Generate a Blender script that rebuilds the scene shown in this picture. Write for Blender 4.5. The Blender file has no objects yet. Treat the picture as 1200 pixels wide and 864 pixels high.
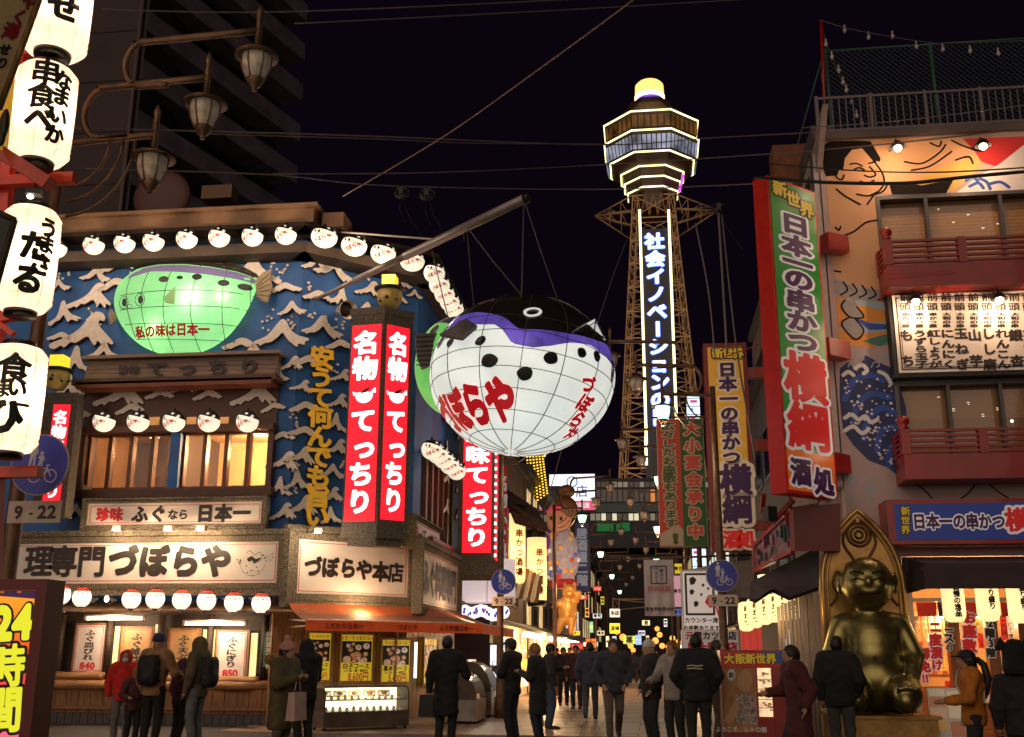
import bpy, math, random
import numpy as np
from mathutils import Vector, Matrix
random.seed(7); rng = np.random.default_rng(7)
S = bpy.context.scene
COL = S.collection
# ------------------------------------------------------------------ camera
CAMH = 1.45; FPX = 1250.0
PITCH, YAW, ROLL = math.radians(15.05), math.radians(7.3), math.radians(-0.25)
_f = np.array([-math.sin(YAW)*math.cos(PITCH), math.cos(YAW)*math.cos(PITCH), math.sin(PITCH)])
_r = np.array([math.cos(YAW), math.sin(YAW), 0.0]); _u = np.cross(_r, _f)
_c, _s = math.cos(ROLL), math.sin(ROLL)
_r, _u = _r*_c-_u*_s, _u*_c+_r*_s
cam_d = bpy.data.cameras.new("camera"); cam = bpy.data.objects.new("camera", cam_d); COL.objects.link(cam)
cam_d.sensor_width = 36; cam_d.lens = FPX/1200*36; cam_d.clip_end = 3000; cam_d.clip_start = 0.1
cam.matrix_world = Matrix(((_r[0], _u[0], -_f[0], 0), (_r[1], _u[1], -_f[1], 0), (_r[2], _u[2], -_f[2], CAMH), (0, 0, 0, 1)))
S.camera = cam
CAM = np.array([0, 0, CAMH])
S.view_settings.view_transform = 'Standard'; S.view_settings.look = 'None'
S.view_settings.exposure = 0.15; S.view_settings.gamma = 1
# ------------------------------------------------------------------ night sky and the soft glow of the quarter
w = bpy.data.worlds.new("World"); S.world = w; w.use_nodes = True
bg = w.node_tree.nodes['Background']; bg.inputs[0].default_value = (0.55, 0.22, 0.75, 1); bg.inputs[1].default_value = 0.0048
sd = bpy.data.lights.new("city_glow", 'SUN'); so = bpy.data.objects.new("city_glow", sd); COL.objects.link(so)
sd.energy = 0.85; sd.angle = math.radians(60); sd.color = (1, 0.72, 0.56)
so.rotation_euler = (math.radians(74), 0, math.radians(-12))
S.cycles.use_denoising = True
try: S.cycles.denoiser = 'OPENIMAGEDENOISE'
except Exception: pass
S.cycles.max_bounces = 5; S.cycles.diffuse_bounces = 2; S.cycles.glossy_bounces = 3; S.cycles.transmission_bounces = 4
S.cycles.transparent_max_bounces = 8; S.cycles.sample_clamp_indirect = 4; S.cycles.caustics_reflective = False; S.cycles.caustics_refractive = False

# ------------------------------------------------------------------ geometry of the place from measured sight lines
def ray(px, py): return _f+_r*(px-600)/FPX+_u*(432-py)/FPX
def onY(px, py, Y): d = ray(px, py); return CAM+d*(Y/d[1])
def onX(px, py, X): d = ray(px, py); return CAM+d*(X/d[0])
def onZ(px, py, Z=0.): d = ray(px, py); return CAM+d*((Z-CAMH)/d[2])
def V3(*a): return np.array(a, float)
UPV = V3(0, 0, 1)
class Frame:
    """vertical plane: u runs to the viewer's right, v up, d outward"""
    def __init__(s, o, u):
        s.o = np.array(o, float); s.u = np.array(u, float)/np.linalg.norm(u); s.n = np.cross(s.u, UPV)
    def P(s, u, v, d=0.): return s.o+s.u*u+UPV*v+s.n*d
    def px(s, x, y, d=0.):
        r = ray(x, y); o = s.o+s.n*d; t = np.dot(o-CAM, s.n)/np.dot(r, s.n); p = CAM+r*t-s.o
        return float(p@s.u), float(p[2])
    def rect(s, x0, y0, x1, y1, d=0.):
        ym, xm = (y0+y1)/2, (x0+x1)/2
        return s.px(x0, ym, d)[0], s.px(x1, ym, d)[0], s.px(xm, y1, d)[1], s.px(xm, y0, d)[1]
    def mpp(s, x, y, d=0.):
        a, b = s.px(x-5, y, d), s.px(x+5, y, d); return abs(b[0]-a[0])/10

# ------------------------------------------------------------------ materials
MC = {}
def M(name, col, rough=0.6, metal=0.0, emit=0.0, noise=0.0, nscale=6.0, bump=0.0, bscale=30.0, ecol=None, spec=0.5, coat=0.0, trans=0.0, stretch=None, alpha=None):
    if name in MC: return MC[name]
    m = bpy.data.materials.new(name); m.use_nodes = True; nt = m.node_tree; b = nt.nodes['Principled BSDF']
    c = (*col[:3], 1); b.inputs['Base Color'].default_value = c; b.inputs['Roughness'].default_value = rough
    b.inputs['Metallic'].default_value = metal; b.inputs['Specular IOR Level'].default_value = spec
    b.inputs['Coat Weight'].default_value = coat; b.inputs['Transmission Weight'].default_value = trans
    if alpha is not None: b.inputs['Alpha'].default_value = alpha
    tc = nt.nodes.new('ShaderNodeTexCoord'); mp = nt.nodes.new('ShaderNodeMapping'); nt.links.new(tc.outputs['Object'], mp.inputs[0])
    if stretch: mp.inputs['Scale'].default_value = stretch
    if noise > 0:
        n = nt.nodes.new('ShaderNodeTexNoise'); n.inputs['Scale'].default_value = nscale; n.inputs['Detail'].default_value = 6
        nt.links.new(mp.outputs[0], n.inputs['Vector'])
        r = nt.nodes.new('ShaderNodeValToRGB'); r.color_ramp.elements[0].position = 0.3; r.color_ramp.elements[1].position = 0.7
        r.color_ramp.elements[0].color = (*[v*(1-noise) for v in col[:3]], 1); r.color_ramp.elements[1].color = (*[min(1, v*(1+noise*0.6)) for v in col[:3]], 1)
        nt.links.new(n.outputs[0], r.inputs[0]); nt.links.new(r.outputs[0], b.inputs['Base Color'])
        mr = nt.nodes.new('ShaderNodeMapRange'); mr.inputs['To Min'].default_value = max(0.05, rough-0.12); mr.inputs['To Max'].default_value = min(1, rough+0.12)
        nt.links.new(n.outputs[0], mr.inputs['Value']); nt.links.new(mr.outputs[0], b.inputs['Roughness'])
        if emit > 0 and ecol is None: nt.links.new(r.outputs[0], b.inputs['Emission Color'])
    if bump > 0:
        n2 = nt.nodes.new('ShaderNodeTexNoise'); n2.inputs['Scale'].default_value = bscale; n2.inputs['Detail'].default_value = 5
        nt.links.new(mp.outputs[0], n2.inputs['Vector']); bp = nt.nodes.new('ShaderNodeBump'); bp.inputs['Strength'].default_value = bump; bp.inputs['Distance'].default_value = 0.02
        nt.links.new(n2.outputs[0], bp.inputs['Height']); nt.links.new(bp.outputs[0], b.inputs['Normal'])
    if emit > 0:
        b.inputs['Emission Strength'].default_value = emit
        if ecol is not None: b.inputs['Emission Color'].default_value = (*ecol, 1)
        elif noise <= 0: b.inputs['Emission Color'].default_value = c
    MC[name] = m; return m
def paper(name, col, emit, tr=0.8, ribs=0.0):
    """lantern paper: lets the bulb inside shine through"""
    if name in MC: return MC[name]
    m = bpy.data.materials.new(name); m.use_nodes = True; nt = m.node_tree; nt.nodes.clear()
    out = nt.nodes.new('ShaderNodeOutputMaterial'); t = nt.nodes.new('ShaderNodeBsdfTranslucent'); d = nt.nodes.new('ShaderNodeBsdfDiffuse')
    mx = nt.nodes.new('ShaderNodeMixShader'); mx.inputs[0].default_value = tr; e = nt.nodes.new('ShaderNodeEmission'); ad = nt.nodes.new('ShaderNodeAddShader')
    n = nt.nodes.new('ShaderNodeTexNoise'); n.inputs['Scale'].default_value = 9; n.inputs['Detail'].default_value = 7
    tc = nt.nodes.new('ShaderNodeTexCoord'); nt.links.new(tc.outputs['Object'], n.inputs['Vector'])
    r = nt.nodes.new('ShaderNodeValToRGB'); r.color_ramp.elements[0].color = (*[v*0.86 for v in col], 1); r.color_ramp.elements[1].color = (*col, 1)
    r.color_ramp.elements[0].position = 0.35; r.color_ramp.elements[1].position = 0.65
    nt.links.new(n.outputs[0], r.inputs[0])
    for x in (t, d, e): nt.links.new(r.outputs[0], x.inputs[0])
    e.inputs[1].default_value = emit
    nt.links.new(d.outputs[0], mx.inputs[1]); nt.links.new(t.outputs[0], mx.inputs[2]); nt.links.new(mx.outputs[0], ad.inputs[0]); nt.links.new(e.outputs[0], ad.inputs[1])
    nt.links.new(ad.outputs[0], out.inputs[0]); MC[name] = m; return m

# ------------------------------------------------------------------ mesh builder
class MB:
    def __init__(s): s.v = []; s.f = []; s.m = []; s.n = 0; s.sm = []
    def add(s, vs, fs, mi=0, smooth=False):
        b = s.n; s.v.append(np.asarray(vs, float).reshape(-1, 3)); s.n += len(s.v[-1])
        s.f += [tuple(i+b for i in f) for f in fs]; s.m += [mi]*len(fs); s.sm += [smooth]*len(fs); return s
    def hexa(s, p, mi=0):
        return s.add(p, [(0, 3, 2, 1), (4, 5, 6, 7), (0, 1, 5, 4), (1, 2, 6, 5), (2, 3, 7, 6), (3, 0, 4, 7)], mi)
    def box(s, c, sz, rz=0., mi=0):
        x, y, z = sz[0]/2, sz[1]/2, sz[2]/2; co, si = math.cos(rz), math.sin(rz)
        p = [(a, b, d) for d in (-z, z) for a, b in ((-x, -y), (x, -y), (x, y), (-x, y))]
        return s.hexa([(c[0]+a*co-b*si, c[1]+a*si+b*co, c[2]+d) for a, b, d in p], mi)
    def fbox(s, fr, u0, u1, v0, v1, d0, d1, mi=0):
        u0, u1 = min(u0, u1), max(u0, u1)
        p = [fr.P(u, v, d) for v in (v0, v1) for u, d in ((u0, d1), (u1, d1), (u1, d0), (u0, d0))]
        return s.hexa(p, mi)
    def quad(s, a, b, c, d, mi=0): return s.add([a, b, c, d], [(0, 1, 2, 3)], mi)
    def tube(s, pts, r, n=8, mi=0, smooth=True, cap=True):
        pts = [np.asarray(p, float) for p in pts]; rs = r if hasattr(r, '__len__') else [r]*len(pts); vs = []
        prev = None
        for i, p in enumerate(pts):
            t = pts[min(i+1, len(pts)-1)]-pts[max(i-1, 0)]; L = np.linalg.norm(t); t = t/L if L > 1e-9 else V3(0, 0, 1)
            if prev is None:
                a = V3(0, 0, 1) if abs(t[2]) < 0.9 else V3(1, 0, 0); x = np.cross(a, t)
            else: x = prev-t*np.dot(prev, t)
            x = x/(np.linalg.norm(x)+1e-12); y = np.cross(t, x); prev = x
            for k in range(n):
                an = 2*math.pi*(k+.5)/n; vs.append(p+x*math.cos(an)*rs[i]+y*math.sin(an)*rs[i])
        fs = [(i*n+k, i*n+(k+1) % n, (i+1)*n+(k+1) % n, (i+1)*n+k) for i in range(len(pts)-1) for k in range(n)]
        if cap: fs += [tuple(range(n-1, -1, -1)), tuple(range((len(pts)-1)*n, len(pts)*n))]
        return s.add(vs, fs, mi, smooth)
    def lathe(s, prof, c, n=16, axis=None, mi=0, smooth=True, rot=0., sx=1., sy=1., cap=True):
        vs = [(c[0]+sx*r*math.cos(rot+2*math.pi*k/n), c[1]+sy*r*math.sin(rot+2*math.pi*k/n), c[2]+z) for r, z in prof for k in range(n)]
        fs = [(i*n+k, i*n+(k+1) % n, (i+1)*n+(k+1) % n, (i+1)*n+k) for i in range(len(prof)-1) for k in range(n)]
        if cap:
            if prof[0][0] > 1e-4: fs.append(tuple(range(n-1, -1, -1)))
            if prof[-1][0] > 1e-4: fs.append(tuple(range((len(prof)-1)*n, len(prof)*n)))
        return s.add(vs, fs, mi, smooth)
    def ell(s, c, r, n=14, m=9, mi=0, rz=0.):
        co, si = math.cos(rz), math.sin(rz); vs = []
        for j in range(m+1):
            th = -math.pi/2+math.pi*j/m; 
            for k in range(n):
                a = 2*math.pi*k/n; x, y, z = r[0]*math.cos(th)*math.cos(a), r[1]*math.cos(th)*math.sin(a), r[2]*math.sin(th)
                vs.append((c[0]+x*co-y*si, c[1]+x*si+y*co, c[2]+z))
        fs = [(j*n+k, j*n+(k+1) % n, (j+1)*n+(k+1) % n, (j+1)*n+k) for j in range(m) for k in range(n)]
        return s.add(vs, fs, mi, True)
    def prism(s, poly, fr, d0, d1, mi=0, side=None):
        """polygon in (u,v) of a frame pushed out from d0 to d1"""
        n = len(poly); a = sum(poly[i][0]*poly[(i+1) % n][1]-poly[(i+1) % n][0]*poly[i][1] for i in range(n))
        if a < 0: poly = poly[::-1]
        vs = [fr.P(u, v, d1) for u, v in poly]+[fr.P(u, v, d0) for u, v in poly]
        s.add(vs, [tuple(range(n)), tuple(range(2*n-1, n-1, -1))], mi)
        s.add(vs, [(i, i+n, (i+1) % n+n, (i+1) % n) for i in range(n)], mi if side is None else side); return s
    def each(s, name, mats, parent=None, local=False):
        bs = 0; fi = 0; out = []
        for v in s.v:
            m = MB(); fs = [(f, i, q) for f, i, q in zip(s.f, s.m, s.sm) if bs <= f[0] < bs+len(v)]
            m.v = [v]; m.n = len(v); m.f = [tuple(i-bs for i in f) for f, _, _ in fs]; m.m = [i for _, i, _ in fs]; m.sm = [q for _, _, q in fs]; bs += len(v); out.append(m.build(name, mats, parent, local))
        return out
    def build(s, name, mats, parent=None, local=False, origin=None):
        me = bpy.data.meshes.new(name); v = np.concatenate(s.v) if s.v else np.zeros((0, 3))
        if parent is not None and not local: v = v-np.array(parent.get('_o', (0, 0, 0)))
        if origin is not None: v = v-np.array(origin)
        me.from_pydata(v.tolist(), [], s.f)
        if not isinstance(mats, (list, tuple)): mats = [mats]
        for m in mats: me.materials.append(m)
        me.polygons.foreach_set('material_index', s.m); me.polygons.foreach_set('use_smooth', s.sm); me.update()
        o = bpy.data.objects.new(name, me); COL.objects.link(o)
        if parent is not None: o.parent = parent
        if origin is not None: o.location = origin
        return o
def tag(o, label=None, cat=None, group=None, kind=None):
    if label: o['label'] = label
    if cat: o['category'] = cat
    if group: o['group'] = group
    if kind: o['kind'] = kind
    return o
def thing(name, label, cat, loc=(0, 0, 0), group=None, rz=0.):
    o = bpy.data.objects.new(name, None); COL.objects.link(o); o.location = tuple(float(x) for x in loc); o.rotation_euler[2] = rz
    o.empty_display_size = 0.1; o['_o'] = tuple(float(x) for x in loc); tag(o, label, cat, group); return o
def dup(root, loc, label=None, rz=None, scale=None, group=None):
    r = root.copy(); COL.objects.link(r); r.location = tuple(float(x) for x in loc)
    if rz is not None: r.rotation_euler[2] = rz
    if scale is not None: r.scale = scale if hasattr(scale, '__len__') else (scale,)*3
    if label: r['label'] = label
    if group: r['group'] = group
    for ch in list(root.children):
        c = ch.copy(); COL.objects.link(c); c.parent = r
        for g in list(ch.children):
            d = g.copy(); COL.objects.link(d); d.parent = c
    return r
ORD = ['leftmost', 'second', 'third', 'fourth', 'fifth', 'sixth', 'seventh', 'eighth', 'ninth', 'tenth', 'eleventh', 'twelfth', 'thirteenth', 'fourteenth', 'fifteenth']
def lamp(name, loc, power, col=(1, 0.7, 0.4), r=0.08, kind='POINT', aim=None, spot=70, parent=None):
    l = bpy.data.lights.new(name, kind); l.energy = power; l.color = col; l.shadow_soft_size = r
    o = bpy.data.objects.new(name, l); COL.objects.link(o); o.location = tuple(float(x) for x in loc)
    if kind == 'SPOT':
        l.spot_size = math.radians(spot); l.spot_blend = 0.6
        dv = Vector(tuple(float(x) for x in aim))-o.location; o.rotation_euler = dv.to_track_quat('-Z', 'Y').to_euler()
    return o

# ------------------------------------------------------------------ 2-D shapes: distance field -> clean polygons (lettering, painted marks)
def _seg_dist(P, A, B):
    d = np.full(len(P), 1e9)
    for i in range(0, len(A), 64):
        a, b = A[i:i+64], B[i:i+64]; ab = b-a; L = (ab**2).sum(1)+1e-12
        ap = P[:, None, :]-a[None]; t = np.clip((ap*ab).sum(2)/L, 0, 1)
        d = np.minimum(d, (((ap-t[:, :, None]*ab)**2).sum(2)).min(1))
    return np.sqrt(d)
def _inside(P, A, B):
    c = np.zeros(len(P), int)
    for a, b in zip(A, B):
        if a[1] == b[1]: continue
        m = (P[:, 1] > min(a[1], b[1])) & (P[:, 1] <= max(a[1], b[1]))
        x = a[0]+(P[:, 1]-a[1])/(b[1]-a[1])*(b[0]-a[0]); c += (m & (P[:, 0] < x))
    return c % 2 == 1
def squares(F, x0, y0, h):
    ny, nx = F.shape; I = F < 0; vs = []; fs = []
    full = I[:-1, :-1] & I[1:, :-1] & I[:-1, 1:] & I[1:, 1:]; anyi = I[:-1, :-1] | I[1:, :-1] | I[:-1, 1:] | I[1:, 1:]
    for j in range(ny-1):
        row = full[j]; i = 0
        idx = np.flatnonzero(np.diff(np.concatenate(([0], row.astype(int), [0]))))
        for a, b in zip(idx[::2], idx[1::2]):
            while a < b: e = min(b, a+7); n = len(vs); vs += [(a, j), (e, j), (e, j+1), (a, j+1)]; fs.append((n, n+1, n+2, n+3)); a = e
    for j, i in zip(*np.nonzero(anyi & ~full)):
        c = [(i, j, F[j, i]), (i+1, j, F[j, i+1]), (i+1, j+1, F[j+1, i+1]), (i, j+1, F[j+1, i])]; n = len(vs)
        for k in range(4):
            a, b = c[k], c[(k+1) % 4]
            if a[2] < 0: vs.append((a[0], a[1]))
            if (a[2] < 0) != (b[2] < 0):
                t = a[2]/(a[2]-b[2]); vs.append((a[0]+(b[0]-a[0])*t, a[1]+(b[1]-a[1])*t))
        if len(vs)-n >= 3: fs.append(tuple(range(n, len(vs))))
        else: del vs[n:]
    v = np.array(vs, float).reshape(-1, 2)*h; v[:, 0] += x0; v[:, 1] += y0
    return v, fs
def shape(polys, res=40, grow=0.0, strokes=(), width=0.0):
    """filled polygons (even-odd) and/or stroked paths -> verts, faces; res = cells along the longer side"""
    allp = np.array([p for q in list(polys)+list(strokes) for p in q], float); lo = allp.min(0); hi = allp.max(0)
    h = max(hi-lo)/res; pad = grow+width/2+h*1.5; x0, y0 = lo-pad; nx = int((hi[0]-lo[0]+2*pad)/h)+2; ny = int((hi[1]-lo[1]+2*pad)/h)+2
    X, Y = np.meshgrid(x0+np.arange(nx)*h, y0+np.arange(ny)*h); P = np.stack([X.ravel(), Y.ravel()], 1); D = np.full(len(P), 1e9)
    if polys:
        A = np.concatenate([np.array(q, float) for q in polys]); B = np.concatenate([np.roll(np.array(q, float), -1, 0) for q in polys])
        D = _seg_dist(P, A, B); D = np.where(_inside(P, A, B), -D, D)-grow
    if strokes:
        A = np.concatenate([np.array(q, float)[:-1] for q in strokes]); B = np.concatenate([np.array(q, float)[1:] for q in strokes])
        D = np.minimum(D, _seg_dist(P, A, B)-width/2)
    return squares(D.reshape(ny, nx), x0, y0, h)
_G = {}; _GS = {}; _LT = None
def _glyph_segs(ch):
    if ch in _G: return _G[ch]
    c = bpy.data.curves.new("t", "FONT"); c.body = ch; c.resolution_u = 3
    o = bpy.data.objects.new("t", c); COL.objects.link(o); dg = bpy.context.evaluated_depsgraph_get()
    me = bpy.data.meshes.new_from_object(o.evaluated_get(dg)); v = np.array([x.co[:2] for x in me.vertices]).reshape(-1, 2)
    cnt = {}
    for p in me.polygons:
        for k in p.edge_keys: cnt[k] = cnt.get(k, 0)+1
    e = np.array([k for k, n in cnt.items() if n == 1], int).reshape(-1, 2)
    A, B = (v[e[:, 0]], v[e[:, 1]]) if len(e) else (np.zeros((0, 2)), np.zeros((0, 2)))
    bpy.data.objects.remove(o); bpy.data.curves.remove(c); bpy.data.meshes.remove(me)
    _G[ch] = (A, B); return _G[ch]
def glyph(ch, bold=0.02, res=40):
    k = (ch, bold, res)
    if k in _GS: return _GS[k]
    A, B = _glyph_segs(ch)
    if not len(A): _GS[k] = (np.zeros((0, 2)), [], 0.35); return _GS[k]
    cjk = ord(ch) > 0x2000; pts = np.concatenate([A, B]); lo = pts.min(0)-bold-.03; hi = pts.max(0)+bold+.03; h = 1/res
    nx = int((hi[0]-lo[0])/h)+2; ny = int((hi[1]-lo[1])/h)+2
    if (ch, res) not in _FLD or _FLD[(ch, res)][0] < bold:
        X, Y = np.meshgrid(lo[0]+np.arange(nx)*h, lo[1]+np.arange(ny)*h); P = np.stack([X.ravel(), Y.ravel()], 1)
        D = _seg_dist(P, A, B); D = np.where(_inside(P, A, B), -D, D); _FLD[(ch, res)] = (bold, D.reshape(ny, nx), lo)
    _, D, lo = _FLD[(ch, res)]
    v, f = squares(D-bold, lo[0], lo[1], h)
    if cjk: v = v-np.array([0.5, 0.38]); adv = 1.0
    else: cx = (pts[:, 0].min()+pts[:, 0].max())/2; adv = pts[:, 0].max()-pts[:, 0].min()+0.09; v = v-np.array([cx, 0.36])
    _GS[k] = (v, f, adv); return _GS[k]
_FLD = {}
def layout(s, size, vertical=False, sx=1., sy=1., gap=0., bold=0.02, res=40):
    """list of (verts, faces) centred on 0,0 of the whole line"""
    items = []; gl = [glyph('|' if (ch == 'ー' and vertical and False) else ch, bold, res) for ch in s]
    if vertical:
        step = size*sy*(1+gap); n = len(s)
        for i, (ch, (v, f, a)) in enumerate(zip(s, gl)):
            if ch in 'ー―(（)）…': v = np.stack([v[:, 1], -v[:, 0]], 1)
            if ch in 'っょゃ': v = v+np.array([0.1, 0.08])
            items.append((v*np.array([size*sx, size*sy])+np.array([0, (n-1)*step/2-i*step]), f))
    else:
        W = [a*size*sx*(1+gap) for _, _, a in gl]; x = -sum(W)/2
        for (v, f, a), wd in zip(gl, W):
            items.append((v*np.array([size*sx, size*sy])+np.array([x+wd/2, 0]), f)); x += wd
    return items
def put(mb, items, mapf, mi=0):
    for v, f in items:
        if len(f): mb.add(mapf(v), f, mi)
    return mb
def ftext(mb, fr, s, u, v, size, d=0.01, mi=0, rot=0., shear=0., **kw):
    co, si = math.cos(rot), math.sin(rot)
    def mp(q):
        x = q[:, 0]+shear*q[:, 1]; y = q[:, 1]
        return fr.o+np.outer(u+x*co-y*si, fr.u)+np.outer(v+x*si+y*co, UPV)+fr.n*d
    return put(mb, layout(s, size, **kw), mp, mi)
def fshape(mb, fr, vf, d=0.01, mi=0):
    v, f = vf; mb.add(fr.o+np.outer(v[:, 0], fr.u)+np.outer(v[:, 1], UPV)+fr.n*d, f, mi); return mb
def pxpoly(fr, pts, d=0.): return [fr.px(x, y, d) for x, y in pts]
def smoothpath(pts, n=6, closed=False):
    P = [np.array(p, float) for p in pts]; out = []; N = len(P)
    for i in range(N if closed else N-1):
        a, b = P[i], P[(i+1) % N]; a0 = P[i-1] if (i > 0 or closed) else a; b1 = P[(i+2) % N] if (i+2 < N or closed) else b
        for k in range(n):
            t = k/n; out.append(0.5*((2*a)+(-a0+b)*t+(2*a0-5*a+4*b-b1)*t*t+(-a0+3*a-3*b+b1)*t**3))
    if not closed: out.append(P[-1])
    return out

# ------------------------------------------------------------------ 3-D solids by distance field (figures)
class SDF:
    def __init__(s, lo, hi, h):
        s.lo = np.array(lo, float); s.h = h; n = ((np.array(hi)-s.lo)/h).astype(int)+2
        ax = [s.lo[i]+np.arange(n[i])*h for i in range(3)]; s.X, s.Y, s.Z = np.meshgrid(*ax, indexing='ij'); s.F = np.full(s.X.shape, 9.0)
    def _u(s, d, k):
        if k <= 0: s.F = np.minimum(s.F, d)
        else: hh = np.clip(0.5+0.5*(s.F-d)/k, 0, 1); s.F = s.F*(1-hh)+d*hh-k*hh*(1-hh)
    def cone(s, a, b, ra, rb, k=0.03, sq=1.0):
        a = np.array(a, float); b = np.array(b, float); ab = b-a; L = (ab@ab)+1e-9
        px, py, pz = s.X-a[0], s.Y-a[1], s.Z-a[2]; t = np.clip((px*ab[0]+py*ab[1]+pz*ab[2])/L, 0, 1)
        dx, dy, dz = px-t*ab[0], (py-t*ab[1])*sq, pz-t*ab[2]; s._u(np.sqrt(dx*dx+dy*dy+dz*dz)-(ra+(rb-ra)*t), k); return s
    def ell(s, c, r, k=0.03, rx=0.):
        x, y, z = s.X-c[0], s.Y-c[1], s.Z-c[2]
        if rx: co, si = math.cos(rx), math.sin(rx); y, z = y*co+z*si, -y*si+z*co
        q = np.sqrt((x/r[0])**2+(y/r[1])**2+(z/r[2])**2); s._u((q-1)*min(r), k); return s
    def cutd(s, d): s.F = np.maximum(s.F, -d); return s
    def keep(s, d): s.F = np.maximum(s.F, d); return s
    def wobble(s, amp, f):
        s.F = s.F+amp*(np.sin(s.X*f+1.3+2*np.sin(s.Z*f*.6))*np.sin(s.Z*f*1.4+.7*s.Y*f)*np.cos(s.Y*f*.9+.4)); return s
    def mesh(s):
        F = s.F; nx, ny, nz = F.shape; I = F < 0
        acc = np.zeros((nx-1, ny-1, nz-1, 3)); cnt = np.zeros((nx-1, ny-1, nz-1))
        for ax in range(3):
            sl0 = [slice(None)]*3; sl1 = [slice(None)]*3; sl0[ax] = slice(0, -1); sl1[ax] = slice(1, None)
            a, b = F[tuple(sl0)], F[tuple(sl1)]; x = (a < 0) != (b < 0); t = np.where(x, a/np.where(x, a-b, 1), 0)
            o = [i for i in range(3) if i != ax]
            for p in (0, 1):
                for q in (0, 1):
                    sl = [slice(None)]*3; n = F.shape
                    sl[o[0]] = slice(p, n[o[0]]-1+p); sl[o[1]] = slice(q, n[o[1]]-1+q)
                    xx, tt = x[tuple(sl)], t[tuple(sl)]; cnt += xx; acc[..., ax] += tt*xx; acc[..., o[0]] += p*xx; acc[..., o[1]] += q*xx
        cell = cnt > 0; idx = -np.ones(cell.shape, int); idx[cell] = np.arange(cell.sum())
        g = np.stack(np.nonzero(cell), 1); v = s.lo+(g+acc[cell]/cnt[cell][:, None])*s.h; fs = []
        for ax in range(3):
            sl0 = [slice(1, -1)]*3; sl1 = [slice(1, -1)]*3; sl0[ax] = slice(0, -1); sl1[ax] = slice(1, None)
            a, b = I[tuple(sl0)], I[tuple(sl1)]; o = [(ax+1) % 3, (ax+2) % 3]
            pos = np.stack(np.nonzero(a != b), 1); 
            if not len(pos): continue
            fl = a[tuple(pos.T)]; pos = pos.copy(); 
            for i in range(3):
                if i != ax: pos[:, i] += 1
            e0 = np.zeros(3, int); e0[o[0]] = 1; e1 = np.zeros(3, int); e1[o[1]] = 1
            q = [idx[tuple((pos-e0-e1).T)], idx[tuple((pos-e1).T)], idx[tuple(pos.T)], idx[tuple((pos-e0).T)]]
            Q = np.stack(q, 1); Q[~fl] = Q[~fl][:, ::-1]; fs.append(Q)
        return v, [tuple(r) for r in np.concatenate(fs).tolist()] if fs else []
def smb(sd, mb=None, mi=0, mv=None):
    v, f = sd.mesh(); mb = mb or MB(); mb.add(v if mv is None else mv(v), f, mi, True); return mb
# ------------------------------------------------------------------ common materials
black = M('black_paint', (.012, .011, .012), .5); darkmetal = M('dark_metal', (.03, .026, .024), .45, .6, noise=.3)
darkwood = M('dark_wood', (.05, .026, .014), .65, noise=.5, nscale=5, bump=.3, stretch=(1, 1, 6))
wood = M('kiosk_wood', (.23, .1, .035), .6, noise=.55, nscale=4, bump=.3, stretch=(6, 6, .7))
lightwood = M('log_wood', (.42, .2, .08), .55, noise=.45, nscale=3, bump=.3, stretch=(.6, 5, 5))
bluewall = M('blue_painted_wall', (.028, .13, .4), .6, noise=.45, nscale=1.2, bump=.15, bscale=60)
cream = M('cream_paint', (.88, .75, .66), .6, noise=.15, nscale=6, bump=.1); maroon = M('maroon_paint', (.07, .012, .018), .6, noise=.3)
gravelstone = M('pebble_dash', (.2, .16, .11), .85, noise=.95, nscale=38, bump=1.0, bscale=45)
signwhite = M('sign_white_board', (.8, .71, .64), .45, noise=.06, nscale=3, bump=.03)
ink = M('ink_black', (.022, .014, .012), .5); redink = M('ink_red', (.6, .02, .03), .5)
glass = M('window_glass', (.8, .85, .9), .03, alpha=.1, spec=.8)
steel = M('brushed_steel', (.5, .46, .42), .33, .9, noise=.25, nscale=5, stretch=(1, 1, 8))
redpaint = M('red_lacquer', (.3, .012, .008), .38, noise=.25, nscale=4, bump=.06, coat=.2)
warm_tube = M('fluorescent_tube', (1, .93, .8), emit=9, ecol=(1, .88, .68))
# ------------------------------------------------------------------ ground
g = MB(); g.quad((-160, -60, 0), (160, -60, 0), (160, 420, 0), (-160, 420, 0))
asph = M('asphalt', (.06, .052, .048), .75, noise=.45, nscale=1.5, bump=.5, bscale=80)
tag(g.build('ground', asph), kind='structure')
pv_joint = M('paving_joint', (.07, .055, .045), .85, noise=.3)
tile_m = [M('paving_stone_%d' % i, c, .42, noise=.3, nscale=5, bump=.15, bscale=50) for i, c in enumerate([(.34, .22, .15), (.28, .18, .125), (.39, .26, .18)])]
g = MB(); g.quad((-8.5, 14, .008), (4.2, 14, .008), (4.2, 120, .008), (-8.5, 120, .008)); pave = g.build('street_paving', pv_joint); tag(pave, kind='structure')
TS = .8; tm = []
for m in tile_m:
    b = MB(); b.box((0, 0, 0), (TS-.016, TS/1-.016, .024)); me = b.build('paving_stone', m); tm.append(me.data); bpy.data.objects.remove(me)
far = MB(); near = []
for i in range(16):
    for j in range(54):
        x = -8.3+TS*(i+.5)+(.4 if j % 2 else 0); y = 20.6+TS*(j+.5)
        if x > 4: continue
        if j < 22 and len(near) < 299 and -6.8 < x < 4.2: near.append((x, y))
        else: far.box((x, y, .016), (TS-.016, TS-.016, .024))
for x, y in near:
    o = bpy.data.objects.new('paving_stone', random.choice(tm)); COL.objects.link(o); o.parent = pave; o.location = (x, y, .016+random.uniform(-.002, .002))
fo = far.build('paving_field', tile_m[0], pave); fo['kind'] = 'stuff'
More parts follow.
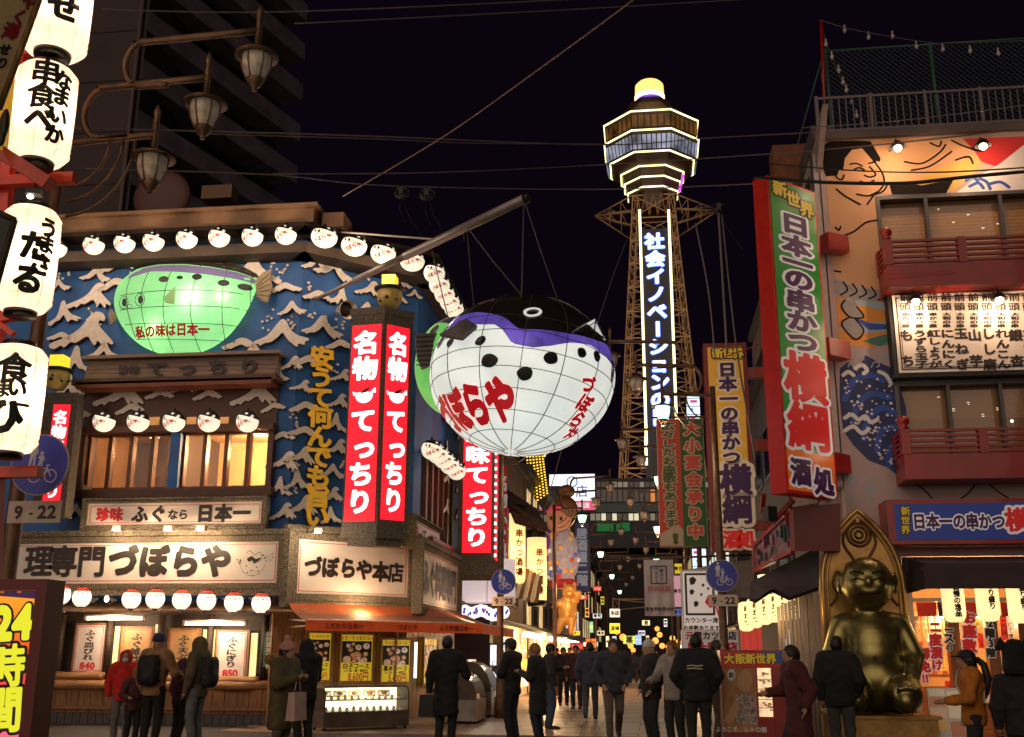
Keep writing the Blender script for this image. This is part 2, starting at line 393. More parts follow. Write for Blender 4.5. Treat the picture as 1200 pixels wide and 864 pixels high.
# ------------------------------------------------------------------ puffer fish restaurant: frames
YB = 21.8
FB = Frame((0, YB, 0), (1, 0, 0))
uc = (FB.px(355, 300)[0]+FB.px(338, 600)[0])/2
Cc = FB.P(uc, 0); A45 = math.radians(42)
FC = Frame(Cc, (math.cos(A45), math.sin(A45), 0)); ue = FC.px(489, 400)[0]
FS = Frame(FC.P(ue, 0), (0, 1, 0))
VT = FB.px(200, 268, .45)[1]; VL = FB.px(220, 306)[1]; VB = FB.px(200, 622)[1]
UL = FB.px(-60, 500)[0]
B = thing('puffer_fish_restaurant', 'blue restaurant building covered with cream wave cutouts, on the left corner', 'restaurant', (uc, YB, 0))
def wall_holes(mb, fr, u0, u1, v0, v1, holes, d0, d1, mi=0):
    us = sorted({u0, u1, *[h[0] for h in holes], *[h[1] for h in holes]}); vs = sorted({v0, v1, *[h[2] for h in holes], *[h[3] for h in holes]})
    for a, b in zip(us, us[1:]):
        run = None
        for c, d in zip(vs, vs[1:]):
            if any(h[0] <= (a+b)/2 <= h[1] and h[2] <= (c+d)/2 <= h[3] for h in holes):
                if run: mb.fbox(fr, a, b, run[0], run[1], d0, d1, mi); run = None
            else: run = (run[0], d) if run else (c, d)
        if run: mb.fbox(fr, a, b, run[0], run[1], d0, d1, mi)
w0, w1, wv0, wv1 = FB.rect(104, 508, 316, 574)
b = MB(); wall_holes(b, FB, UL, uc, 2.6, VL+.4, [(w0, w1, wv0, wv1)], -.25, 0); b.build('front_wall', bluewall, B)
b = MB(); b.fbox(FC, 0, ue, 2.6, VL+.4, -.25, 0); b.build('corner_wall', bluewall, B)
SL = 9.0
b = MB(); wall_holes(b, FS, 0, SL, 2.6, VL+.4, [(FS.px(493, 570)[0], FS.px(531, 570)[0], FS.px(512, 640)[1], FS.px(508, 545)[1])], -.25, 0); b.build('side_wall', bluewall, B)
# roof slab and dark eaves with lantern trough
rf = MB()
for fr, a, c in ((FB, UL, uc), (FC, 0, ue), (FS, 0, SL)):
    rf.fbox(fr, a, c+(.24 if fr is not FS else 0), VL+.4, VT-.12, -.9, .05)
rf.build('lantern_recess', M('dark_soffit', (.028, .02, .02), .7, noise=.4), B)
rf = MB()
for fr, a, c in ((FB, UL, uc+.28), (FC, -.26, ue+.28), (FS, -.26, SL)):
    rf.fbox(fr, a, c, VL-.14, VL+.1, .02, .62); 
rf.build('eave_beam', darkwood, B)
rf = MB()
for fr, a, c in ((FB, UL, uc+.2), (FC, -.2, ue+.2), (FS, -.2, SL)):
    rf.fbox(fr, a, c, VT-.1, VT, -1.2, .5)
rf.build('eave_roof', darkwood, B)
rf = MB(); rf.fbox(FB, UL, uc+.6, VT+.02, VT+.1, -6, -.3); 
rf.add([FB.P(UL, VT+.1, -1.2), FB.P(uc, VT+.1, -1.2), FC.P(ue, VT+.1, -1.2), FS.P(SL, VT+.1, -1.2), FB.P(UL, VT+.1, -9)], [(0, 1, 2, 3, 4)]); rf.build('roof', darkwood, B)
pu0, pu1, pv0, pv1 = FB.rect(75, 240, 376, 264, -.1)
b = MB(); b.fbox(FB, UL, pu1, VT+.02, VT+.38, -.5, .42); b.fbox(FB, UL, pu1+.1, VT+.38, VT+.46, -.5, .5); b.fbox(FB, pu1+.1, pu1+.6, VT+.02, VT+.36, -.6, .1)
b.build('parapet', M('cream_parapet', (.4, .22, .11), .6, noise=.2, nscale=3, bump=.2), B)
# recessed lower storey behind the kiosk
YK = .62
FK = Frame((0, YB+YK, 0), (1, 0, 0)); ukc = uc+.1
# waves -----------------------------------------------------------------
WS = [[(-1, -.25), (-.55, -.08), (-.25, .25), (-.1, .44), (.02, .52), (.14, .4), (.35, .08), (.62, -.1), (1, -.22), (.66, -.22), (.86, -.36), (.5, -.26), (.6, -.42), (.3, -.2), (.12, .04), (.0, .12), (-.15, -.04), (-.4, -.22), (-.62, -.24), (-.8, -.34), (-.78, -.26)],
      [(-1, -.42), (-.6, -.26), (-.25, -.08), (0, .14), (.18, .42), (.36, .55), (.56, .5), (.64, .34), (.5, .38), (.42, .26), (.55, .05), (.78, -.16), (1, -.38), (.72, -.26), (.78, -.48), (.5, -.2), (.44, -.4), (.22, -.12), (.0, -.2), (-.2, -.32), (-.36, -.28), (-.55, -.46), (-.62, -.36), (-.85, -.5)],
      [(-1, -.16), (-.5, .06), (-.1, .3), (.2, .34), (.55, .2), (1, -.1), (.66, -.02), (.82, -.18), (.4, .04), (.46, -.1), (.12, .06), (-.2, -.04), (-.5, -.2), (-.72, -.16), (-.8, -.26)],
      [(-.9, -.5), (-.5, -.3), (-.3, .1), (-.22, .5), (-.1, .62), (0, .45), (.12, .1), (.4, -.2), (.9, -.42), (.55, -.36), (.72, -.52), (.36, -.38), (.2, -.5), (.05, -.22), (-.1, -.08), (-.3, -.35), (-.55, -.42), (-.75, -.62)]]
waves = [(77, 311, 17, 2, -1), (112, 322, 15, 0, 1), (138, 312, 18, 2, 1), (133, 334, 16, 2, 1), (105, 347, 21, 1, 1), (76, 366, 17, 3, 1), (97, 388, 30, 1, 1), (86, 422, 20, 3, -1), (121, 413, 17, 0, 1),
         (140, 460, 24, 1, 1), (187, 463, 14, 2, 1), (216, 453, 14, 0, 1), (243, 464, 14, 2, 1), (297, 460, 22, 1, 1), (303, 315, 24, 1, -1), (335, 338, 15, 2, -1), (342, 362, 14, 0, 1), (330, 392, 26, 0, 1), (281, 404, 17, 2, 1), (297, 413, 16, 0, 1),
         (340, 426, 12, 1, 1), (82, 452, 17, 3, 1), (90, 480, 15, 0, 1), (86, 510, 14, 1, 1), (84, 545, 14, 3, 1), (92, 575, 14, 2, 1), (88, 600, 13, 0, 1), (152, 480, 14, 2, 1), (320, 478, 12, 2, 1),
         (330, 512, 13, 2, 1), (331, 540, 16, 1, 1), (329, 570, 14, 3, 1), (330, 600, 14, 1, 1), (326, 440, 11, 0, 1), (70, 395, 12, 2, 1), (68, 335, 12, 0, 1)]
cwaves = [(371, 309, 15, 0, 1), (391, 316, 19, 0, 1), (372, 347, 14, 2, 1), (399, 347, 14, 3, -1), (432, 338, 13, 1, 1), (430, 364, 14, 0, 1), (378, 384, 20, 0, 1), (398, 405, 14, 2, 1), (361, 424, 16, 2, 1), (400, 440, 11, 1, 1),
          (353, 452, 11, 1, 1), (396, 470, 12, 1, 1), (357, 478, 15, 2, 1), (395, 495, 13, 3, 1), (356, 507, 15, 2, 1), (394, 524, 13, 1, 1), (352, 533, 15, 1, 1), (390, 553, 13, 0, 1), (350, 562, 15, 3, 1), (388, 580, 12, 1, 1), (353, 592, 16, 1, 1), (389, 604, 12, 3, 1), (470, 328, 12, 3, 1), (486, 345, 8, 0, 1), (466, 350, 10, 2, 1)]
wmesh = []
for wsh in WS:
    b = MB(); fl = Frame((0, 0, 0), (1, 0, 0)); sp = smoothpath(wsh, 2, True)
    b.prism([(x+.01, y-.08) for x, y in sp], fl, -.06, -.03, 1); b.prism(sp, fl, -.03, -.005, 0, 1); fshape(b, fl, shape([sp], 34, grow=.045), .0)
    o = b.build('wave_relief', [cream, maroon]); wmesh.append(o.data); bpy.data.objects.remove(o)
def put_wave(fr, x, y, r, k, fl, d=.1):
    u, v = fr.px(x, y, d); m = fr.mpp(x, y, d); o = bpy.data.objects.new('wave_relief', wmesh[k]); COL.objects.link(o); o.parent = B
    p = fr.P(u, v, d)-np.array(B['_o']); o.location = tuple(p); o.rotation_euler = (0, random.uniform(-.12, .12), math.atan2(fr.u[1], fr.u[0])); o.scale = (r*m*fl*1.2, 1, r*m*1.25)
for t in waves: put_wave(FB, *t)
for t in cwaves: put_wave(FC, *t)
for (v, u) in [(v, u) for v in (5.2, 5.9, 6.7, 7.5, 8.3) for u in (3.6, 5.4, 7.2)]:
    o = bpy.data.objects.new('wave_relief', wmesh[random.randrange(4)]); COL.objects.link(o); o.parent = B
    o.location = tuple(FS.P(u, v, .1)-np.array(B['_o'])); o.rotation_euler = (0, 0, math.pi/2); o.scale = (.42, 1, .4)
b = MB()
for x, y in [(158, 318), (108, 372), (116, 366), (121, 378), (341, 376), (345, 382), (328, 322), (335, 315), (318, 310), (316, 368), (70, 322), (78, 318), (313, 382), (89, 398), (110, 362)]:
    for k in range(4):
        u, v = FB.px(x+random.uniform(-5, 5), y+random.uniform(-6, 6)); b.prism([(u+.03*math.cos(a), v+.03*math.sin(a)) for a in np.linspace(0, 6.28, 8)[:-1]], FB, .02, .04)
for x, y in [(396, 302), (402, 310), (360, 300), (384, 372), (389, 380), (366, 370), (430, 328), (372, 412), (344, 500), (400, 545), (347, 574), (344, 488), (398, 380), (392, 432), (345, 548), (362, 336)]:
    for k in range(4):
        u, v = FC.px(x+random.uniform(-5, 5), y+random.uniform(-6, 6)); b.prism([(u+.035*math.cos(a), v+.03*math.sin(a)) for a in np.linspace(0, 6.28, 8)[:-1]], FC, .02, .04)
o = b.build('spray_drops', cream, B); o['kind'] = 'stuff'
# gold letters on the corner
goldm = M('gold_letter', (.75, .36, .03), .4, noise=.2, emit=.3)
for i, ch in enumerate('安うて何んでも旨い'):
    u, v = FC.px(377.5-i*.75, 419+i*23.2, .12); m = FC.mpp(376, 420+i*23, .12); b = MB(); 
    ftext(b, FC, ch, u, v, .52, .13, bold=.045, res=36, sx=1.15, sy=.98); ftext(b, FC, ch, u-.02, v-.02, .52, .07, bold=.05, res=24, sx=1.15, sy=.98, mi=1)
    b.build('letter', [goldm, ink], B)
# upper windows with their awning box
def slats(mb, fr, u0, u1, v0, v1, n, d0, d1, hor=True, w=.5):
    for i in range(n):
        if hor: a = v0+(v1-v0)*(i+.5)/n; t = (v1-v0)/n*w/2; mb.fbox(fr, u0, u1, a-t, a+t, d0, d1)
        else: a = u0+(u1-u0)*(i+.5)/n; t = (u1-u0)/n*w/2; mb.fbox(fr, a-t, a+t, v0, v1, d0, d1)
b = MB(); b.fbox(FB, w0-.25, w1+.15, wv1-.02, wv1+.12, 0, .35); b.fbox(FB, w0-.28, w1+.2, wv0-.2, wv0-.02, 0, .38); b.fbox(FB, w0-.3, w1+.22, wv1+1.02, wv1+1.14, 0, .55)
b.fbox(FB, w0-.2, w0-.02, wv0-.02, wv1, 0.002, .2); b.fbox(FB, w1+.0, w1+.12, wv0-.02, wv1, .002, .2)
b.fbox(FB, w0-.2, w1+.12, wv1+.12, wv1+1.02, .002, .06); b.build('window_surround', M('brown_trim', (.1, .035, .018), .5, noise=.3), B)
cu = FB.px(209, 540)[0]; b = MB(); b.fbox(FB, cu-.11, cu+.11, wv0-.02, wv1, -.1, .22); b.build('window_post', bluewall, B)
for k, (a, c) in enumerate(((w0, cu-.11), (cu+.11, w1))):
    f = MB(); n = 4; wd = (c-a)/n
    f.fbox(FB, a, c, wv1-.05, wv1-.021, -.12, .05); f.fbox(FB, a, c, wv0-.02, wv0+.06, -.12, .05)
    for i in range(n+1): f.fbox(FB, a+i*wd-(.045 if i else 0), a+i*wd+(.045 if i < n else 0), wv0+.06, wv1-.05, -.12, .05)
    fo = f.build('window', M('window_timber', (.16, .05, .02), .45, noise=.3), B)
    for i in range(n):
        p = MB(); p.fbox(FB, a+i*wd+.046, a+(i+1)*wd-.046, wv0+.062, wv1-.052, -.05, -.04); q = p.build('pane', glass); q.parent = fo
        for vtx in q.data.vertices: vtx.co -= Vector(B['_o'])
# little transom windows behind the upper lanterns
tl = M('lit_transom', (.7, .32, .1), emit=.55, noise=.5, nscale=3)
for x0, x1 in ((170, 187), (219, 230), (258, 268)):
    a, c, v0, v1 = FB.rect(x0, 489, x1, 499, .06); b = MB(); b.fbox(FB, a, c, v0, v1, .05, .075); b.build('transom_window', tl, B)
# dining room seen through them
room = M('dining_room_wall', (.6, .36, .16), .7, noise=.25, nscale=1.2); 
b = MB(); b.fbox(FB, w0-.3, w1+.6, wv0-.3, wv0-.2, -3, -.26); b.fbox(FB, w0-.3, w1+.6, wv1+.35, wv1+.45, -3, -.26); b.fbox(FB, w0-.3, w1+.6, wv0-.2, wv1+.35, -3, -2.9)
b.fbox(FB, w0-.4, w0-.3, wv0-.3, wv1+.45, -3, -.26); b.fbox(FB, w1+.6, w1+.7, wv0-.3, wv1+.45, -3, -.26)
b.build('dining_room', room, B)
b = MB(); b.fbox(FB, cu-.4, cu-.3, wv0-.2, wv1+.34, -2.89, -.9); b.fbox(FB, w0+.9, w0+1.1, wv0-.2, wv1+.34, -2.3, -1.9); b.fbox(FB, cu+.5, cu+1.3, wv0-.19, wv0+.2, -2, -1.5); b.fbox(FB, cu-.9, cu-.6, wv0-.19, wv0+.35, -2, -1.7)
b.tube([FB.P(cu+1.75, wv0-.2, -1), FB.P(cu+1.75, wv0+.25, -1)], [.14, .12], 10)
b.tube([FB.P(cu+.9, wv0+.0, -1.4), FB.P(cu+.9, wv0+.3, -1.4)], [.02, .02], 6); b.ell(FB.P(cu+2.05, wv0+.0, -.9), (.13, .13, .2)); b.build('dining_furniture', darkwood, B)
b = MB(); b.fbox(FB, cu+1.0, cu+1.8, wv1+.3, wv1+.33, -1.9, -1.3); b.fbox(FB, cu-1.6, cu-1.4, wv1+.3, wv1+.33, -1.9, -1.7); b.build('ceiling_light', M('room_light', (1, .9, .7), emit=7, ecol=(1, .78, .45)), B)
rg = random.Random(12); b = MB()
for i in range(16):
    u = w0+.1+i*(w1-w0)/16; v = wv0+rg.uniform(.25, .7); b.fbox(FB, u, u+rg.uniform(.08, .22), v, v+rg.uniform(.1, .4), -2.89, -2.86+.001*i, i % 3)
for i in range(9): b.lathe([(.03, 0), (.035, .12), (.012, .2)], FB.P(w0+.4+i*.36, wv0-.02, -.6-rg.random()*.5), 8, mi=i % 3)
b.build('room_clutter', [M('frame_print', (.5, .16, .06), .5), M('room_paper', (.75, .6, .4), .6), darkwood], B)['kind'] = 'stuff'
b = MB(); b.fbox(FB, w0, w1, wv0+.12, wv0+.2, -2.0, -1.95); [b.fbox(FB, w0+.3+k*.5, w0+.36+k*.5, wv0-.2, wv0+.2, -2, -1.96) for k in range(7)]; b.build('room_rail', darkwood, B)
lamp('dining_room_bulb', FB.P(cu+1.2, wv1-.15, -1.5), 420, (1, .62, .28), .1); lamp('dining_room_bulb', FB.P(w0+1.4, wv1-.1, -1.6), 60, (1, .5, .2), .1)
# small roof box above the windows with its faded lettering
a, c, v0, v1 = FB.rect(103, 420, 325, 448, .3); b = MB(); nsl = 5
for i in range(nsl): b.fbox(FB, a, c, v0+(v1-v0)*i/nsl+.008, v0+(v1-v0)*(i+1)/nsl-.008, .02, .3+.03*(nsl-i))
b.fbox(FB, a-.08, c+.08, v1, v1+.07, .02, .5); b.build('lettered_ledge', M('ledge_boards', (.3, .2, .15), .6, noise=.3, stretch=(.5, 3, 6)), B)
b = MB(); b.fbox(FB, a-.1, c-.03, v0-.14, v0-.005, .02, .55); b.build('ledge_beam', M('rust_beam', (.24, .06, .02), .5, noise=.3), B)
b = MB(); ftext(b, FB, '珍味', (a*3+c)/4-.05, (v0+v1)/2, .25, .46, bold=.03); ftext(b, FB, 'てっちり', (a+c)/2+.55, (v0+v1)/2, .38, .46, bold=.04, sx=1.3, gap=.42); b.build('letters', ink, B)
# ------------------------------------------------------------------ framed signboards in pebble frames
def framed(name, label, fr, x0, y0, x1, y1, d, fw=.22, cat='sign', board=signwhite, border=True, group=None):
    u0, u1, v0, v1 = fr.rect(x0, y0, x1, y1, d); T = thing(name, label, cat, fr.P((u0+u1)/2, v0, d), group)
    b = MB()
    for k, (o, dd) in enumerate(((0, .0), (fw*.5, .04))):
        f0, f1 = fw*.5*k, fw*.5*(k+1)-.012
        for q in ((u0-f1, u1+f1, v1+f0, v1+f1), (u0-f1, u1+f1, v0-f1, v0-f0), (u0-f1, u0-f0, v0-f0, v1+f0), (u1+f0, u1+f1, v0-f0, v1+f0)):
            b.fbox(fr, *q, d-.15, d+.05+dd)
    b.build('frame', gravelstone, T); b = MB(); b.fbox(fr, u0, u1, v0, v1, d-.15, d); b.build('board', board, T)
    if border:
        b = MB(); e = .05
        for q in ((u0+e, u1-e, v1-e-.012, v1-e), (u0+e, u1-e, v0+e, v0+e+.012), (u0+e, u0+e+.012, v0+e+.013, v1-e-.013), (u1-e-.012, u1-e, v0+e+.013, v1-e-.013)): b.fbox(fr, *q, d, d+.006)
        b.build('border_line', redink, T)
    return T, u0, u1, v0, v1
def fish_logo(mb, fr, u, v, r, d, mi=0):
    k = [(math.cos(t)*r*(1+.04*math.sin(3*t)), math.sin(t)*r*.95) for t in np.linspace(-3.6, .75, 26)]
    st = [[(u+x, v+y) for x, y in k], [(u-.6*r, v+.75*r), (u-.25*r, v+.95*r), (u+.1*r, v+.6*r), (u+.5*r, v+.85*r), (u+.72*r, v+.5*r)], [(u+.9*r, v+.35*r), (u+1.6*r, v+.75*r), (u+1.5*r, v+.25*r), (u+.98*r, v+.15*r)], [(u-.9*r, v+.2*r), (u-1.3*r, v+.3*r), (u-1.1*r, v+.02*r), (u-1.02*r, v-.05*r)]]
    fshape(mb, fr, shape([[(u-.5*r, v+.35*r), (u-.1*r, v+.55*r), (u+.2*r, v+.3*r), (u+.7*r, v+.45*r), (u+.5*r, v+.2*r), (u+.1*r, v-.05*r), (u-.05*r, v+.2*r), (u-.35*r, v+.1*r)]], 40, strokes=st, width=r*.05), d, mi)
    for a, c in ((-.5, -.2), (.3, -.3), (-.1, -.55), (.45, -.6), (-.4, -.7)):
        fshape(mb, fr, shape([], 8, strokes=[[(u+a*r, v+c*r), (u+a*r+.01, v+c*r)]], width=r*.09), d, mi)
T, u0, u1, v0, v1 = framed('signboard', 'long white signboard reading fugu cuisine over the wooden food kiosk', FB, -40, 636, 326, 684, .45, .26)
b = MB(); xs = [5, 50, 76, 106, 143, 178, 212, 245]; 
for x, ch in zip([-32, 1, 45, 74, 107, 144, 180, 217, 253], 'ぐ料理専門づぼらや'):
    sz = .84; u, v = FB.px(x, 657.5, .47); ftext(b, FB, ch, u, v, .6, .462, bold=.062 if ch not in '料理専門' else .032, res=44, sx=1.08, sy=1.12)
b.build('lettering', ink, T); b = MB(); u, v = FB.px(296, 660, .47); fish_logo(b, FB, u, v, .27, .462); b.build('fish_emblem', ink, T)
T, u0, u1, v0, v1 = framed('signboard', 'narrow white signboard with red and black letters under the upper window', FB, 103, 589, 307, 615, .4, .12)
b = MB(); ftext(b, FB, '珍味', FB.px(129, 602, .4)[0], (v0+v1)/2, .3, .412, bold=.05); b.build('red_lettering', redink, T)
b = MB(); ftext(b, FB, 'ふぐ', FB.px(175, 602, .4)[0], (v0+v1)/2, .37, .412, bold=.05, gap=.08); ftext(b, FB, 'なら', FB.px(209, 602, .4)[0], (v0+v1)/2-.02, .23, .412, bold=.04)
ftext(b, FB, '日本一', FB.px(262, 602, .4)[0], (v0+v1)/2, .38, .412, bold=.06, gap=.05); b.build('lettering', ink, T)
# three small floodlights between the boards
spot_m = M('flood_housing', (.35, .3, .26), .4, .5)
def flood(x, y, name_label, fr=FB, d=.9):
    u, v = fr.px(x, y, d); T = thing('flood_light', name_label, 'flood light', fr.P(u, v, d), 'small flood lights over the long signboard')
    b = MB(); b.hexa([fr.P(u+a*.09, v+c, d+e) for c in (-.06, .05) for a, e in ((-1, .06), (1, .06), (1, -.08), (-1, -.08))]); b.build('housing', spot_m, T)
    b = MB(); b.tube([fr.P(u, v, d-.08), fr.P(u+.2, v+.02, .5)], .015, 6); b.build('arm', spot_m, T)
    return fr.P(u, v-.08, d)
for x, t in ((138, 'small flood light at the left end above the long signboard'), (198, 'small flood light in the middle above the long signboard'), (236, 'small flood light right of the middle above the long signboard')):
    p = flood(x, 619, t); lamp('flood_bulb', p+V3(0, -.12, -.08), 45, (1, .7, .42), .04)
# corner board and side boards
T, u0, u1, v0, v1 = framed('signboard', 'white corner signboard above the orange awning', FC, 348, 636, 478, 698, .42, .3)
b = MB()
for x, y, ch in ((367, 664, 'づ'), (387, 665, 'ぼ'), (408, 666, 'ら'), (427, 668, 'や'), (446, 670, '本'), (464, 671, '店')):
    u, v = FC.px(x, y, .43); ftext(b, FC, ch, u, v, .4, .432, bold=.055 if ch not in '店' else .035, res=44, sx=1.0, sy=1.1)
b.build('lettering', ink, T)
T, u0, u1, v0, v1 = framed('signboard', 'white side signboard turned away down the street, grey letters', FS, 493, 652, 536, 712, .42, .24)
b = MB(); ftext(b, FS, 'ふぐ料理専門', (u0+u1)/2, (v0+v1)/2, .56, .43, bold=.05, sx=(u1-u0-.4)/6/.56, sy=1.5, res=32); b.build('lettering', M('grey_letter', (.1, .1, .14), .5), T)
T, u0, u1, v0, v1 = framed('signboard', 'small white signboard under the side window lanterns', FS, 484, 616, 516, 644, .25, .1)
b = MB(); ftext(b, FS, 'てっちり', (u0+u1)/2+.3, (v0+v1)/2, .36, .262, bold=.04, sx=1.2); b.build('lettering', M('grey_letter', (.1, .1, .14), .5), T); b = MB(); ftext(b, FS, '味', u0+.35, (v0+v1)/2, .36, .262, bold=.04); b.build('red_lettering', redink, T)
# side window, its bars
a, c, v0, v1 = FS.px(493, 570)[0], FS.px(531, 570)[0], FS.px(512, 640)[1], FS.px(508, 545)[1]
b = MB(); slats(b, FS, a, c, v0, v1, 6, -.15, .08, False, .3); b.fbox(FS, a-.1, c+.1, v0-.1, v0, -.1, .35); b.fbox(FS, a-.1, c+.1, v1, v1+.1, -.1, .5); b.build('side_window', M('window_timber', (.16, .05, .02), .45), B)
b = MB(); b.fbox(FS, a, c, v0, v1, -1.2, -1.1); b.build('side_room', M('side_room_wall', (.5, .25, .08), .7, emit=.12), B)
# ------------------------------------------------------------------ puffer fish lanterns
lit_body = M('lit_puffer_paper', (1, .86, .66), emit=.8, noise=.2, nscale=9)
def fugu_master(R, loc):
    T = thing('puffer_lantern', '', 'lantern', loc); A, Bb, Cc_ = R, R*.95, R*.97; n = 24
    def pos(az, th, k=1.): return (A*k*math.cos(th)*math.sin(az), -Bb*k*math.cos(th)*math.cos(az), Cc_*k*math.sin(th))
    zb = lambda az: math.radians(20)-math.radians(15)*math.sin(az)
    def zone(f0, f1, m, k=1.):
        vs = []; 
        for j in range(m+1):
            for i in range(n):
                az = 2*math.pi*i/n; a, c = f0(az), f1(az); vs.append(pos(az, a+(c-a)*j/m, k))
        return vs, [(j*n+i, j*n+(i+1) % n, (j+1)*n+(i+1) % n, (j+1)*n+i) for j in range(m) for i in range(n)]
    b = MB(); b.add(*zone(lambda a: -math.pi/2, zb, 9), 0, True); b.build('paper_body', lit_body, T, local=True)
    b = MB(); b.add(*zone(zb, lambda a: math.pi/2, 4, 1.0), 0, True); b.add([pos(.5, .75, 1.02), pos(.9, .5, 1.02), pos(.75, .72, 1.35)], [(0, 1, 2)]); b.build('black_back', black, T, local=True)
    def surf(q, az0, th0, k=1.02):
        return np.array([pos(az0+x/A, th0+y/Cc_, k) for x, y in q])
    b = MB(); items = layout('づぼらや', R*.42, bold=.04, res=14)
    for v, f in items: b.add(surf(v@np.array([[.93, .35], [-.35, .93]]), -.4, -.42), f)
    b.build('red_letters', M('lantern_red', (.75, .01, .015), .6, emit=.2), T, local=True)
    b = MB()
    for az, th, s in [(-.75+.16*i, .06-.03*i, .045) for i in range(9)]+[(-.95, .3, .1), (-.6, .22, .11)]:
        b.add(surf(np.array([(s*R*math.cos(t), s*R*1.4*math.sin(t)) for t in np.linspace(0, 6.28, 7)[:-1]]), az, th-.02, 1.02), [tuple(range(6))])
    b.build('spots', black, T, local=True)
    b = MB()
    b.add(surf(np.array([(.15*R*math.cos(t), .13*R*math.sin(t)) for t in np.linspace(0, 6.28, 11)[:-1]]), .2, .6, 1.03), [tuple(range(10))]); b.add(surf(np.array([(-.25*R, -.12*R), (.05*R, -.12*R), (.22*R, .1*R), (0, .2*R)]), .75, .3, 1.03), [(0, 1, 2, 3)])
    b.build('white_marks', M('lantern_white', (.9, .85, .75), .6, emit=.5), T, local=True)
    b = MB(); b.tube([(0, 0, Cc_*.97), (0, 0, Cc_*1.25)], R*.1, 6); b.build('hanger', darkmetal, T, local=True)
    return T
def P_at(fr, x, y, d): u, v = fr.px(x, y, d); return fr.P(u, v, d)
row = [(66, 291, FB), (110, 287, FB), (146, 285, FB), (180, 283, FB), (219, 280, FB), (257, 278, FB), (296, 277, FB), (335, 275, FB), (380, 278, FC), (415, 288, FC), (449, 297, FC), (483, 306, FC)]
LM = fugu_master(.235, P_at(FB, 66, 291, .8)); LM['label'] = 'leftmost puffer fish lantern of the row under the cream parapet'; LM['group'] = 'puffer fish lanterns under the eaves'
for i, (x, y, fr) in enumerate(row[1:], 1):
    dup(LM, P_at(fr, x, y, .8), ORD[i]+' puffer fish lantern from the left in the row under the eaves', math.atan2(fr.u[1], fr.u[0])*.7, (1.25, 1.1, 1.08) if fr is FC else 1)
for i, (x, y) in enumerate([(509, 320), (515, 334), (521, 345), (527, 354), (532, 362)]):
    dup(LM, P_at(FS, x, y, .8), ORD[i]+' from the front of the puffer lanterns receding along the side eave', .5, 1)
for i, x in enumerate([122, 162, 204, 245, 290]):
    dup(LM, P_at(FB, x, 494, .75), ORD[i]+' puffer fish lantern from the left above the upper window', 0, 1.0, group='puffer fish lanterns over the upper window')
for i, (x, y) in enumerate([(506, 527), (513, 532), (520, 538), (527, 545), (535, 552)]):
    dup(LM, P_at(FS, x, y, .6), ORD[i]+' from the front of the puffer lanterns over the side window', .6, 1.0, group='puffer fish lanterns over the side window')
# ------------------------------------------------------------------ puffed shape against a wall: green wall fish
FG = thing('wall_puffer_fish', 'glowing green puffer fish lantern mounted flat on the blue wall', 'lantern', P_at(FB, 215, 418, .3))
outl = [(134, 352), (139, 335), (152, 322), (170, 312), (195, 306), (225, 305), (255, 308), (282, 315), (300, 324), (301, 338), (294, 356), (284, 374), (270, 392), (252, 406), (230, 415), (208, 418), (185, 414), (164, 404), (147, 388), (137, 370)]
ol = smoothpath(outl, 3, True); c0 = np.array(FB.px(218, 362, .1)); OP = np.array([FB.px(x, y, .1) for x, y in ol]); N_ = len(OP); K_ = 10
def gsurf(q, lift=0.):
    q = np.asarray(q, float)-c0; ang = np.arctan2(q[:, 1], q[:, 0]); oa = np.arctan2(OP[:, 1]-c0[1], OP[:, 0]-c0[0]); rr = np.hypot(OP[:, 0]-c0[0], OP[:, 1]-c0[1]); ix = np.argsort(oa)
    R_ = np.interp(ang, oa[ix], rr[ix], period=2*math.pi); t = np.clip(np.hypot(q[:, 0], q[:, 1])/R_, 0, 1); d = .1+.36*np.sqrt(1-t**2)+lift
    return FB.o+np.outer(q[:, 0]+c0[0], FB.u)+np.outer(q[:, 1]+c0[1], UPV)+d[:, None]*FB.n
b = MB(); vs = []
for j in range(K_+1):
    t = math.sin(math.pi/2*(1-j/K_))*.9995
    vs += list(gsurf(c0+(OP-c0)*max(t, .001)))
b.add(vs, [(j*N_+(i+1) % N_, j*N_+i, (j+1)*N_+i, (j+1)*N_+(i+1) % N_) for j in range(K_) for i in range(N_)], 0, True)
b.build('paper_body', paper('green_paper', (.42, .92, .36), .52), FG)
fshapeg = lambda mb, vf, lift, mi=0: mb.add(gsurf(vf[0], lift), vf[1], mi)
def px2(fr, pts, d=.3): return [fr.px(x, y, d) for x, y in pts]
b = MB(); fshapeg(b, shape([px2(FB, [(154, 319), (170, 307), (195, 302), (225, 301), (255, 304), (284, 312), (303, 322), (299, 327), (280, 321), (250, 316), (220, 313), (190, 313), (170, 316)], .14)], 60), .03); b.build('dark_back', M('fish_back', (.05, .035, .03), .4), FG)
b = MB(); fshapeg(b, shape([px2(FB, [(148, 329), (158, 321), (170, 316), (190, 313), (220, 313), (250, 316), (280, 321), (299, 327), (299, 333), (280, 330), (245, 325), (210, 322), (180, 321), (156, 327)], .2)], 60), .02); b.build('violet_band', M('violet_paint', (.2, .16, .34), .5, emit=.12), FG)
b = MB()
for st in ([(148, 318), (144, 350), (152, 392)], [(172, 309), (163, 350), (172, 409)], [(200, 305), (190, 360), (199, 418)], [(232, 305), (222, 360), (229, 416)], [(262, 309), (258, 350), (256, 403)], [(290, 319), (287, 345), (280, 380)], [(136, 343), (215, 339), (300, 342)], [(135, 360), (215, 358), (292, 358)], [(140, 377), (215, 378), (282, 377)], [(152, 394), (215, 396), (268, 394)]):
    pts = gsurf(px2(FB, smoothpath(st, 6), .5), .012); b.tube(list(pts), .009, 5)
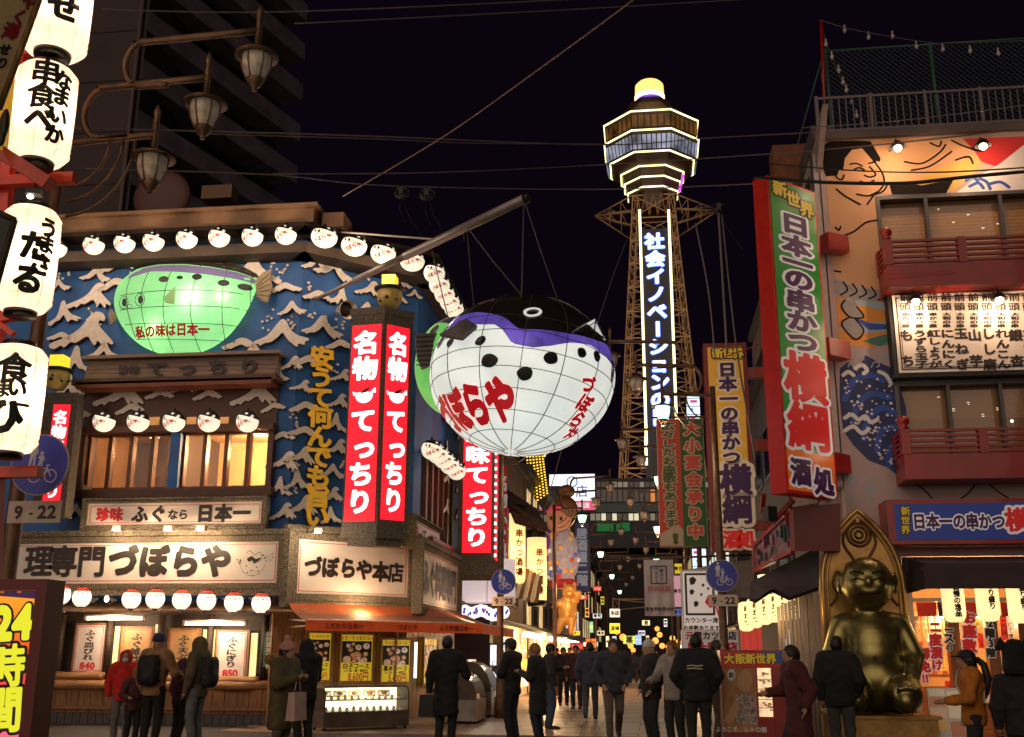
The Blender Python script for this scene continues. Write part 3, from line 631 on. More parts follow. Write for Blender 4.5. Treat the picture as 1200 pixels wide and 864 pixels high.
b.build('rib_wires', M('rib_wire', (.1, .13, .05), .6), FG)
b = MB()
for x, y, a, c in ((190, 326, 6, 4), (209, 324, 4, 2.5), (229, 323, 6, 4), (260, 330, 7, 4), (283, 333, 8, 4)): fshapeg(b, shape([px2(FB, [(x+a*math.cos(t), y+c*math.sin(t)) for t in np.linspace(0, 6.28, 13)[:-1]], .5)], 12), .025)
for x, y in ((162, 350), (141, 352)):
    fshapeg(b, shape([], 18, strokes=[px2(FB, [(x+6*math.cos(t), y+7.5*math.sin(t)) for t in np.linspace(0, 6.28, 16)], .5)], width=.018), .026)
    fshapeg(b, shape([px2(FB, [(x+1+3.5*math.cos(t), y+5*math.sin(t)) for t in np.linspace(0, 6.28, 12)[:-1]], .5)], 12), .026)
fshapeg(b, shape([], 18, strokes=[px2(FB, [(149+3*math.cos(t), 357+2.5*math.sin(t)) for t in np.linspace(0, 6.28, 12)], .5)], width=.014), .026)
b.each('spot', black, FG)
b = MB(); uu = FB.px(196, 384, .6); 
for v, f in layout('私の味は日本一', .245, bold=.045, res=30, sx=1.02, sy=1.15): b.add(gsurf(v+np.array(uu), .03), f)
b.build('red_letters', M('green_fish_red', (.6, .015, .02), .5, emit=.1), FG)
fin = M('fin_brown', (.3, .22, .12), .6, noise=.3, emit=.04)
b = MB(); b.prism(px2(FB, [(299, 330), (308, 320), (319, 315), (317, 325), (319, 338), (313, 355), (305, 352), (301, 345)], .3), FB, .25, .32)
for k in range(6): b.prism(px2(FB, [(301, 334+k*2.6), (318-k*.6, 318+k*7), (318-k*.6, 319.5+k*7), (301, 335+k*2.6)], .3), FB, .322, .34)
b.build('tail_fin', fin, FG)
b = MB(); b.prism(px2(FB, [(134, 368), (128, 361), (126, 367), (128, 381), (134, 374)], .3), FB, .2, .26); b.build('small_fin', fin, FG)
b = MB(); u_ = px2(FB, [(204, 335), (191, 349), (193, 354), (202, 355)], .8); b.prism(u_, FB, .7, .78); b.build('side_fin', M('fin_green', (.3, .5, .2), .6, emit=.2), FG)
lamp('wall_fish_bulb', P_at(FB, 228, 352, .2), 12, (.95, 1, .8), .1)
for dx, dy, p in ((185, 385, 5), (262, 348, 5)): lamp('wall_fish_bulb', P_at(FB, dx, dy, .25), p, (.8, 1, .6), .1)
# ------------------------------------------------------------------ red neon pillar signs
neon_red = M('lit_red_panel', (.6, .01, .02), emit=.88, ecol=(.95, .012, .03)); neon_white = M('lit_white_letter', (1, 1, 1), emit=1.7)
pebframe = M('pebble_dark', (.12, .1, .08), .85, noise=.9, nscale=40, bump=1, bscale=50)
def pillar_sign(T, fr, quadpx, d, text, emb=True, sizes=.55, step=None):
    """one lit red face with white letters"""
    u0, u1, v0, v1 = fr.rect(*quadpx, d); b = MB(); b.fbox(fr, u0, u1, v0, v1, d-.03, d); b.build('red_panel', neon_red, T)
    b = MB(); n = len(text); H = v1-v0; st = (H-.25)/n; wd = u1-u0
    for i, ch in enumerate(text):
        v = v1-.12-st*(i+.5)
        if ch == '*':
            uc_ = (u0+u1)/2; r = min(wd*.33, st*.34); fshape(b, fr, shape([[(uc_+r*math.cos(t), v-.1*r+r*.9*math.sin(t)) for t in np.linspace(-3.5, .36, 18)], [(uc_+.7*r, v+.2*r), (uc_+1.3*r, v+.75*r), (uc_+1.35*r, v+.1*r)], [(uc_-.8*r, v+.4*r), (uc_-1.3*r, v+.3*r), (uc_-1., v-.1*r)] if False else [(uc_-.8*r, v+.1*r), (uc_-1.35*r, v+.35*r), (uc_-1.2*r, v-.2*r)]], 30), d+.012)
            fshape(b, fr, shape([[(uc_-.5*r, v+.1*r), (uc_+.1*r, v+.55*r), (uc_+.8*r, v+.8*r), (uc_+.2*r, v+.15*r)]], 16), d+.02, 1); continue
        ftext(b, fr, ch, (u0+u1)/2+(.05 if ch == 'っ' else 0), v, min(sizes, st*.93), d+.012, bold=.045, res=40, sx=min(wd*.86, sizes*1.25)/min(sizes, st*.93))
    b.build('lettering', [neon_white, ink], T); return u0, u1, v0, v1
T = thing('pillar_sign', 'tall two sided red lit sign standing out from the blue corner', 'sign', P_at(FC, 440, 625, 1.0))
# prism-shaped case: front face square to the street corner, right face turned right
pc = P_at(FC, 446, 500, 1.35); F1 = Frame((pc[0], pc[1], 0), (math.cos(.42), math.sin(.42)*1.0, 0)); 
# left face runs left from the middle edge, right face runs right
FL = Frame((pc[0], pc[1], 0), (math.cos(-.1), math.sin(-.1), 0)); FR = Frame((pc[0], pc[1], 0), (math.cos(.75), math.sin(.75), 0))
l0 = FL.px(406, 495)[0]; r1 = FR.px(481, 500)[0]; vtop, vbot = FL.px(440, 368)[1], FL.px(440, 622)[1]
b = MB(); pl = [FL.P(l0, 0), FL.P(0, 0), FR.P(r1, 0), FR.P(r1, 0)-FR.n*.0+FL.P(l0, 0)-FL.P(0, 0)]
z = UPV; b.hexa([p+z*vbot-V3(0, 0, 0) for p in pl]+[p+z*vtop for p in pl]); 
cen = sum(pl)/4
for dz0, dz1, k in ((-.14, 0, 1.04), (-.3, -.14, .8), (vtop-vbot, vtop-vbot+.16, 1.04)):
    q = [cen+(p-cen)*k for p in pl]; b.hexa([p+z*(vbot+dz0) for p in q]+[p+z*(vbot+dz1) for p in q])
b.build('case', pebframe, T)
pillar_sign(T, FL, (408, 381, 443, 611), .02, '名物*てっちり'); pillar_sign(T, FR, (450, 382, 477, 610), .02, '名物*てっちり')
T['label'] = 'two faced red lit pillar sign in front of the blue corner'
F3 = Frame(P_at(FS, 560, 560, .9)*V3(1, 1, 0), (1, 0, 0)); 
T = thing('pillar_sign', 'red lit hanging sign partly hidden behind the big white balloon fish', 'sign', F3.P(0, F3.px(560, 660)[1]))
u0, u1, v0, v1 = F3.rect(540, 440, 577, 656); b = MB(); b.fbox(F3, u0-.06, u1+.06, v0-.05, v1+.1, -.55, 0); b.fbox(F3, u0-.12, u1+.2, v0-.4, v0-.05, -.6, .06)
b.fbox(F3, u0+.0, u1+.06, v0-.5, v0-.4, -.5, .0); b.build('case', pebframe, T)
pillar_sign(T, F3, (543, 446, 576, 648), .02, 'ふぐ珍味てっちり', sizes=.8)
FSg = Frame(F3.P(u1+.07, 0), (0, 1, 0)); b = MB(); b.fbox(FSg, .05, .5, v0, v1, 0, .02); b.build('red_panel', neon_red, T)
b = MB()
for i in range(24): b.box(F3.P(u1+.1, v0+(v1-v0)*(i+.5)/24, .04), (.05, .05, .08))
b.build('edge_bulbs', M('edge_bulb', (1, .8, .9), emit=2.0), T)
T = thing('pillar_sign', 'small two faced red lit sign behind the blue round road sign', 'sign', P_at(FB, 62, 590, 1)) ; F4 = Frame(P_at(FB, 62, 540, 1.2)*V3(1, 1, 0), (math.cos(.15), math.sin(.15), 0))
u0, u1, v0, v1 = F4.rect(50, 468, 78, 600); b = MB(); b.fbox(F4, u0-.1, u1+.1, v0-.1, v1+.15, -.4, 0); b.build('case', pebframe, T); pillar_sign(T, F4, (56, 474, 76, 592), .02, '名物てっちり', sizes=.4)
# bucket-like fish on top of the two pillars
def mascot_lamp(x, y, fr, d, label, s=1.):
    p = P_at(fr, x, y, d); T = thing('fish_ornament', label, 'ornament', p)
    b = MB(); b.lathe([(.05, 0), (.16, .03), (.24, .2), (.25, .36), (.2, .46)], (0, 0, 0), 16, sx=s, sy=s); b.build('body', M('ornament_ochre', (.45, .3, .08), .5, noise=.35, emit=.05), T, local=True)
    b = MB(); b.lathe([(.29*s, .42), (.31*s, .47), (.12, .52)], (0, 0, 0), 16); b.build('hat_brim', black, T, local=True)
    b = MB()
    for a in range(8): b.ell((.25*math.cos(a*.8), .25*math.sin(a*.8), .2+.08*math.sin(a*2.3)), (.03, .03, .03), 8, 5)
    b.ell((0, -.26, .2), (.05, .04, .04), 8, 5); b.build('spots', black, T, local=True)
    b = MB(); b.box((0, 0, .64), (.3, .3, .24)); b.build('lit_block', M('lit_yellow', (.95, .62, .03), emit=1.1, noise=.25, nscale=12), T, local=True)
mascot_lamp(456, 362, FC, 1.1, 'ochre fish ornament with a lit yellow block on the red pillar sign', 1.15); mascot_lamp(66, 458, FB, 1.1, 'ochre fish ornament with a lit yellow block beside the lamp post')
# ------------------------------------------------------------------ wooden food kiosk at the foot of the restaurant
K = thing('food_kiosk', 'wooden food kiosk counter with shingle roof under the long signboard', 'food stall', (FK.px(200, 847)[0], YB+YK, 0))
k0, k1 = FK.px(-60, 800)[0], uc+.05
def kv(y, d=0.): return FK.px(200, y, d)[1]
vb, vr0, vr1, vl0, vt = kv(836), kv(832), kv(804), kv(788), kv(724)
b = MB(); b.fbox(FK, k0, k1, vl0-.02, vt+.5, -.2, -.06); b.build('back_wall', darkwood, K)
plank = M('kiosk_plank', (.3, .13, .045), .55, noise=.5, nscale=5, bump=.25, stretch=(5, 5, .6)); pw = .27; i = 0; x = FK.px(50, 820)[0]
b = MB(); b.fbox(FK, k0, x, vb, vr1, -.1, 0); b.build('side_panel', plank, K)
while x < k1-.05:
    b = MB(); b.fbox(FK, x+.006, min(x+pw-.006, k1), vb+.0, vr1, -.1, random.uniform(-.006, .006)); b.build('plank', plank, K); x += pw
b = MB(); b.fbox(FK, k0, k1, vr0-.0, vr0+.07, .0, .1); b.build('rail', plank, K)
dtile = M('dark_glazed_tile', (.05, .04, .035), .35, noise=.4); x = FK.px(50, 840)[0]
b = MB(); b.fbox(FK, k0, k1, 0, vb-.001, -.12, -.03); b.build('plinth', dtile, K)
while x < k1-.05:
    b = MB(); b.fbox(FK, x+.006, x+.165, .012, vb-.015, -.03, .03); b.build('base_tile', dtile, K); x += .172
for k, (vv, r, a, c) in enumerate([(vl0-.25, .1, k0, k1-.3), (vl0-.07, .08, FK.px(72, 790)[0], FK.px(128, 790)[0]), (vl0-.07, .08, FK.px(134, 790)[0], FK.px(188, 790)[0]), (vl0-.09, .08, FK.px(192, 792)[0], FK.px(245, 792)[0]), (vl0-.1, .075, FK.px(250, 794)[0], FK.px(308, 794)[0])]):
    b = MB(); b.tube([FK.P(a+(c-a)*t, vv-.01*k+.008*math.sin(t*9+k), .22) for t in np.linspace(0, 1, 12)], [r*(1+.06*math.sin(j*1.7+k)) for j in range(12)], 10); b.build('log', lightwood, K)
for x in (73, 130, 190, 248, 312):
    b = MB(); u = FK.px(x, 760)[0]; b.tube([FK.P(u, vl0-.1, .12), FK.P(u, vt+.2, .12)], .075, 8); b.build('post', darkwood, K)
# shingle roof: separate weathered boards
shm = [M('shingle_%d' % i, c, .6, noise=.5, nscale=6, bump=.3) for i, c in enumerate([(.36, .19, .09), (.27, .13, .06), (.44, .25, .12)])]
x = FK.px(40, 718)[0]
while x < k1+.15:
    wd = random.uniform(.36, .5)
    for rI in range(2):
        d0, d1, h0, h1 = .15+.5*rI, .75+.5*rI, kv(700, .3)-.12*rI-.05, kv(718, .9)-.1*rI+.13
        sk = random.uniform(-.1, .1); xx = x+(.2 if rI else 0)
        b = MB(); p = [FK.P(xx, h1, d1), FK.P(xx+wd-.02, h1+random.uniform(-.015, .015), d1), FK.P(xx+wd-.02, h0, d0), FK.P(xx, h0, d0)]
        b.hexa([q-V3(0, 0, .03) for q in p]+p); b.build('shingle', random.choice(shm), K)
    x += wd
b = MB(); v = kv(688, .35); b.fbox(FK, k0, k1+.1, kv(714, .35), v+.08, .25, .33); b.build('wave_fascia', bluewall, K)
for x in (82, 120, 168, 198, 228, 258, 290, 320):
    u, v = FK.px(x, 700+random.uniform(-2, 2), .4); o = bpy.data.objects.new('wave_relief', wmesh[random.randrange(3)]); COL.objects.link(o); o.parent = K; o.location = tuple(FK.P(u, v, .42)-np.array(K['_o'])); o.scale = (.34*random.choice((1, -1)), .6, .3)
b = MB(); b.fbox(FK, k0, k1, vt+.06, vt+.2, .0, .2); b.build('eave', darkwood, K)
# menu posters
def poster(name_label, fr, x0, y0, x1, y1, d, bg_m, text, price, par_label=None, border=True, tm=ink):
    u0, u1, v0, v1 = fr.rect(x0, y0, x1, y1, d); T = thing('menu_poster', name_label, 'poster', fr.P((u0+u1)/2, v0, d), 'price posters on the kiosk')
    b = MB(); b.fbox(fr, u0-.05, u1+.05, v0-.05, v1+.05, d-.05, d-.012); b.build('wood_frame', plank, T)
    b = MB(); b.fbox(fr, u0, u1, v0, v1, d-.01, d); b.build('sheet', bg_m, T)
    b = MB(); e = .02
    for q in ((u0+e, u1-e, v1-e-.012, v1-e), (u0+e, u1-e, v0+e, v0+e+.012), (u0+e, u0+e+.012, v0+e+.013, v1-e-.013), (u1-e-.012, u1-e, v0+e+.013, v1-e-.013)): b.fbox(fr, *q, d, d+.004)
    sz = (u1-u0)*.36; ftext(b, fr, price, (u0+u1)/2, v0+.12, (u1-u0)*.3, d+.004, bold=.05, sx=1.15); b.build('price', redink, T)
    b = MB(); n = len(text); st = (v1-v0-.32)/n
    for i, ch in enumerate(text): ftext(b, fr, ch, (u0+u1)/2+random.uniform(-.01, .01), v1-.09-st*(i+.5), sz, d+.004, bold=.035, res=34, sx=1.05, sy=st*1.02/sz, shear=.12)
    b.build('lettering', tm, T); return T
sheet_w = M('poster_white', (.72, .6, .54), .6, noise=.06); sheet_y = M('poster_amber', (.5, .27, .1), .6, noise=.15)
poster('white poster with brush letters and red 840, leftmost on the kiosk', FK, 88, 733, 120.5, 787, .12, sheet_w, 'ふぐ皿びれ', '840')
poster('amber paper poster behind the backpack man, second from the left', FK, 142, 737, 176, 790, .1, sheet_y, 'ふぐ雑炊', '950')
poster('amber paper poster between backpack man and olive hooded person', FK, 197, 739, 231, 794, .1, sheet_y, 'ふぐ天ぷら', '1,200')
poster('white poster with brush letters and red 850, rightmost on the kiosk', FK, 254, 741, 288, 796, .12, sheet_w, 'ふぐにぎり', '850')
slit = M('lit_slit_window', (1, .72, .3), emit=1.1, noise=.35, nscale=2)
for x0, x1, y0, y1 in ((124, 128, 734, 780), (133, 138, 734, 780), (182, 188, 732, 742), (237, 241, 738, 775), (245, 250, 738, 790), (293, 300, 742, 793)):
    a, c, v0, v1 = FK.rect(x0, y0, x1, y1, .0); b = MB(); b.fbox(FK, a, c, v0, v1, -.05, .0); b.build('slit_window', slit, K)
T = thing('menu_strip', 'narrow green strip sign with tiny letters at the right end of the kiosk', 'sign', P_at(FK, 314, 790, .1)); a, c, v0, v1 = FK.rect(309, 742, 319, 782, .2)
b = MB(); b.fbox(FK, a, c, v0, v1, .17, .2); b.build('board', M('green_board', (.04, .12, .08), .5), T); b = MB(); ftext(b, FK, 'ひれ酒あります', (a+c)/2, (v0+v1)/2, .11, .204, vertical=True, res=16); b.build('lettering', M('ivory', (.6, .5, .35), .6), T)
for i, (x0, x1, y) in enumerate(((100, 171, 725), (215, 290, 731))):
    u0, v = FK.px(x0, y, .55); u1, _ = FK.px(x1, y, .55); T = thing('tube_light', ('left' if i == 0 else 'right')+' fluorescent tube over the kiosk posters', 'lamp', FK.P((u0+u1)/2, v, .55), 'fluorescent tubes over the posters')
    b = MB(); b.tube([FK.P(u0+.06, v, .55), FK.P(u1-.06, v, .55)], .026, 10); b.build('tube', warm_tube, T); b = MB(); b.fbox(FK, u0, u0+.055, v-.035, v+.06, .5, .6); b.fbox(FK, u1-.055, u1, v-.035, v+.06, .5, .6); b.fbox(FK, u0, u1, v+.04, v+.075, .5, .6); b.build('fitting', cream, T)
    lamp('tube_glow', FK.P((u0+u1)/2, v-.06, .6), 60, (1, .76, .5), .15)
# little round paper lanterns with red tops
rl = M('round_lantern_paper', (1, .84, .7), emit=1.05); rr = M('round_lantern_red', (.8, .06, .03), emit=.4)
rbl = M('round_lantern_blue', (.2, .25, .7), emit=.4)
def round_lantern(loc, label, s=.19):
    T = thing('round_paper_lantern', label, 'lantern', loc, 'small round lanterns over the kiosk'); b = MB(); b.lathe([(s*math.cos(t)+.0, s*1.08*math.sin(t)) for t in np.linspace(-1.2, .62, 9)], (0, 0, 0), 16, cap=False); b.build('paper', rl, T, local=True)
    b = MB()
    for k in range(12):
        a0 = k*math.pi/6; b.add([(1.015*s*math.cos(th)*math.cos(a0+w_), 1.015*s*math.cos(th)*math.sin(a0+w_), 1.09*s*math.sin(th)) for th, ww in ((.98, .2), (.3, .1), (-.85, .04)) for w_ in (-ww, ww)], [(0, 1, 3, 2), (2, 3, 5, 4)])
    b.lathe([(s*math.cos(t), s*1.08*math.sin(t)) for t in np.linspace(.98, 1.3, 3)], (0, 0, 0), 16, cap=False); b.build('red_petals', rr, T, local=True)
    b = MB(); b.lathe([(s*.3, s*1.0), (s*.3, s*1.16)], (0, 0, 0), 10); b.lathe([(s*.3, -s*1.12), (s*.3, -s*.98)], (0, 0, 0), 10); b.build('ring', ink, T, local=True); return T
for i, (x, y) in enumerate([(72, 697), (96, 700), (154, 702), (182, 702), (213, 703), (242, 704), (274, 706), (306, 707)]):
    p = P_at(FK, x, y, 1.22)
    if i == 0: RLm = round_lantern(p, 'leftmost small red and white lantern above the kiosk shingles')
    else: dup(RLm, p, ORD[i]+' small red and white lantern from the left above the kiosk')
b = MB(); p = P_at(FK, 125, 702, 1.22); b.ell((0, 0, 0), (.05, .05, .07), 8, 6); o = b.build('bare_bulb', M('bulb', (1, .8, .5), emit=5)); o.location = tuple(p); tag(o, 'single bare bulb hanging between the small lanterns', 'bulb')
# ------------------------------------------------------------------ corner shopfront: awning, boards, display cases
FCk = Frame(FC.P(0, 0, -.25), FC.u); FSk = Frame(FS.P(0, 0, -.25), FS.u)
b = MB(); 
vS = 2.62
for fr, a, c in ((FCk, -.1, ue), (FSk, -.1, 7)):
    x = a
    while x < c:
        b = MB(); b.fbox(fr, x+.006, x+.24, 0, vS, -.06, random.uniform(-.005, .005)); b.build('plank', plank, B); x += .246
b = MB(); b.fbox(FC, -.2, ue+.2, vS, vS+.3, -.6, .1); b.fbox(FS, -.1, SL, vS, vS+.3, -.6, .1); b.fbox(FB, UL, uc+.2, vS, vS+.3, -.9, .1); b.build('lintel', darkwood, B)
def miter(d):  # where the two offset planes meet
    a = FC.P(0, 0, d); x = FS.P(0, 0, d)[0]; t = (x-a[0])/FC.u[0]; return FC.P(t, 0, d)
AW = thing('awning', 'orange canvas awning sloping over the corner display cases', 'awning', FC.P(1, 2.6, 1)); va, vbb = FC.px(420, 708, .5)[1]-.02, FC.px(420, 728, 1.7)[1]
am = M('orange_canvas', (.5, .11, .03), .7, noise=.25, nscale=2, bump=.15); am2 = M('brown_canvas', (.27, .1, .05), .7, noise=.3, nscale=2)
P0, P1_, P2 = FC.P(-.1, va, .5), miter(.5)*V3(1, 1, 0)+UPV*va, FS.P(4.6, va, .5)
Q0, Q1, Q2 = FC.P(-.25, vbb, 1.75), miter(1.75)*V3(1, 1, 0)+UPV*vbb, FS.P(4.6, vbb, 1.75)
md = lambda a, c, t: a+(c-a)*t
b = MB()
for (A_, B_, C_, D_, m0) in ((P0, P1_, Q1, Q0, 0), (P1_, P2, Q2, Q1, 0)):
    for i in range(5):
        t0, t1 = i/5, (i+1)/5; sag = lambda t: -.07*math.sin(math.pi*t)*UPV
        b.add([md(A_, D_, t0)+sag(t0), md(B_, C_, t0)+sag(t0), md(B_, C_, t1)+sag(t1), md(A_, D_, t1)+sag(t1)], [(3, 2, 1, 0)], 0 if i < 2 else 1, True)
b.build('canvas', [am, am2], AW)
b = MB(); vm = M('lit_orange_canvas', (.75, .1, .02), .7, noise=.15, emit=.1)
for A_, B_ in ((Q0, Q1), (Q1, Q2)): b.hexa([A_-UPV*.2, B_-UPV*.2, B_-UPV*.2+V3(.01, .01, 0), A_-UPV*.2+V3(.01, .01, 0), A_, B_, B_+V3(.01, .01, 0), A_+V3(.01, .01, 0)])
b.build('valance', vm, AW)
Fv = Frame(Q0*V3(1, 1, 0), FC.u); L_ = np.linalg.norm((Q1-Q0)[:2]); b = MB()
for t, s_ in ((.2, 'こだわり日本一'), (.55, 'づぼらや'), (.84, 'ふぐ料理日本一')): ftext(b, Fv, s_, L_*t, vbb-.1, .12, .02, res=16, bold=.03)
b.build('lettering', M('valance_letter', (.2, .02, .01), .6), AW)
b = MB()
for fr, u in ((FC, .25), (FC, ue-.2), (FS, 1.9), (FS, 4)): b.tube([fr.P(u, 2.15, -.2), fr.P(u+.25, vbb-.02, 1.6)], .02, 6); b.tube([fr.P(u, 2.0, -.2), fr.P(u+.2, vbb-.06, 1.2)], .014, 6)
b.tube([FC.P(-.2, vbb, 1.72), Q1-V3(.03, -.03, 0)], .02, 6); b.tube([Q1-V3(.03, -.03, 0), Q2], .02, 6); b.build('arm_frame', cream, AW)
food_cols = [(.8, .5, .3), (.7, .25, .12), (.85, .7, .5), (.5, .2, .1), (.85, .75, .68), (.75, .4, .1)]
yel = M('poster_yellow', (.72, .52, .03), .5, emit=.32); yred = M('poster_red', (.55, .02, .03), .5, emit=.1); pblack = M('poster_black', (.03, .012, .008), .5)
fm = [M('food_%d' % i, c, .5, emit=.1) for i, c in enumerate(food_cols)]
def food_poster(fr, x0, y0, x1, y1, d, top, mid, price, label, tilt=.06):
    u0, u1, v0, v1 = fr.rect(x0, y0, x1, y1, d); T = thing('course_poster', label, 'poster', fr.P((u0+u1)/2, v0, d), 'yellow course posters at the corner')
    b = MB(); e = .05
    for q in ((u0-e, u1+e, v1+.002, v1+e), (u0-e, u1+e, v0-e, v0-.002), (u0-e, u0-.002, v0-.002, v1+.002), (u1+.002, u1+e, v0-.002, v1+.002)): b.fbox(fr, *q, d-.03, d+.03)
    b.build('wood_frame', plank, T); H = v1-v0; W_ = u1-u0
    b = MB(); b.fbox(fr, u0, u1, v0, v1, d-.02, d); b.build('sheet', yel, T)
    b = MB(); b.fbox(fr, u0+.02, u1-.02, v0+H*.4, v0+H*.86, d, d+.004); ftext(b, fr, mid, (u0+u1)/2, v0+H*.32, W_*.17, d+.004, res=24, bold=.03); ftext(b, fr, 'ふぐ皿・鍋・雑炊付', (u0+u1)/2, v0+H*.22, W_*.085, d+.004, res=14); b.build('photo_ground', pblack, T)
    b = MB(); ftext(b, fr, top, (u0+u1)/2, v0+H*.93, W_*.115, d+.004, res=20, bold=.04); ftext(b, fr, price, u0+W_*.58, v0+H*.09, W_*.22, d+.004, res=26, bold=.02, sy=1.35, sx=.9); b.build('red_lettering', yred, T)
    b = MB(); rg = random.Random(int(x0))
    for i, (px_, py_, r_) in enumerate([(.2, .48, .13), (.5, .56, .16), (.55, .75, .1), (.3, .7, .09), (.8, .78, .11), (.78, .6, .08), (.74, .47, .1), (.42, .44, .07), (.22, .79, .07), (.38, .82, .07), (.62, .44, .07), (.35, .58, .06)]):
        u, v, r = u0+W_*px_, v0+H*(.40+(py_-.42)*.98), W_*r_; fshape(b, fr, ([(u+r*math.cos(t), v+r*.8*math.sin(t)) for t in np.linspace(0, 6.28, 13)[:-1]] and (np.array([(u+r*math.cos(t), v+r*.8*math.sin(t)) for t in np.linspace(0, 6.28, 13)[:-1]]), [tuple(range(12))])), d+.007+.0008*i, i % 6)
        for k in range(4):
            a, c = u+rg.uniform(-.5, .5)*r, v+rg.uniform(-.4, .4)*r; q = r*.3; fshape(b, fr, (np.array([(a+q*math.cos(t), c+q*.8*math.sin(t)) for t in np.linspace(0, 6.28, 7)[:-1]]), [tuple(range(6))]), d+.018+.001*k, (i+k+2) % 6)
    b.build('dishes', fm, T); return T
food_poster(FCk, 361, 742, 387, 797, .12, 'てっちりコース', '特選コース', '8,600円', 'yellow course poster partly behind the dark hooded person')
food_poster(FCk, 399, 744, 436, 798, .12, 'てっさ・てっちりコース', '白子コース', '8,600円', 'yellow course poster priced 8,600 above the left display case')
food_poster(FCk, 447, 750, 480, 799, .12, 'てっさ鍋コース', '基本コース', '5,400円', 'yellow course poster priced 5,400 next to the slim upright tube lamp')
food_poster(FSk, 496, 749, 512, 800, .12, 'てっちり', 'コース', '3,800円', 'narrow yellow poster on the side front behind the man in black')
b = MB(); p = P_at(FCk, 487, 775, .5); b.tube([p-UPV*.35, p+UPV*.4], .03, 8); o = b.build('white_tube_lamp', M('cool_tube', (.8, .9, 1), emit=3)); tag(o, 'slim upright white tube lamp beside the 5,400 poster', 'lamp')
glow_y = M('case_back_lit', (1, .85, .5), emit=2.0, noise=.2, nscale=9)
def display_case(fr, u0, u1, d0, d1, h, label, curved=False):
    T = thing('display_case', label, 'display case', fr.P((u0+u1)/2, 0, (d0+d1)/2)); b = MB(); hb = h*.46
    b.fbox(fr, u0, u1, .08, hb, d0, d1); b.build('body', M('case_steel', (.2, .17, .15), .38, .8, noise=.3, nscale=4), T); b = MB()
    for a in (u0+.05, u1-.05): b.tube([fr.P(a, 0.03, d1-.06), fr.P(a, .09, d1-.06)], .03, 8); b.tube([fr.P(a, 0.03, d0+.06), fr.P(a, .09, d0+.06)], .03, 8)
    b.each('castor', black, T)
    n = 8; prof = [(d1-(.0 if not curved else .0)-(d1-d0)*.7*(1-math.cos(t)), hb+(h-hb)*math.sin(t)) for t in np.linspace(0, math.pi/2, n)] if curved else [(d1, hb), (d1, h-.12), (d1-.06, h)]
    for a, c, nm in ((u0, u0+.03, 'end_panel'), (u1-.03, u1, 'end_panel')):
        b = MB(); pts = [(d0, hb)]+prof+[(d0, h)]; k = len(pts); vs = [fr.P(a, v, d) for d, v in pts]+[fr.P(c, v, d) for d, v in pts]
        b.add(vs, [tuple(range(k-1, -1, -1)), tuple(range(k, 2*k))]+[(i, (i+1) % k, (i+1) % k+k, i+k) for i in range(k)]); b.build(nm, M('case_end', (.07, .045, .03), .5, .3, noise=.3), T)
    b = MB(); 
    for (da, va_), (db, vb_) in zip(prof, prof[1:]): b.quad(fr.P(u0+.03, va_, da), fr.P(u1-.03, va_, da), fr.P(u1-.03, vb_, db), fr.P(u0+.03, vb_, db))
    b.build('glass', glass, T); b = MB(); b.fbox(fr, u0+.031, u1-.031, hb, h-.01, d0+.04, d0+.06); b.build('lit_back', glow_y, T)
    b = MB(); b.fbox(fr, u0+.03, u1-.03, h-.001, h+.05, d0, prof[-1][0]); b.fbox(fr, u0+.031, u1-.031, hb+(h-hb)*.45, hb+(h-hb)*.45+.02, d0+.061, d1-.12-(.15 if curved else 0)); b.build('shelf_and_lid', steel, T)
    b = MB(); rg = random.Random(int(u0*100)); nn = int((u1-u0)/.15)
    for i in range(nn):
        u = u0+.12+(u1-u0-.24)*i/max(1, nn-1); r = .045
        for vv, dd in ((hb+.0, d1-.16), (hb+(h-hb)*.45+.021, d1-.25-(.15 if curved else 0))):
            b.lathe([(r*.6, 0), (r, .035), (r*.9, .04)], fr.P(u, vv, dd), 8, mi=4); b.ell(fr.P(u, vv+.05, dd), (r*.7, r*.7, .035*rg.uniform(.7, 1.4)), 8, 5, mi=rg.choice([0, 1, 3, 5]))
    o = b.build('sample_dishes', fm, T); o['kind'] = 'stuff'
    b = MB(); 
    for i in range(max(2, int((u1-u0)/.33))):
        a = u0+.08+.33*i; b.fbox(fr, a, a+.28, h-(h-hb)*.42, h-.06, d0+.065, d0+.075, 0); b.fbox(fr, a+.03, a+.25, h-(h-hb)*.34, h-.1, d0+.076, d0+.08, 1); b.ell(fr.P(a+.14, h-(h-hb)*.26, d0+.083), (.07, .07, .035), 10, 5, 2)
    o = b.build('price_cards', [yel, M('card_white', (.9, .85, .8), emit=.8), fm[3]], T); o['kind'] = 'stuff'
    lamp('case_lamp', fr.P((u0+u1)/2, h-.05, d1-.2), 9, (1, .85, .6), .1); return T
a0, a1 = FC.px(378, 835, 1.5)[0], FC.px(478, 835, 1.5)[0]
display_case(FC, a0, a1, 1.0, 1.55, FC.px(430, 806, 1.5)[1], 'steel glass display case with lit food samples under the yellow posters')
s0 = FS.px(488, 820, 1.4)[0]
display_case(FS, -.1, 1.25, .75, 1.55, 1.12, 'middle curved glass display case behind the man in black', True)
display_case(FS, 2.4, 3.6, .7, 1.5, 1.3, 'farthest curved glass display case beside the white lit standing sign', True)
T = thing('standing_sign', 'slim white lit standing sign beside the far display case', 'sign', FS.P(4.0, 0, 1.5)); b = MB(); fr = Frame(FS.P(4.0, 0, 1.2), (1, 0, 0)); b.fbox(fr, 0, .52, 0, 1.75, -.12, 0); b.build('case', black, T)
b = MB(); b.fbox(fr, .04, .48, .3, 1.7, 0, .02); b.build('lit_panel', M('lit_white_panel', (.85, .93, 1), emit=1.25), T); b = MB()
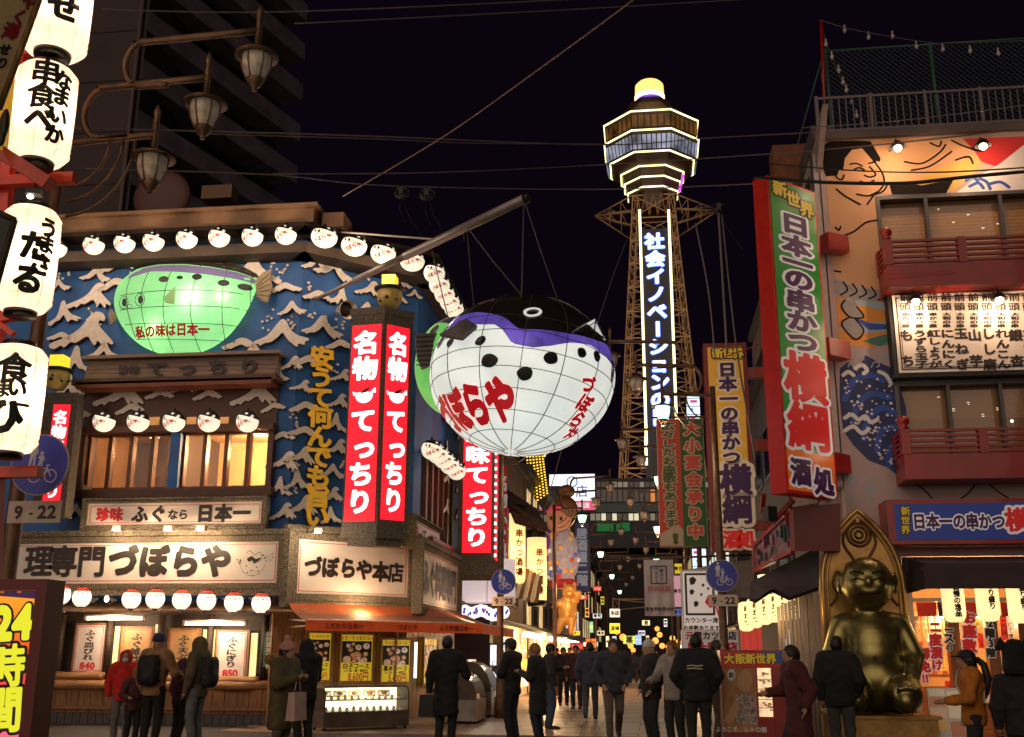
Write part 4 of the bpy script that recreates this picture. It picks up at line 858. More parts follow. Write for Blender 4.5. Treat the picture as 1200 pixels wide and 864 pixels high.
for i in range(5): ftext(b, fr, 'ふぐ料理', .26, 1.55-i*.27, .07, .024, res=12)
b.build('lettering', M('faint_red', (.6, .3, .35), .5), T)
# ------------------------------------------------------------------ big white puffer fish balloon
YF = 17.6; BC = onY(612, 440, YF); mpp = (BC-CAM)@_f/FPX; RA, RB, RC = 107*mpp, 107*mpp, 94*mpp
BF = thing('balloon_puffer_fish', 'giant white puffer fish balloon with black back hanging over the street', 'balloon', BC)
def hit(x, y, k=1., c=BC, R=(RA, RB, RC)):
    r = ray(x, y); S_ = np.array([1/(R[0]*k), 1/(R[1]*k), 1/(R[2]*k)]); o = (CAM-c)*S_; d = r*S_; a = d@d; h_ = o@d; q = h_*h_-a*(o@o-1)
    if q < 0: t = -h_/a
    else: t = (-h_-math.sqrt(q))/a
    p = (o+d*t); p = p/np.linalg.norm(p); return math.atan2(p[0], -p[1]), math.asin(np.clip(p[2], -1, 1))
rx = Matrix.Rotation(math.radians(6), 3, 'Y')@Matrix.Rotation(math.radians(-8), 3, 'X'); rxi = np.array(rx.inverted())
def bulge(p):
    q = rxi@p; a = math.atan2(q[0], -q[1]); e = math.asin(max(-1, min(1, q[2]/np.linalg.norm(q)))); return 1+.013*abs(math.sin(7*(a-.12)))**.8*math.cos(e)+.004*abs(math.sin(e*6.5+1.2))
def ep(az, el, k=1., c=BC, R=(RA, RB, RC)):
    p = np.array([math.cos(el)*math.sin(az), -math.cos(el)*math.cos(az), math.sin(el)]); return c+k*(bulge(p) if c is BC else 1)*p*np.array(R)
def zones(T, c, R, lowpx, uppx, mats, names, n=140, back=(.2, .33)):
    def bf(px_, bk):
        h_ = sorted(hit(x, y, 1, c, R) for x, y in px_); A = [a for a, _ in h_]; E_ = [e for _, e in h_]; sp_ = 2*math.pi-(A[-1]-A[0])
        A2 = A+[A[-1]+sp_*.35, A[-1]+sp_*.65]; E2 = E_+[bk, bk]; return lambda az: float(np.interp(az, A2, E2, period=2*math.pi))
    lo, up = bf(lowpx, back[0]), bf(uppx, back[1]); segs = [(lambda a: -math.pi/2, lo, 22), (lo, lambda a: max(up(a), lo(a)+.01), 4), (lambda a: max(up(a), lo(a)+.01), lambda a: math.pi/2, 14)]
    for (f0, f1, m), mt, nm in zip(segs, mats, names):
        vs = [ep(2*math.pi*i/n, f0(2*math.pi*i/n)+(f1(2*math.pi*i/n)-f0(2*math.pi*i/n))*j/m, 1, c, R) for j in range(m+1) for i in range(n)]
        b = MB(); b.add(vs, [(j*n+i, j*n+(i+1) % n, (j+1)*n+(i+1) % n, (j+1)*n+i) for j in range(m) for i in range(n)], 0, True); b.build(nm, mt, T)
whitep = M('balloon_white_cloth', (.8, .84, .78), .6, emit=.74, noise=.14, nscale=1.4, bump=.12, bscale=5)
zones(BF, BC, (RA, RB, RC), [(507, 404), (515, 392), (535, 384), (560, 381), (580, 381), (590, 388), (600, 403), (625, 408), (645, 406), (667, 402), (690, 405), (706, 416), (715, 428)],
      [(510, 393), (517, 386), (530, 376), (542, 370), (560, 367), (577, 368), (592, 373), (607, 386), (650, 389), (690, 397), (706, 402), (714, 410)],
      [whitep, M('balloon_violet', (.16, .1, .62), .25, noise=.6, nscale=2.2, emit=.4), M('balloon_black', (.02, .016, .014), .25, bump=.1, bscale=3, spec=.7)], ['white_belly', 'violet_band', 'black_back'])
def esh(mb, c, R, x, y, vf, k=1.008, rot=0., mi=0, scale=1.):
    az, el = hit(x, y, 1, c, R); co, si = math.cos(rot), math.sin(rot); v = vf[0]*scale; u_, w_ = v[:, 0]*co-v[:, 1]*si, v[:, 0]*si+v[:, 1]*co
    out = []
    base = ep(az, el, 1, c, R); tu = np.array([math.cos(az), math.sin(az), 0]); tw = np.array([-math.sin(el)*math.sin(az), math.sin(el)*math.cos(az), math.cos(el)])
    for a, bb in zip(u_, w_):
        p = (base+tu*a+tw*bb-c)/np.array(R); p = p/np.linalg.norm(p); out.append(c+p*np.array(R)*(k+.004)*(bulge(p) if c is BC else 1))
    mb.add(out, vf[1], mi)
R3 = (RA, RB, RC)
def disc(a, c_, n=20): return np.array([(a*math.cos(t), c_*math.sin(t)) for t in np.linspace(0, 2*math.pi, n+1)[:-1]]), [tuple(range(n))]
b = MB()
for x, y, a, c_, ro in ((519, 401, .13, .1, .9), (564, 400, .1, .075, .4), (574, 423, .145, .11, .1), (645, 420, .12, .105, 0), (615, 438, .125, .11, 0), (680, 414, .09, .09, 0), (698, 418, .1, .09, 0), (716, 435, .2, .12, 1.5), (529, 402, .1, .09, .3)):
    esh(b, BC, R3, x, y, shape([[(a*math.cos(t)*(1+.06*math.sin(3*t+x)), c_*math.sin(t)*(1+.07*math.cos(2*t+y))) for t in np.linspace(0, 6.28, 20)[:-1]]], 14), 1.006, ro)
b.each('black_spot', black, BF)
rdm = M('balloon_red_letter', (.72, .012, .015), .5, emit=.25, ecol=(.9, .01, .02))
b = MB(); az0, el0 = hit(586, 466)
for i, ch in enumerate('やらぼづ'):
    v, f, _ = glyph(ch, .065, 44); v = v*np.array([.45, .74])*(1.06-.03*i); az = az0-.335*i; el = el0-.03-.02*i
    out = [];
    for a, c_ in v: out.append(ep(az+a/RA/math.cos(el), el+c_/RC, 1.014))
    b.add(out, f)
for x, y, ch, ro in ((688, 450, 'づ', -.12), (684, 472, 'ぼ', -.2), (676, 491, 'ら', -.3), (668, 507, 'や', -.45)):
    v, f, _ = glyph(ch, .05, 34); esh(b, BC, R3, x, y, (v*np.array([.33, .32]), f), 1.007, ro)
b.build('red_letters', rdm, BF)
wire = M('seam_wire', (.06, .07, .05), .6)
b = MB()
def wl(f): return [BC+p*np.array(R3)*1.003*bulge(p) for p in [np.array(tuple(rx@Vector(tuple(f(t))))) for t in np.linspace(0, 1, 90)]]
for k in range(14):
    a = k*2*math.pi/14+.12; b.tube(wl(lambda t: (math.cos(-1.5+t*2.5)*math.sin(a), -math.cos(-1.5+t*2.5)*math.cos(a), math.sin(-1.5+t*2.5))), .0075, 4)
for e in (-1.1, -.82, -.56, -.32, -.1, .12, .34): b.tube(wl(lambda t: (math.cos(e)*math.sin(6.2832*t), -math.cos(e)*math.cos(6.2832*t), math.sin(e))), .0065, 4)
b.build('seam_wires', wire, BF)
b = MB(); bw = M('balloon_bright_white', (.85, .85, .82), .5, emit=.5)
esh(b, BC, R3, 624, 367, shape([], 30, strokes=[[(.13*math.cos(t), .09*math.sin(t)) for t in np.linspace(0, 6.28, 24)]], width=.05), 1.008, .25)
b.add([ep(*hit(669, 390), 1.01), ep(*hit(708, 400), 1.01), ep(*hit(692, 378), 1.06), ep(*hit(680, 384), 1.04)], [(0, 1, 2, 3)])
b.build('eye_ring', bw, BF)
b = MB(); b.tube([ep(*hit(669, 390), 1.02), ep(*hit(692, 392), 1.05), ep(*hit(708, 400), 1.02)], .012, 5); b.tube([ep(*hit(692, 378), 1.07), ep(*hit(692, 398), 1.03)], .012, 5); b.tube([ep(*hit(692, 382), 1.07), ep(*hit(678, 390), 1.04)], .008, 5); b.tube([ep(*hit(692, 382), 1.07), ep(*hit(703, 397), 1.04)], .008, 5); b.build('beak_lines', black, BF)
def ribfin(T, pts, mt, mr, nm, n=9, c=None):
    """pts = root a, root b, tip b, tip a (3-D)"""
    a0, b0, b1, a1 = pts; b = MB(); nn = np.cross(b0-a0, a1-a0); nn = nn/np.linalg.norm(nn)*.02
    b.hexa([a0-nn, b0-nn, b1-nn, a1-nn, a0+nn, b0+nn, b1+nn, a1+nn]); o = b.build(nm, mt, T)
    for i in range(n+1):
        t = i/n; r = MB(); r.tube([a0+(b0-a0)*t-nn*1.3, a1+(b1-a1)*t-nn*1.3], .014, 5); q = r.build('fin_ray', mr, o)
        for v_ in q.data.vertices: v_.co -= Vector(T['_o'])
fb, fr_ = M('fin_black', (.05, .035, .05), .6), M('fin_ray', (.3, .26, .26), .6)
hp = lambda x, y, k: ep(*hit(x, y), k)
ribfin(BF, [hp(548, 376, 1.0), hp(560, 384, 1.0), hp(553, 405, 1.16), hp(529, 400, 1.14)], fb, fr_, 'side_fin')
ribfin(BF, [hp(562, 358, 1.0), hp(580, 352, 1.0), BC+V3(-.33, 1.0, 1.42), BC+V3(-.75, 1.1, 1.28)], M('fin_pink', (.3, .12, .12), .6), fr_, 'back_fin')
lamp('balloon_lamp', BC+V3(-.5, -2.6, -3.2), 14, (.9, 1, .9), .5)
# the second, green one half hidden behind it
GC = onY(536, 430, 20.0); mg = (GC-CAM)@_f/FPX; GR = (50*mg, 50*mg, 60*mg)
GF = thing('balloon_puffer_fish', 'green puffer fish balloon half hidden behind the giant white one', 'balloon', GC)
zones(GF, GC, GR, [(487, 396), (495, 384), (505, 379), (518, 378), (530, 380), (560, 384), (584, 394)], [(489, 391), (497, 378), (508, 373), (520, 372), (535, 374), (560, 378), (583, 388)],
      [M('balloon_green_cloth', (.2, .72, .16), .6, emit=.45, noise=.2, nscale=2), M('balloon_violet2', (.12, .1, .3), .5, noise=.4), M('balloon_black', (.02, .016, .014), .25)], ['green_belly', 'violet_band', 'black_back'], 40)
b = MB(); esh(b, GC, GR, 509, 387, disc(.1, .14), 1.01); b.build('eye', black, GF)
gp = lambda x, y, k: ep(*hit(x, y, 1, GC, GR), k, GC, GR)
b = MB(); pz = [(487, 392), (512, 391), (508, 402), (507, 415), (509, 428), (494, 433), (489, 420), (487, 405)]; ff = Frame(gp(500, 410, 1.12)*V3(1, 1, 0), (1, .3, 0)); b.prism([ff.px(x, y) for x, y in pz], ff, -.05, .05); o = b.build('ribbed_fin', M('fin_brown_dark', (.13, .09, .09), .6, noise=.3), GF)
for k in range(7):
    r = MB(); y = 395+k*5.5; r.tube([ff.P(*ff.px(488, y, .07), .07), ff.P(*ff.px(508, y-1, .07), .07)], .012, 5); q = r.build('fin_ray', fb, o)
    for v_ in q.data.vertices: v_.co -= Vector(GF['_o'])
# pole that carries them
PT = onY(617, 232, 17.5); PB = P_at(FC, 370, 351, .15); T = thing('mounting_pole', 'long grey pole leaning out from the corner to carry the fish balloon', 'pole', PB)
b = MB(); b.tube([PB, PB+(PT-PB)*.25], .045, 10); b.tube([PB+(PT-PB)*.22, PB+(PT-PB)*.52], .07, 10); b.tube([PB+(PT-PB)*.48, PT], .09, 12); b.build('tube', M('grey_pole', (.32, .26, .25), .45, .3, noise=.2), T)
b = MB(); b.ell(PT, (.1, .1, .1), 10, 6); 
for t in (.75, .99): b.tube([PB+(PT-PB)*t-UPV*.02, PB+(PT-PB)*t-UPV*.25], .015, 5)
b.build('fittings', darkmetal, T); b = MB(); b.tube([P_at(FC, 400, 272, .8), PB+(PT-PB)*.64], .02, 6); b.build('stay_rod', cream, T)
for i, (x, y, fr) in enumerate(row):
    if i % 2 == 0: lamp('eave_lantern_glow', P_at(fr, x, y+14, 1.35), 30, (1, .76, .54), .2)
p = P_at(FC, 372, 622, 1.0); T = thing('flood_light', 'small flood light at the left top of the corner signboard', 'flood light', p); b = MB(); b.box(p, (.16, .14, .1), .5); b.tube([p, p-FC.n*.5], .015, 6); b.build('housing', spot_m, T); lamp('flood_bulb', p+FC.n*.1-UPV*.12, 40, (1, .75, .5), .04)
lamp('awning_bulb', FC.P(1.4, 2.4, .9), 45, (1, .66, .36), .2); lamp('awning_bulb', FS.P(1.6, 2.3, 1.1), 40, (1, .66, .36), .2)
rp = M('rope', (.12, .1, .1), .7)
for nm, t0, q in (('rope', .99, hp(611, 352, 1.02)), ('rope', .99, hp(652, 352, 1.02)), ('rope', .76, hp(612, 350, 1.02)), ('rope', .76, GC+V3(.3, .2, GR[2])), ('rope', .6, GC+V3(-.2, 0, GR[2])), ('rope', .99, hp(612, 346, 1.03))):
    b = MB(); A_ = PB+(PT-PB)*t0; b.tube([A_, A_+(q-A_)*.5-UPV*.03, q], .011, 5); b.build(nm, rp, BF)
T = thing('horn_speaker', 'small round horn loudspeaker on the blue corner wall', 'loudspeaker', P_at(FC, 396, 366, .3)); b = MB(); p = P_at(FC, 396, 366, .1); b.tube([p, p+FC.n*.15+V3(0, 0, .03), p+FC.n*.42+V3(.05, 0, -.05)], [.06, .1, .22], 14, cap=False); b.build('horn', cream, T); b = MB(); b.tube([p+FC.n*.1, p+FC.n*.36], [.05, .17], 14); b.build('throat', darkwood, T)
# ------------------------------------------------------------------ the lattice tower
TY = 172.; tz = lambda y, Y=TY: float(onY(768, y, Y)[2]); TX = float(onY(770, 385, TY)[0]); tp = (onY(768, 400, TY)-CAM)@_f/FPX
TW = thing('observation_tower', 'tall lit lattice observation tower with a glowing orange top at the end of the street', 'tower', (TX, TY, 0))
lat = M('tower_steel', (.4, .23, .1), .45, .3, noise=.3, nscale=.6, emit=.04)
deckm = M('tower_deck', (.07, .035, .022), .5, noise=.4, nscale=.8); neon = M('tower_neon', (1, .95, .55), emit=2.2, ecol=(1, .93, .42))
def hw(z): z0, z1 = tz(243), tz(520); return 24.5*tp+(44-24.5)*tp*(z0-z)/(z0-z1)
zt = tz(238); levels = []; z = zt
while z > 8: levels.append(z); z -= max(4.2, hw(z)*.95)
levels.append(8.)
b = MB()
for sx in (-1, 1):
    for sy in (-1, 1):
        b = MB()
        for i in range(len(levels)-1):
            z0, z1 = levels[i], levels[i+1]; h0, h1 = hw(z0), hw(z1); wdt = .9
            for ox, oy in ((0, 0), (wdt, 0), (0, wdt)):
                b.tube([(TX+sx*(h0-ox), TY+sy*(h0-oy), z0), (TX+sx*(h1-ox), TY+sy*(h1-oy), z1)], .11, 4, smooth=False)
            m = 2
            for j in range(m):
                t0, t1 = j/m, (j+1)/m; hh0, hh1 = h0+(h1-h0)*t0, h0+(h1-h0)*t1; q0, q1 = z0+(z1-z0)*t0, z0+(z1-z0)*t1
                b.tube([(TX+sx*hh0, TY+sy*hh0, q0), (TX+sx*(hh1-wdt), TY+sy*hh1, q1)], .06, 4, smooth=False); b.tube([(TX+sx*hh0, TY+sy*(hh0-wdt), q0), (TX+sx*hh1, TY+sy*hh1, q1)], .06, 4, smooth=False)
        b.build('leg', lat, TW)
b = MB(); b.box((TX, TY+4, tz(655)/2), (30, 24, tz(655))); b.build('base_hall', M('tower_base', (.03, .028, .03), .8, noise=.3), TW)
b = MB()
for i in range(len(levels)-1):
    z0, z1 = levels[i], levels[i+1]; h0, h1 = hw(z0), hw(z1)
    for (ax, ay, bx, by) in ((-1, -1, 1, -1), (1, -1, 1, 1), (1, 1, -1, 1), (-1, 1, -1, -1)):
        A_, B_ = V3(TX+ax*h0, TY+ay*h0, z0), V3(TX+bx*h0, TY+by*h0, z0); C_, D_ = V3(TX+ax*h1, TY+ay*h1, z1), V3(TX+bx*h1, TY+by*h1, z1)
        b.tube([A_, B_], .14, 4, smooth=False); b.tube([A_-UPV*.9, B_-UPV*.9], .07, 4, smooth=False); b.tube([A_, D_], .1, 4, smooth=False); b.tube([B_, C_], .1, 4, smooth=False)
b.build('bracing', lat, TW)
R8 = math.pi/8
def ring(yf, hwp, r=.16):
    Rr = hwp*tp/math.cos(R8); z = tz(yf, TY-hwp*tp); return [(TX+Rr*math.cos(R8+k*math.pi/4), TY+Rr*math.sin(R8+k*math.pi/4), z) for k in range(9)], z, Rr
prof = []
levelsD = [(243, 24), (226, 26), (222, 29), (218, 29), (211, 31), (206, 33), (199, 34), (193, 37), (186, 44), (177, 50), (152, 56), (150, 56), (148, 54), (130, 56), (128, 57), (125, 45), (118, 26), (113, 24)]
b = MB(); pr = []
for y, h in levelsD: pr.append((h*tp/math.cos(R8), tz(y, TY-h*tp*.99)))
pr = sorted(pr, key=lambda q: q[1]); b.lathe([(r, z) for r, z in pr], (TX, TY, 0), 8, rot=R8, smooth=False); b.build('observation_deck', deckm, TW)
b = MB()
for y, h in ((129, 56.5), (151.5, 56.5), (177, 50)):
    pts, z, Rr = ring(y, h); b.tube(pts, .16, 6, smooth=False)
for y, h in ((194, 37.5), (206.5, 33.5), (218.5, 29.5)): pts, z, Rr = ring(y, h); b.tube(pts, .15, 6, smooth=False)
b.build('neon_rings', neon, TW)
wl_ = M('tower_window_white', (.08, .085, .11), emit=3.2, noise=.95, nscale=.3); wo = M('tower_window_warm', (.1, .045, .01), emit=.9, noise=.95, nscale=.4)
b = MB(); b2 = MB()
for k in range(8):
    a0, a1 = R8+k*math.pi/4, R8+(k+1)*math.pi/4
    for (yb, yt_, h, bb, nn) in ((174, 158, 53.3, b, 8), (148, 134, 55.2, b2, 6)):
        z0, z1 = tz(yb, TY-h*tp), tz(yt_, TY-h*tp); rr0 = (h+.6)*tp/math.cos(R8); rr1 = rr0+(.35 if bb is b else .1)
        for j in range(nn):
            t0, t1 = (j+.12)/nn, (j+.88)/nn; p = lambda t, r: V3(TX+r*(math.cos(a0)*(1-t)+math.cos(a1)*t), TY+r*(math.sin(a0)*(1-t)+math.sin(a1)*t), 0)
            bb.quad(p(t0, rr0)+UPV*z0, p(t1, rr0)+UPV*z0, p(t1, rr1)+UPV*z1, p(t0, rr1)+UPV*z1)
b.build('deck_windows', wl_, TW)['kind'] = 'stuff'; b2.build('upper_deck_windows', wo, TW)['kind'] = 'stuff'
b = MB(); zz = [tz(y) for y in (128, 116, 112, 101, 98)]; b.lathe([(15*tp, zz[1]-.3), (18*tp, zz[1]), (18*tp, zz[2]), (17.5*tp, zz[3]), (14*tp, zz[4]), (0.01, zz[4]+.5)], (TX, TY, 0), 20); b.build('glowing_dome', M('tower_dome', (1, .42, .06), emit=1.7, ecol=(1, .5, .14), noise=.0), TW)
b = MB(); b.lathe([(18.6*tp, zz[1]-.3), (18.6*tp, zz[1]+.5)], (TX, TY, 0), 20); b.build('dome_rim', neon, TW)
b = MB(); b.lathe([(17*tp, tz(121)), (17*tp, tz(115))], (TX, TY, 0), 16); b.build('violet_light', M('violet_glow', (.25, .1, 1), emit=.6), TW)
b = MB(); p0 = onY(801, 205, TY-4); p1 = onY(796, 225, TY-4); b.tube([p0, p1], .2, 6); b.build('violet_tube', M('violet_tube', (.8, .05, 1), emit=1.5), TW)
# side trusses
b = MB()
for s_, tipx, tipy in ((-1, 697, 257), (1, 842, 247)):
    tip = onY(tipx, tipy, TY); tip[2] = tz(250)
    for oy in (-3.5, 3.5):
        r0 = V3(TX+s_*25*tp, TY+oy, tz(238)); r1 = V3(TX+s_*26*tp, TY+oy, tz(272)); r2 = V3(TX+s_*27*tp, TY+oy, tz(255))
        for q in (r0, r1, r2): b.tube([q, tip], .13, 4)
        for t in (.3, .6): b.tube([r0+(tip-r0)*t, r1+(tip-r1)*t], .09, 4); b.tube([r0+(tip-r0)*t, r2+(tip-r2)*(t-.2)], .07, 4)
        b.tube([r0+(tip-r0)*.8, r2+(tip-r2)*.3], .07, 4)
for k in range(6): b.tube([(TX-24*tp+k*9.6*tp, TY-26*tp, tz(262)), (TX-24*tp+(k+.5)*9.6*tp, TY-26*tp, tz(236)), (TX-24*tp+(k+1)*9.6*tp, TY-26*tp, tz(262))], .12, 4)
b.build('side_trusses', lat, TW)
FT = Frame((TX, TY-hw(tz(400))-3.2, 0), (1, 0, 0)); u0, u1, v0, v1 = FT.rect(753, 268, 788, 560)
b = MB(); b.fbox(FT, u0, u1, v0, v1, -1, 0); b.build('sign_panel', M('tower_sign_panel', (.01, .012, .03), .4), TW)
for x0, y0, x1, y1 in ((749.5, 246, 757.5, 520), (783.5, 246, 793, 500)):
    b = MB(); q0, q1 = FT.px(x0, y0, .3), FT.px(x1, y1, .3); b.tube([FT.P(*q0, .3), FT.P(*q1, .3)], .2, 6); b.build('neon_line', neon, TW)
b = MB(); b.tube([FT.P(*FT.px(756.5, 512, .3), .3), FT.P(*FT.px(757.5, 545, .3), .3)], .2, 6); b.build('neon_line', neon, TW)
tl_, th = M('tower_letter', (1, 1, 1), emit=1.6), M('tower_letter_halo', (.12, .25, 1), emit=1.5)
for i, ch in enumerate('社会イノベーションの日'):
    y = 283+i*20.6; x = 767+(y-283)*.037; u, v = FT.px(x, y); b = MB(); kw = dict(res=30, vertical=True, sx=1.12)
    ftext(b, FT, ch, u, v, 20*tp, .1, bold=.075, mi=1, **kw); ftext(b, FT, ch, u, v, 20*tp, .25, bold=.03, mi=0, **kw); b.build('letter', [tl_, th], TW)
for x, y in ((776, 509), (777, 523)): b = MB(); u, v = FT.px(x, y); b.fbox(FT, u-.5, u+.5, v-.4, v+.4, 0, .2); b.build('sign_light', M('tower_letter_blue', (.5, .75, 1), emit=1.5), TW)
for sx in (-1, 1): lamp('tower_floodlight', (TX+sx*9, TY-14, 9), 17000, (1, .66, .3), 1., 'SPOT', (TX-sx*1, TY-2, 70), 60)
lamp('tower_floodlight', (TX, TY-16, tz(262)), 450, (1, .75, .5), 1., 'SPOT', (TX, TY-3, tz(190)), 100)
# ------------------------------------------------------------------ street lamp posts with three hanging lanterns
LY = 10.; lb = onY(43, 400, LY)*V3(1, 1, 0)
iron = M('lamp_iron', (.16, .085, .05), .5, .35, noise=.4, nscale=8, bump=.1)
lgl = M('lamp_glass_unlit', (.5, .38, .3), .35, noise=.45, nscale=12, emit=.06); lgr = M('lamp_glass_lit', (.5, 1, .72), emit=4.0, ecol=(.45, 1, .68))
def lamp_post(loc, label, lit=False):
    T = thing('street_lamp', label, 'street lamp', loc, 'three lantern lamp posts along the street'); q = lambda x, y: onY(x, y, LY)-lb
    top = q(75, 150)[2]; b = MB(); b.tube([(0, 0, 0), (0, 0, .5), (0, 0, .52), (0, 0, top*.55), (0, 0, top)], [.13, .13, .09, .08, .06], 12); b.build('pole', iron, T, local=True)
    A = [q(182, 158), q(243, 95), q(303, 40)]; j = [V3(0, 0, A[0][2]-.02), None, None]; tails = [q(182, 120), q(248, 50), q(306, -20)]
    for i in range(3):
        a = A[i]; b = MB(); zt_ = a[2]
        if i == 0: pts = [V3(0, 0, zt_-.05), V3(a[0]*.5, 0, zt_-.02), V3(a[0], 0, zt_)]
        else:
            p0 = V3(A[i-1][0]*.72, 0, A[i-1][2]-.01); xl = p0[0]-.32; zm = (p0[2]+zt_)/2; r_ = (zt_-p0[2])/2
            pts = [p0]+[V3(xl-math.sin(t)*r_*.75+.0, 0, zm-math.cos(t)*r_) for t in np.linspace(0, math.pi, 9)]+[V3(a[0], 0, zt_+.04)]
        b.tube(smoothpath(pts, 3), .04, 8); b.build('arm', iron, T, local=True)
        b = MB(); b.tube([V3(a[0], 0, zt_-.2), V3(a[0], 0, zt_+.22), V3(a[0], 0, zt_+.27), V3(a[0], 0, zt_+.36)], [.035, .035, .045, .008], 8)
        h0 = zt_-.2; b.lathe([(.02, 0), (.1, -.02), (.235, -.07), (.24, -.085), (.12, -.085)], (a[0], 0, h0), 16)
        b.lathe([(.03, -.5), (.02, -.47), (.06, -.44), (.085, -.4), (.1, -.37), (.1, -.36)], (a[0], 0, h0), 12)
        for k in range(6):
            an = k*math.pi/3+.3; b.tube([V3(a[0]+.165*math.cos(an), .165*math.sin(an), h0-.085), V3(a[0]+.16*math.cos(an), .16*math.sin(an), h0-.2), V3(a[0]+.1*math.cos(an), .1*math.sin(an), h0-.37)], .008, 5)
        b.build('lantern_frame', iron, T, local=True)
        b = MB(); b.lathe([(.09, -.37), (.13, -.28), (.155, -.18), (.158, -.086)], (a[0], 0, h0), 14); b.build('lantern_glass', lgr if (lit and i == 0) else lgl, T, local=True)
    b = MB()
    for k, r_ in enumerate((.45, .6, .75)):
        c_ = A[0][2]-.05; b.tube([V3(r_*math.sin(t), 0, c_-.95+.0*k+(.95)*(1-math.cos(t))*.98+.0) if False else V3(.12+r_*math.sin(t), 0, c_-(r_*1.15)*math.cos(t)) for t in np.linspace(0.05, math.pi/2, 10)], .018, 6)
    b.build('scroll', iron, T, local=True); return T
LP0 = lamp_post(lb, 'nearest street lamp with three unlit brown lanterns at the upper left', False)
Xl = float((onY(588, 690, 26)[0]+onY(649, 690, 41)[0])/2); Xr = float(onY(846, 700, 22.7)[0])
LPL = lamp_post((Xl, 26, 0), 'street lamp on the left carrying the second blue road sign, lowest lantern lit green', True)
for i, Y in enumerate((41, 56, 72, 90)): dup(LPL, (Xl, Y, 0), ('second', 'third', 'fourth', 'fifth')[i]+' lit street lamp down the left side of the street', random.uniform(-.1, .1))
for i, Y in enumerate((22.7, 32, 45, 60, 78)):
    dup(LPL, (Xr, Y, 0), 'street lamp in front of the yellow sign on the right, lowest lantern lit green' if i == 0 else ORD[i]+' lit street lamp down the right side of the street', math.pi+random.uniform(-.08, .08))
A0 = onY(182, 158, LY)-lb
for X_, Y_, s_ in ((Xl, 26, 1), (Xl, 41, 1), (Xr, 22.7, -1), (Xr, 32, -1), (Xr, 45, -1), (Xl, 60, 1)): lamp('lantern_bulb', (X_+s_*A0[0], Y_, A0[2]-.75), 60, (1, .8, .5), .1)
def round_sign(p, s, label, txt=True, ry=0.):
    """blue disc: adult and child above a bicycle, plate below"""
    T = thing('road_sign', label, 'road sign', p); fr = Frame(p, (math.cos(ry), math.sin(ry), 0)); b = MB(); R_ = .3*s
    def dsc(r, d0, d1, m): b.prism([(r*math.cos(t), r*math.sin(t)) for t in np.linspace(0, 6.2832, 41)[:-1]], fr, d0, d1, m)
    dsc(R_, 0, .015, 0); dsc(R_*.955, .015, .019, 1)
    b.build('disc', [M('sign_rim', (.4, .36, .33), .5), M('sign_blue', (.008, .025, .42), .35, noise=.12)], T)
    b = MB(); k = R_/40
    def poly(pts): b.prism([(x*k, y*k) for x, y in pts], fr, .019, .022)
    poly([(-2+3.4*math.cos(t)-7, 31+3.4*math.sin(t)) for t in np.linspace(0, 6.28, 11)[:-1]]); poly([(-14, 26), (-5, 26), (-3, 14), (-5, 13), (-6, 20), (-6, -2), (-9, -2), (-9, 10), (-10, 10), (-12, -2), (-15, -2), (-13, 20), (-15, 14), (-17, 15)])
    poly([(2+2.5*math.cos(t), 15+2.5*math.sin(t)) for t in np.linspace(0, 6.28, 11)[:-1]]); poly([(-1, 12), (5, 12), (7, 5), (5, 5), (4, 8), (4, -3), (2, -3), (1.5, 3), (0, -3), (-2, -3), (0, 8), (-3, 8)])
    fshape(b, fr, shape([], 60, strokes=[[((x+8*math.cos(t))*k, (-15+8*math.sin(t))*k) for t in np.linspace(0, 6.28, 20)] for x in (-5, 17)]+[[(-5*k, -15*k), (-1*k, -5*k), (12*k, -5*k), (17*k, -15*k)], [(5*k, -15*k), (-1*k, -5*k), (-2*k, -2*k), (-4*k, -2*k)], [(5*k, -15*k), (12*k, -5*k), (11*k, -1*k), (14*k, -1*k)], [(-5*k, -15*k), (5*k, -15*k)]], width=1.6*k), .0225)
    b.build('symbols', M('sign_symbol', (.6, .6, .68), .5), T)
    b = MB(); b.prism([(-.27*s, -.56*s), (.27*s, -.56*s), (.27*s, -.35*s), (-.27*s, -.35*s)], fr, 0, .012); b.build('hours_plate', M('plate_white', (.62, .5, .42), .5, noise=.08), T)
    b = MB()
    if txt: ftext(b, fr, '9', -.16*s, -.455*s, .17*s, .014, bold=.04); ftext(b, fr, '22', .13*s, -.455*s, .17*s, .014, bold=.04, sx=1.1); ftext(b, fr, '-', -.03*s, -.455*s, .13*s, .014, bold=.03)
    b.build('hours', ink, T); return T
round_sign(onY(47.5, 545, 9.55), 1.0, 'large blue round road sign of people and bicycle on the nearest lamp post')
round_sign(onY(590, 682, 25.8), 1.0, 'small blue round road sign on the lamp post by the display cases'); round_sign(onY(846, 675, 22.5), 1.08, 'small blue round road sign in front of the yellow sign on the right', True)
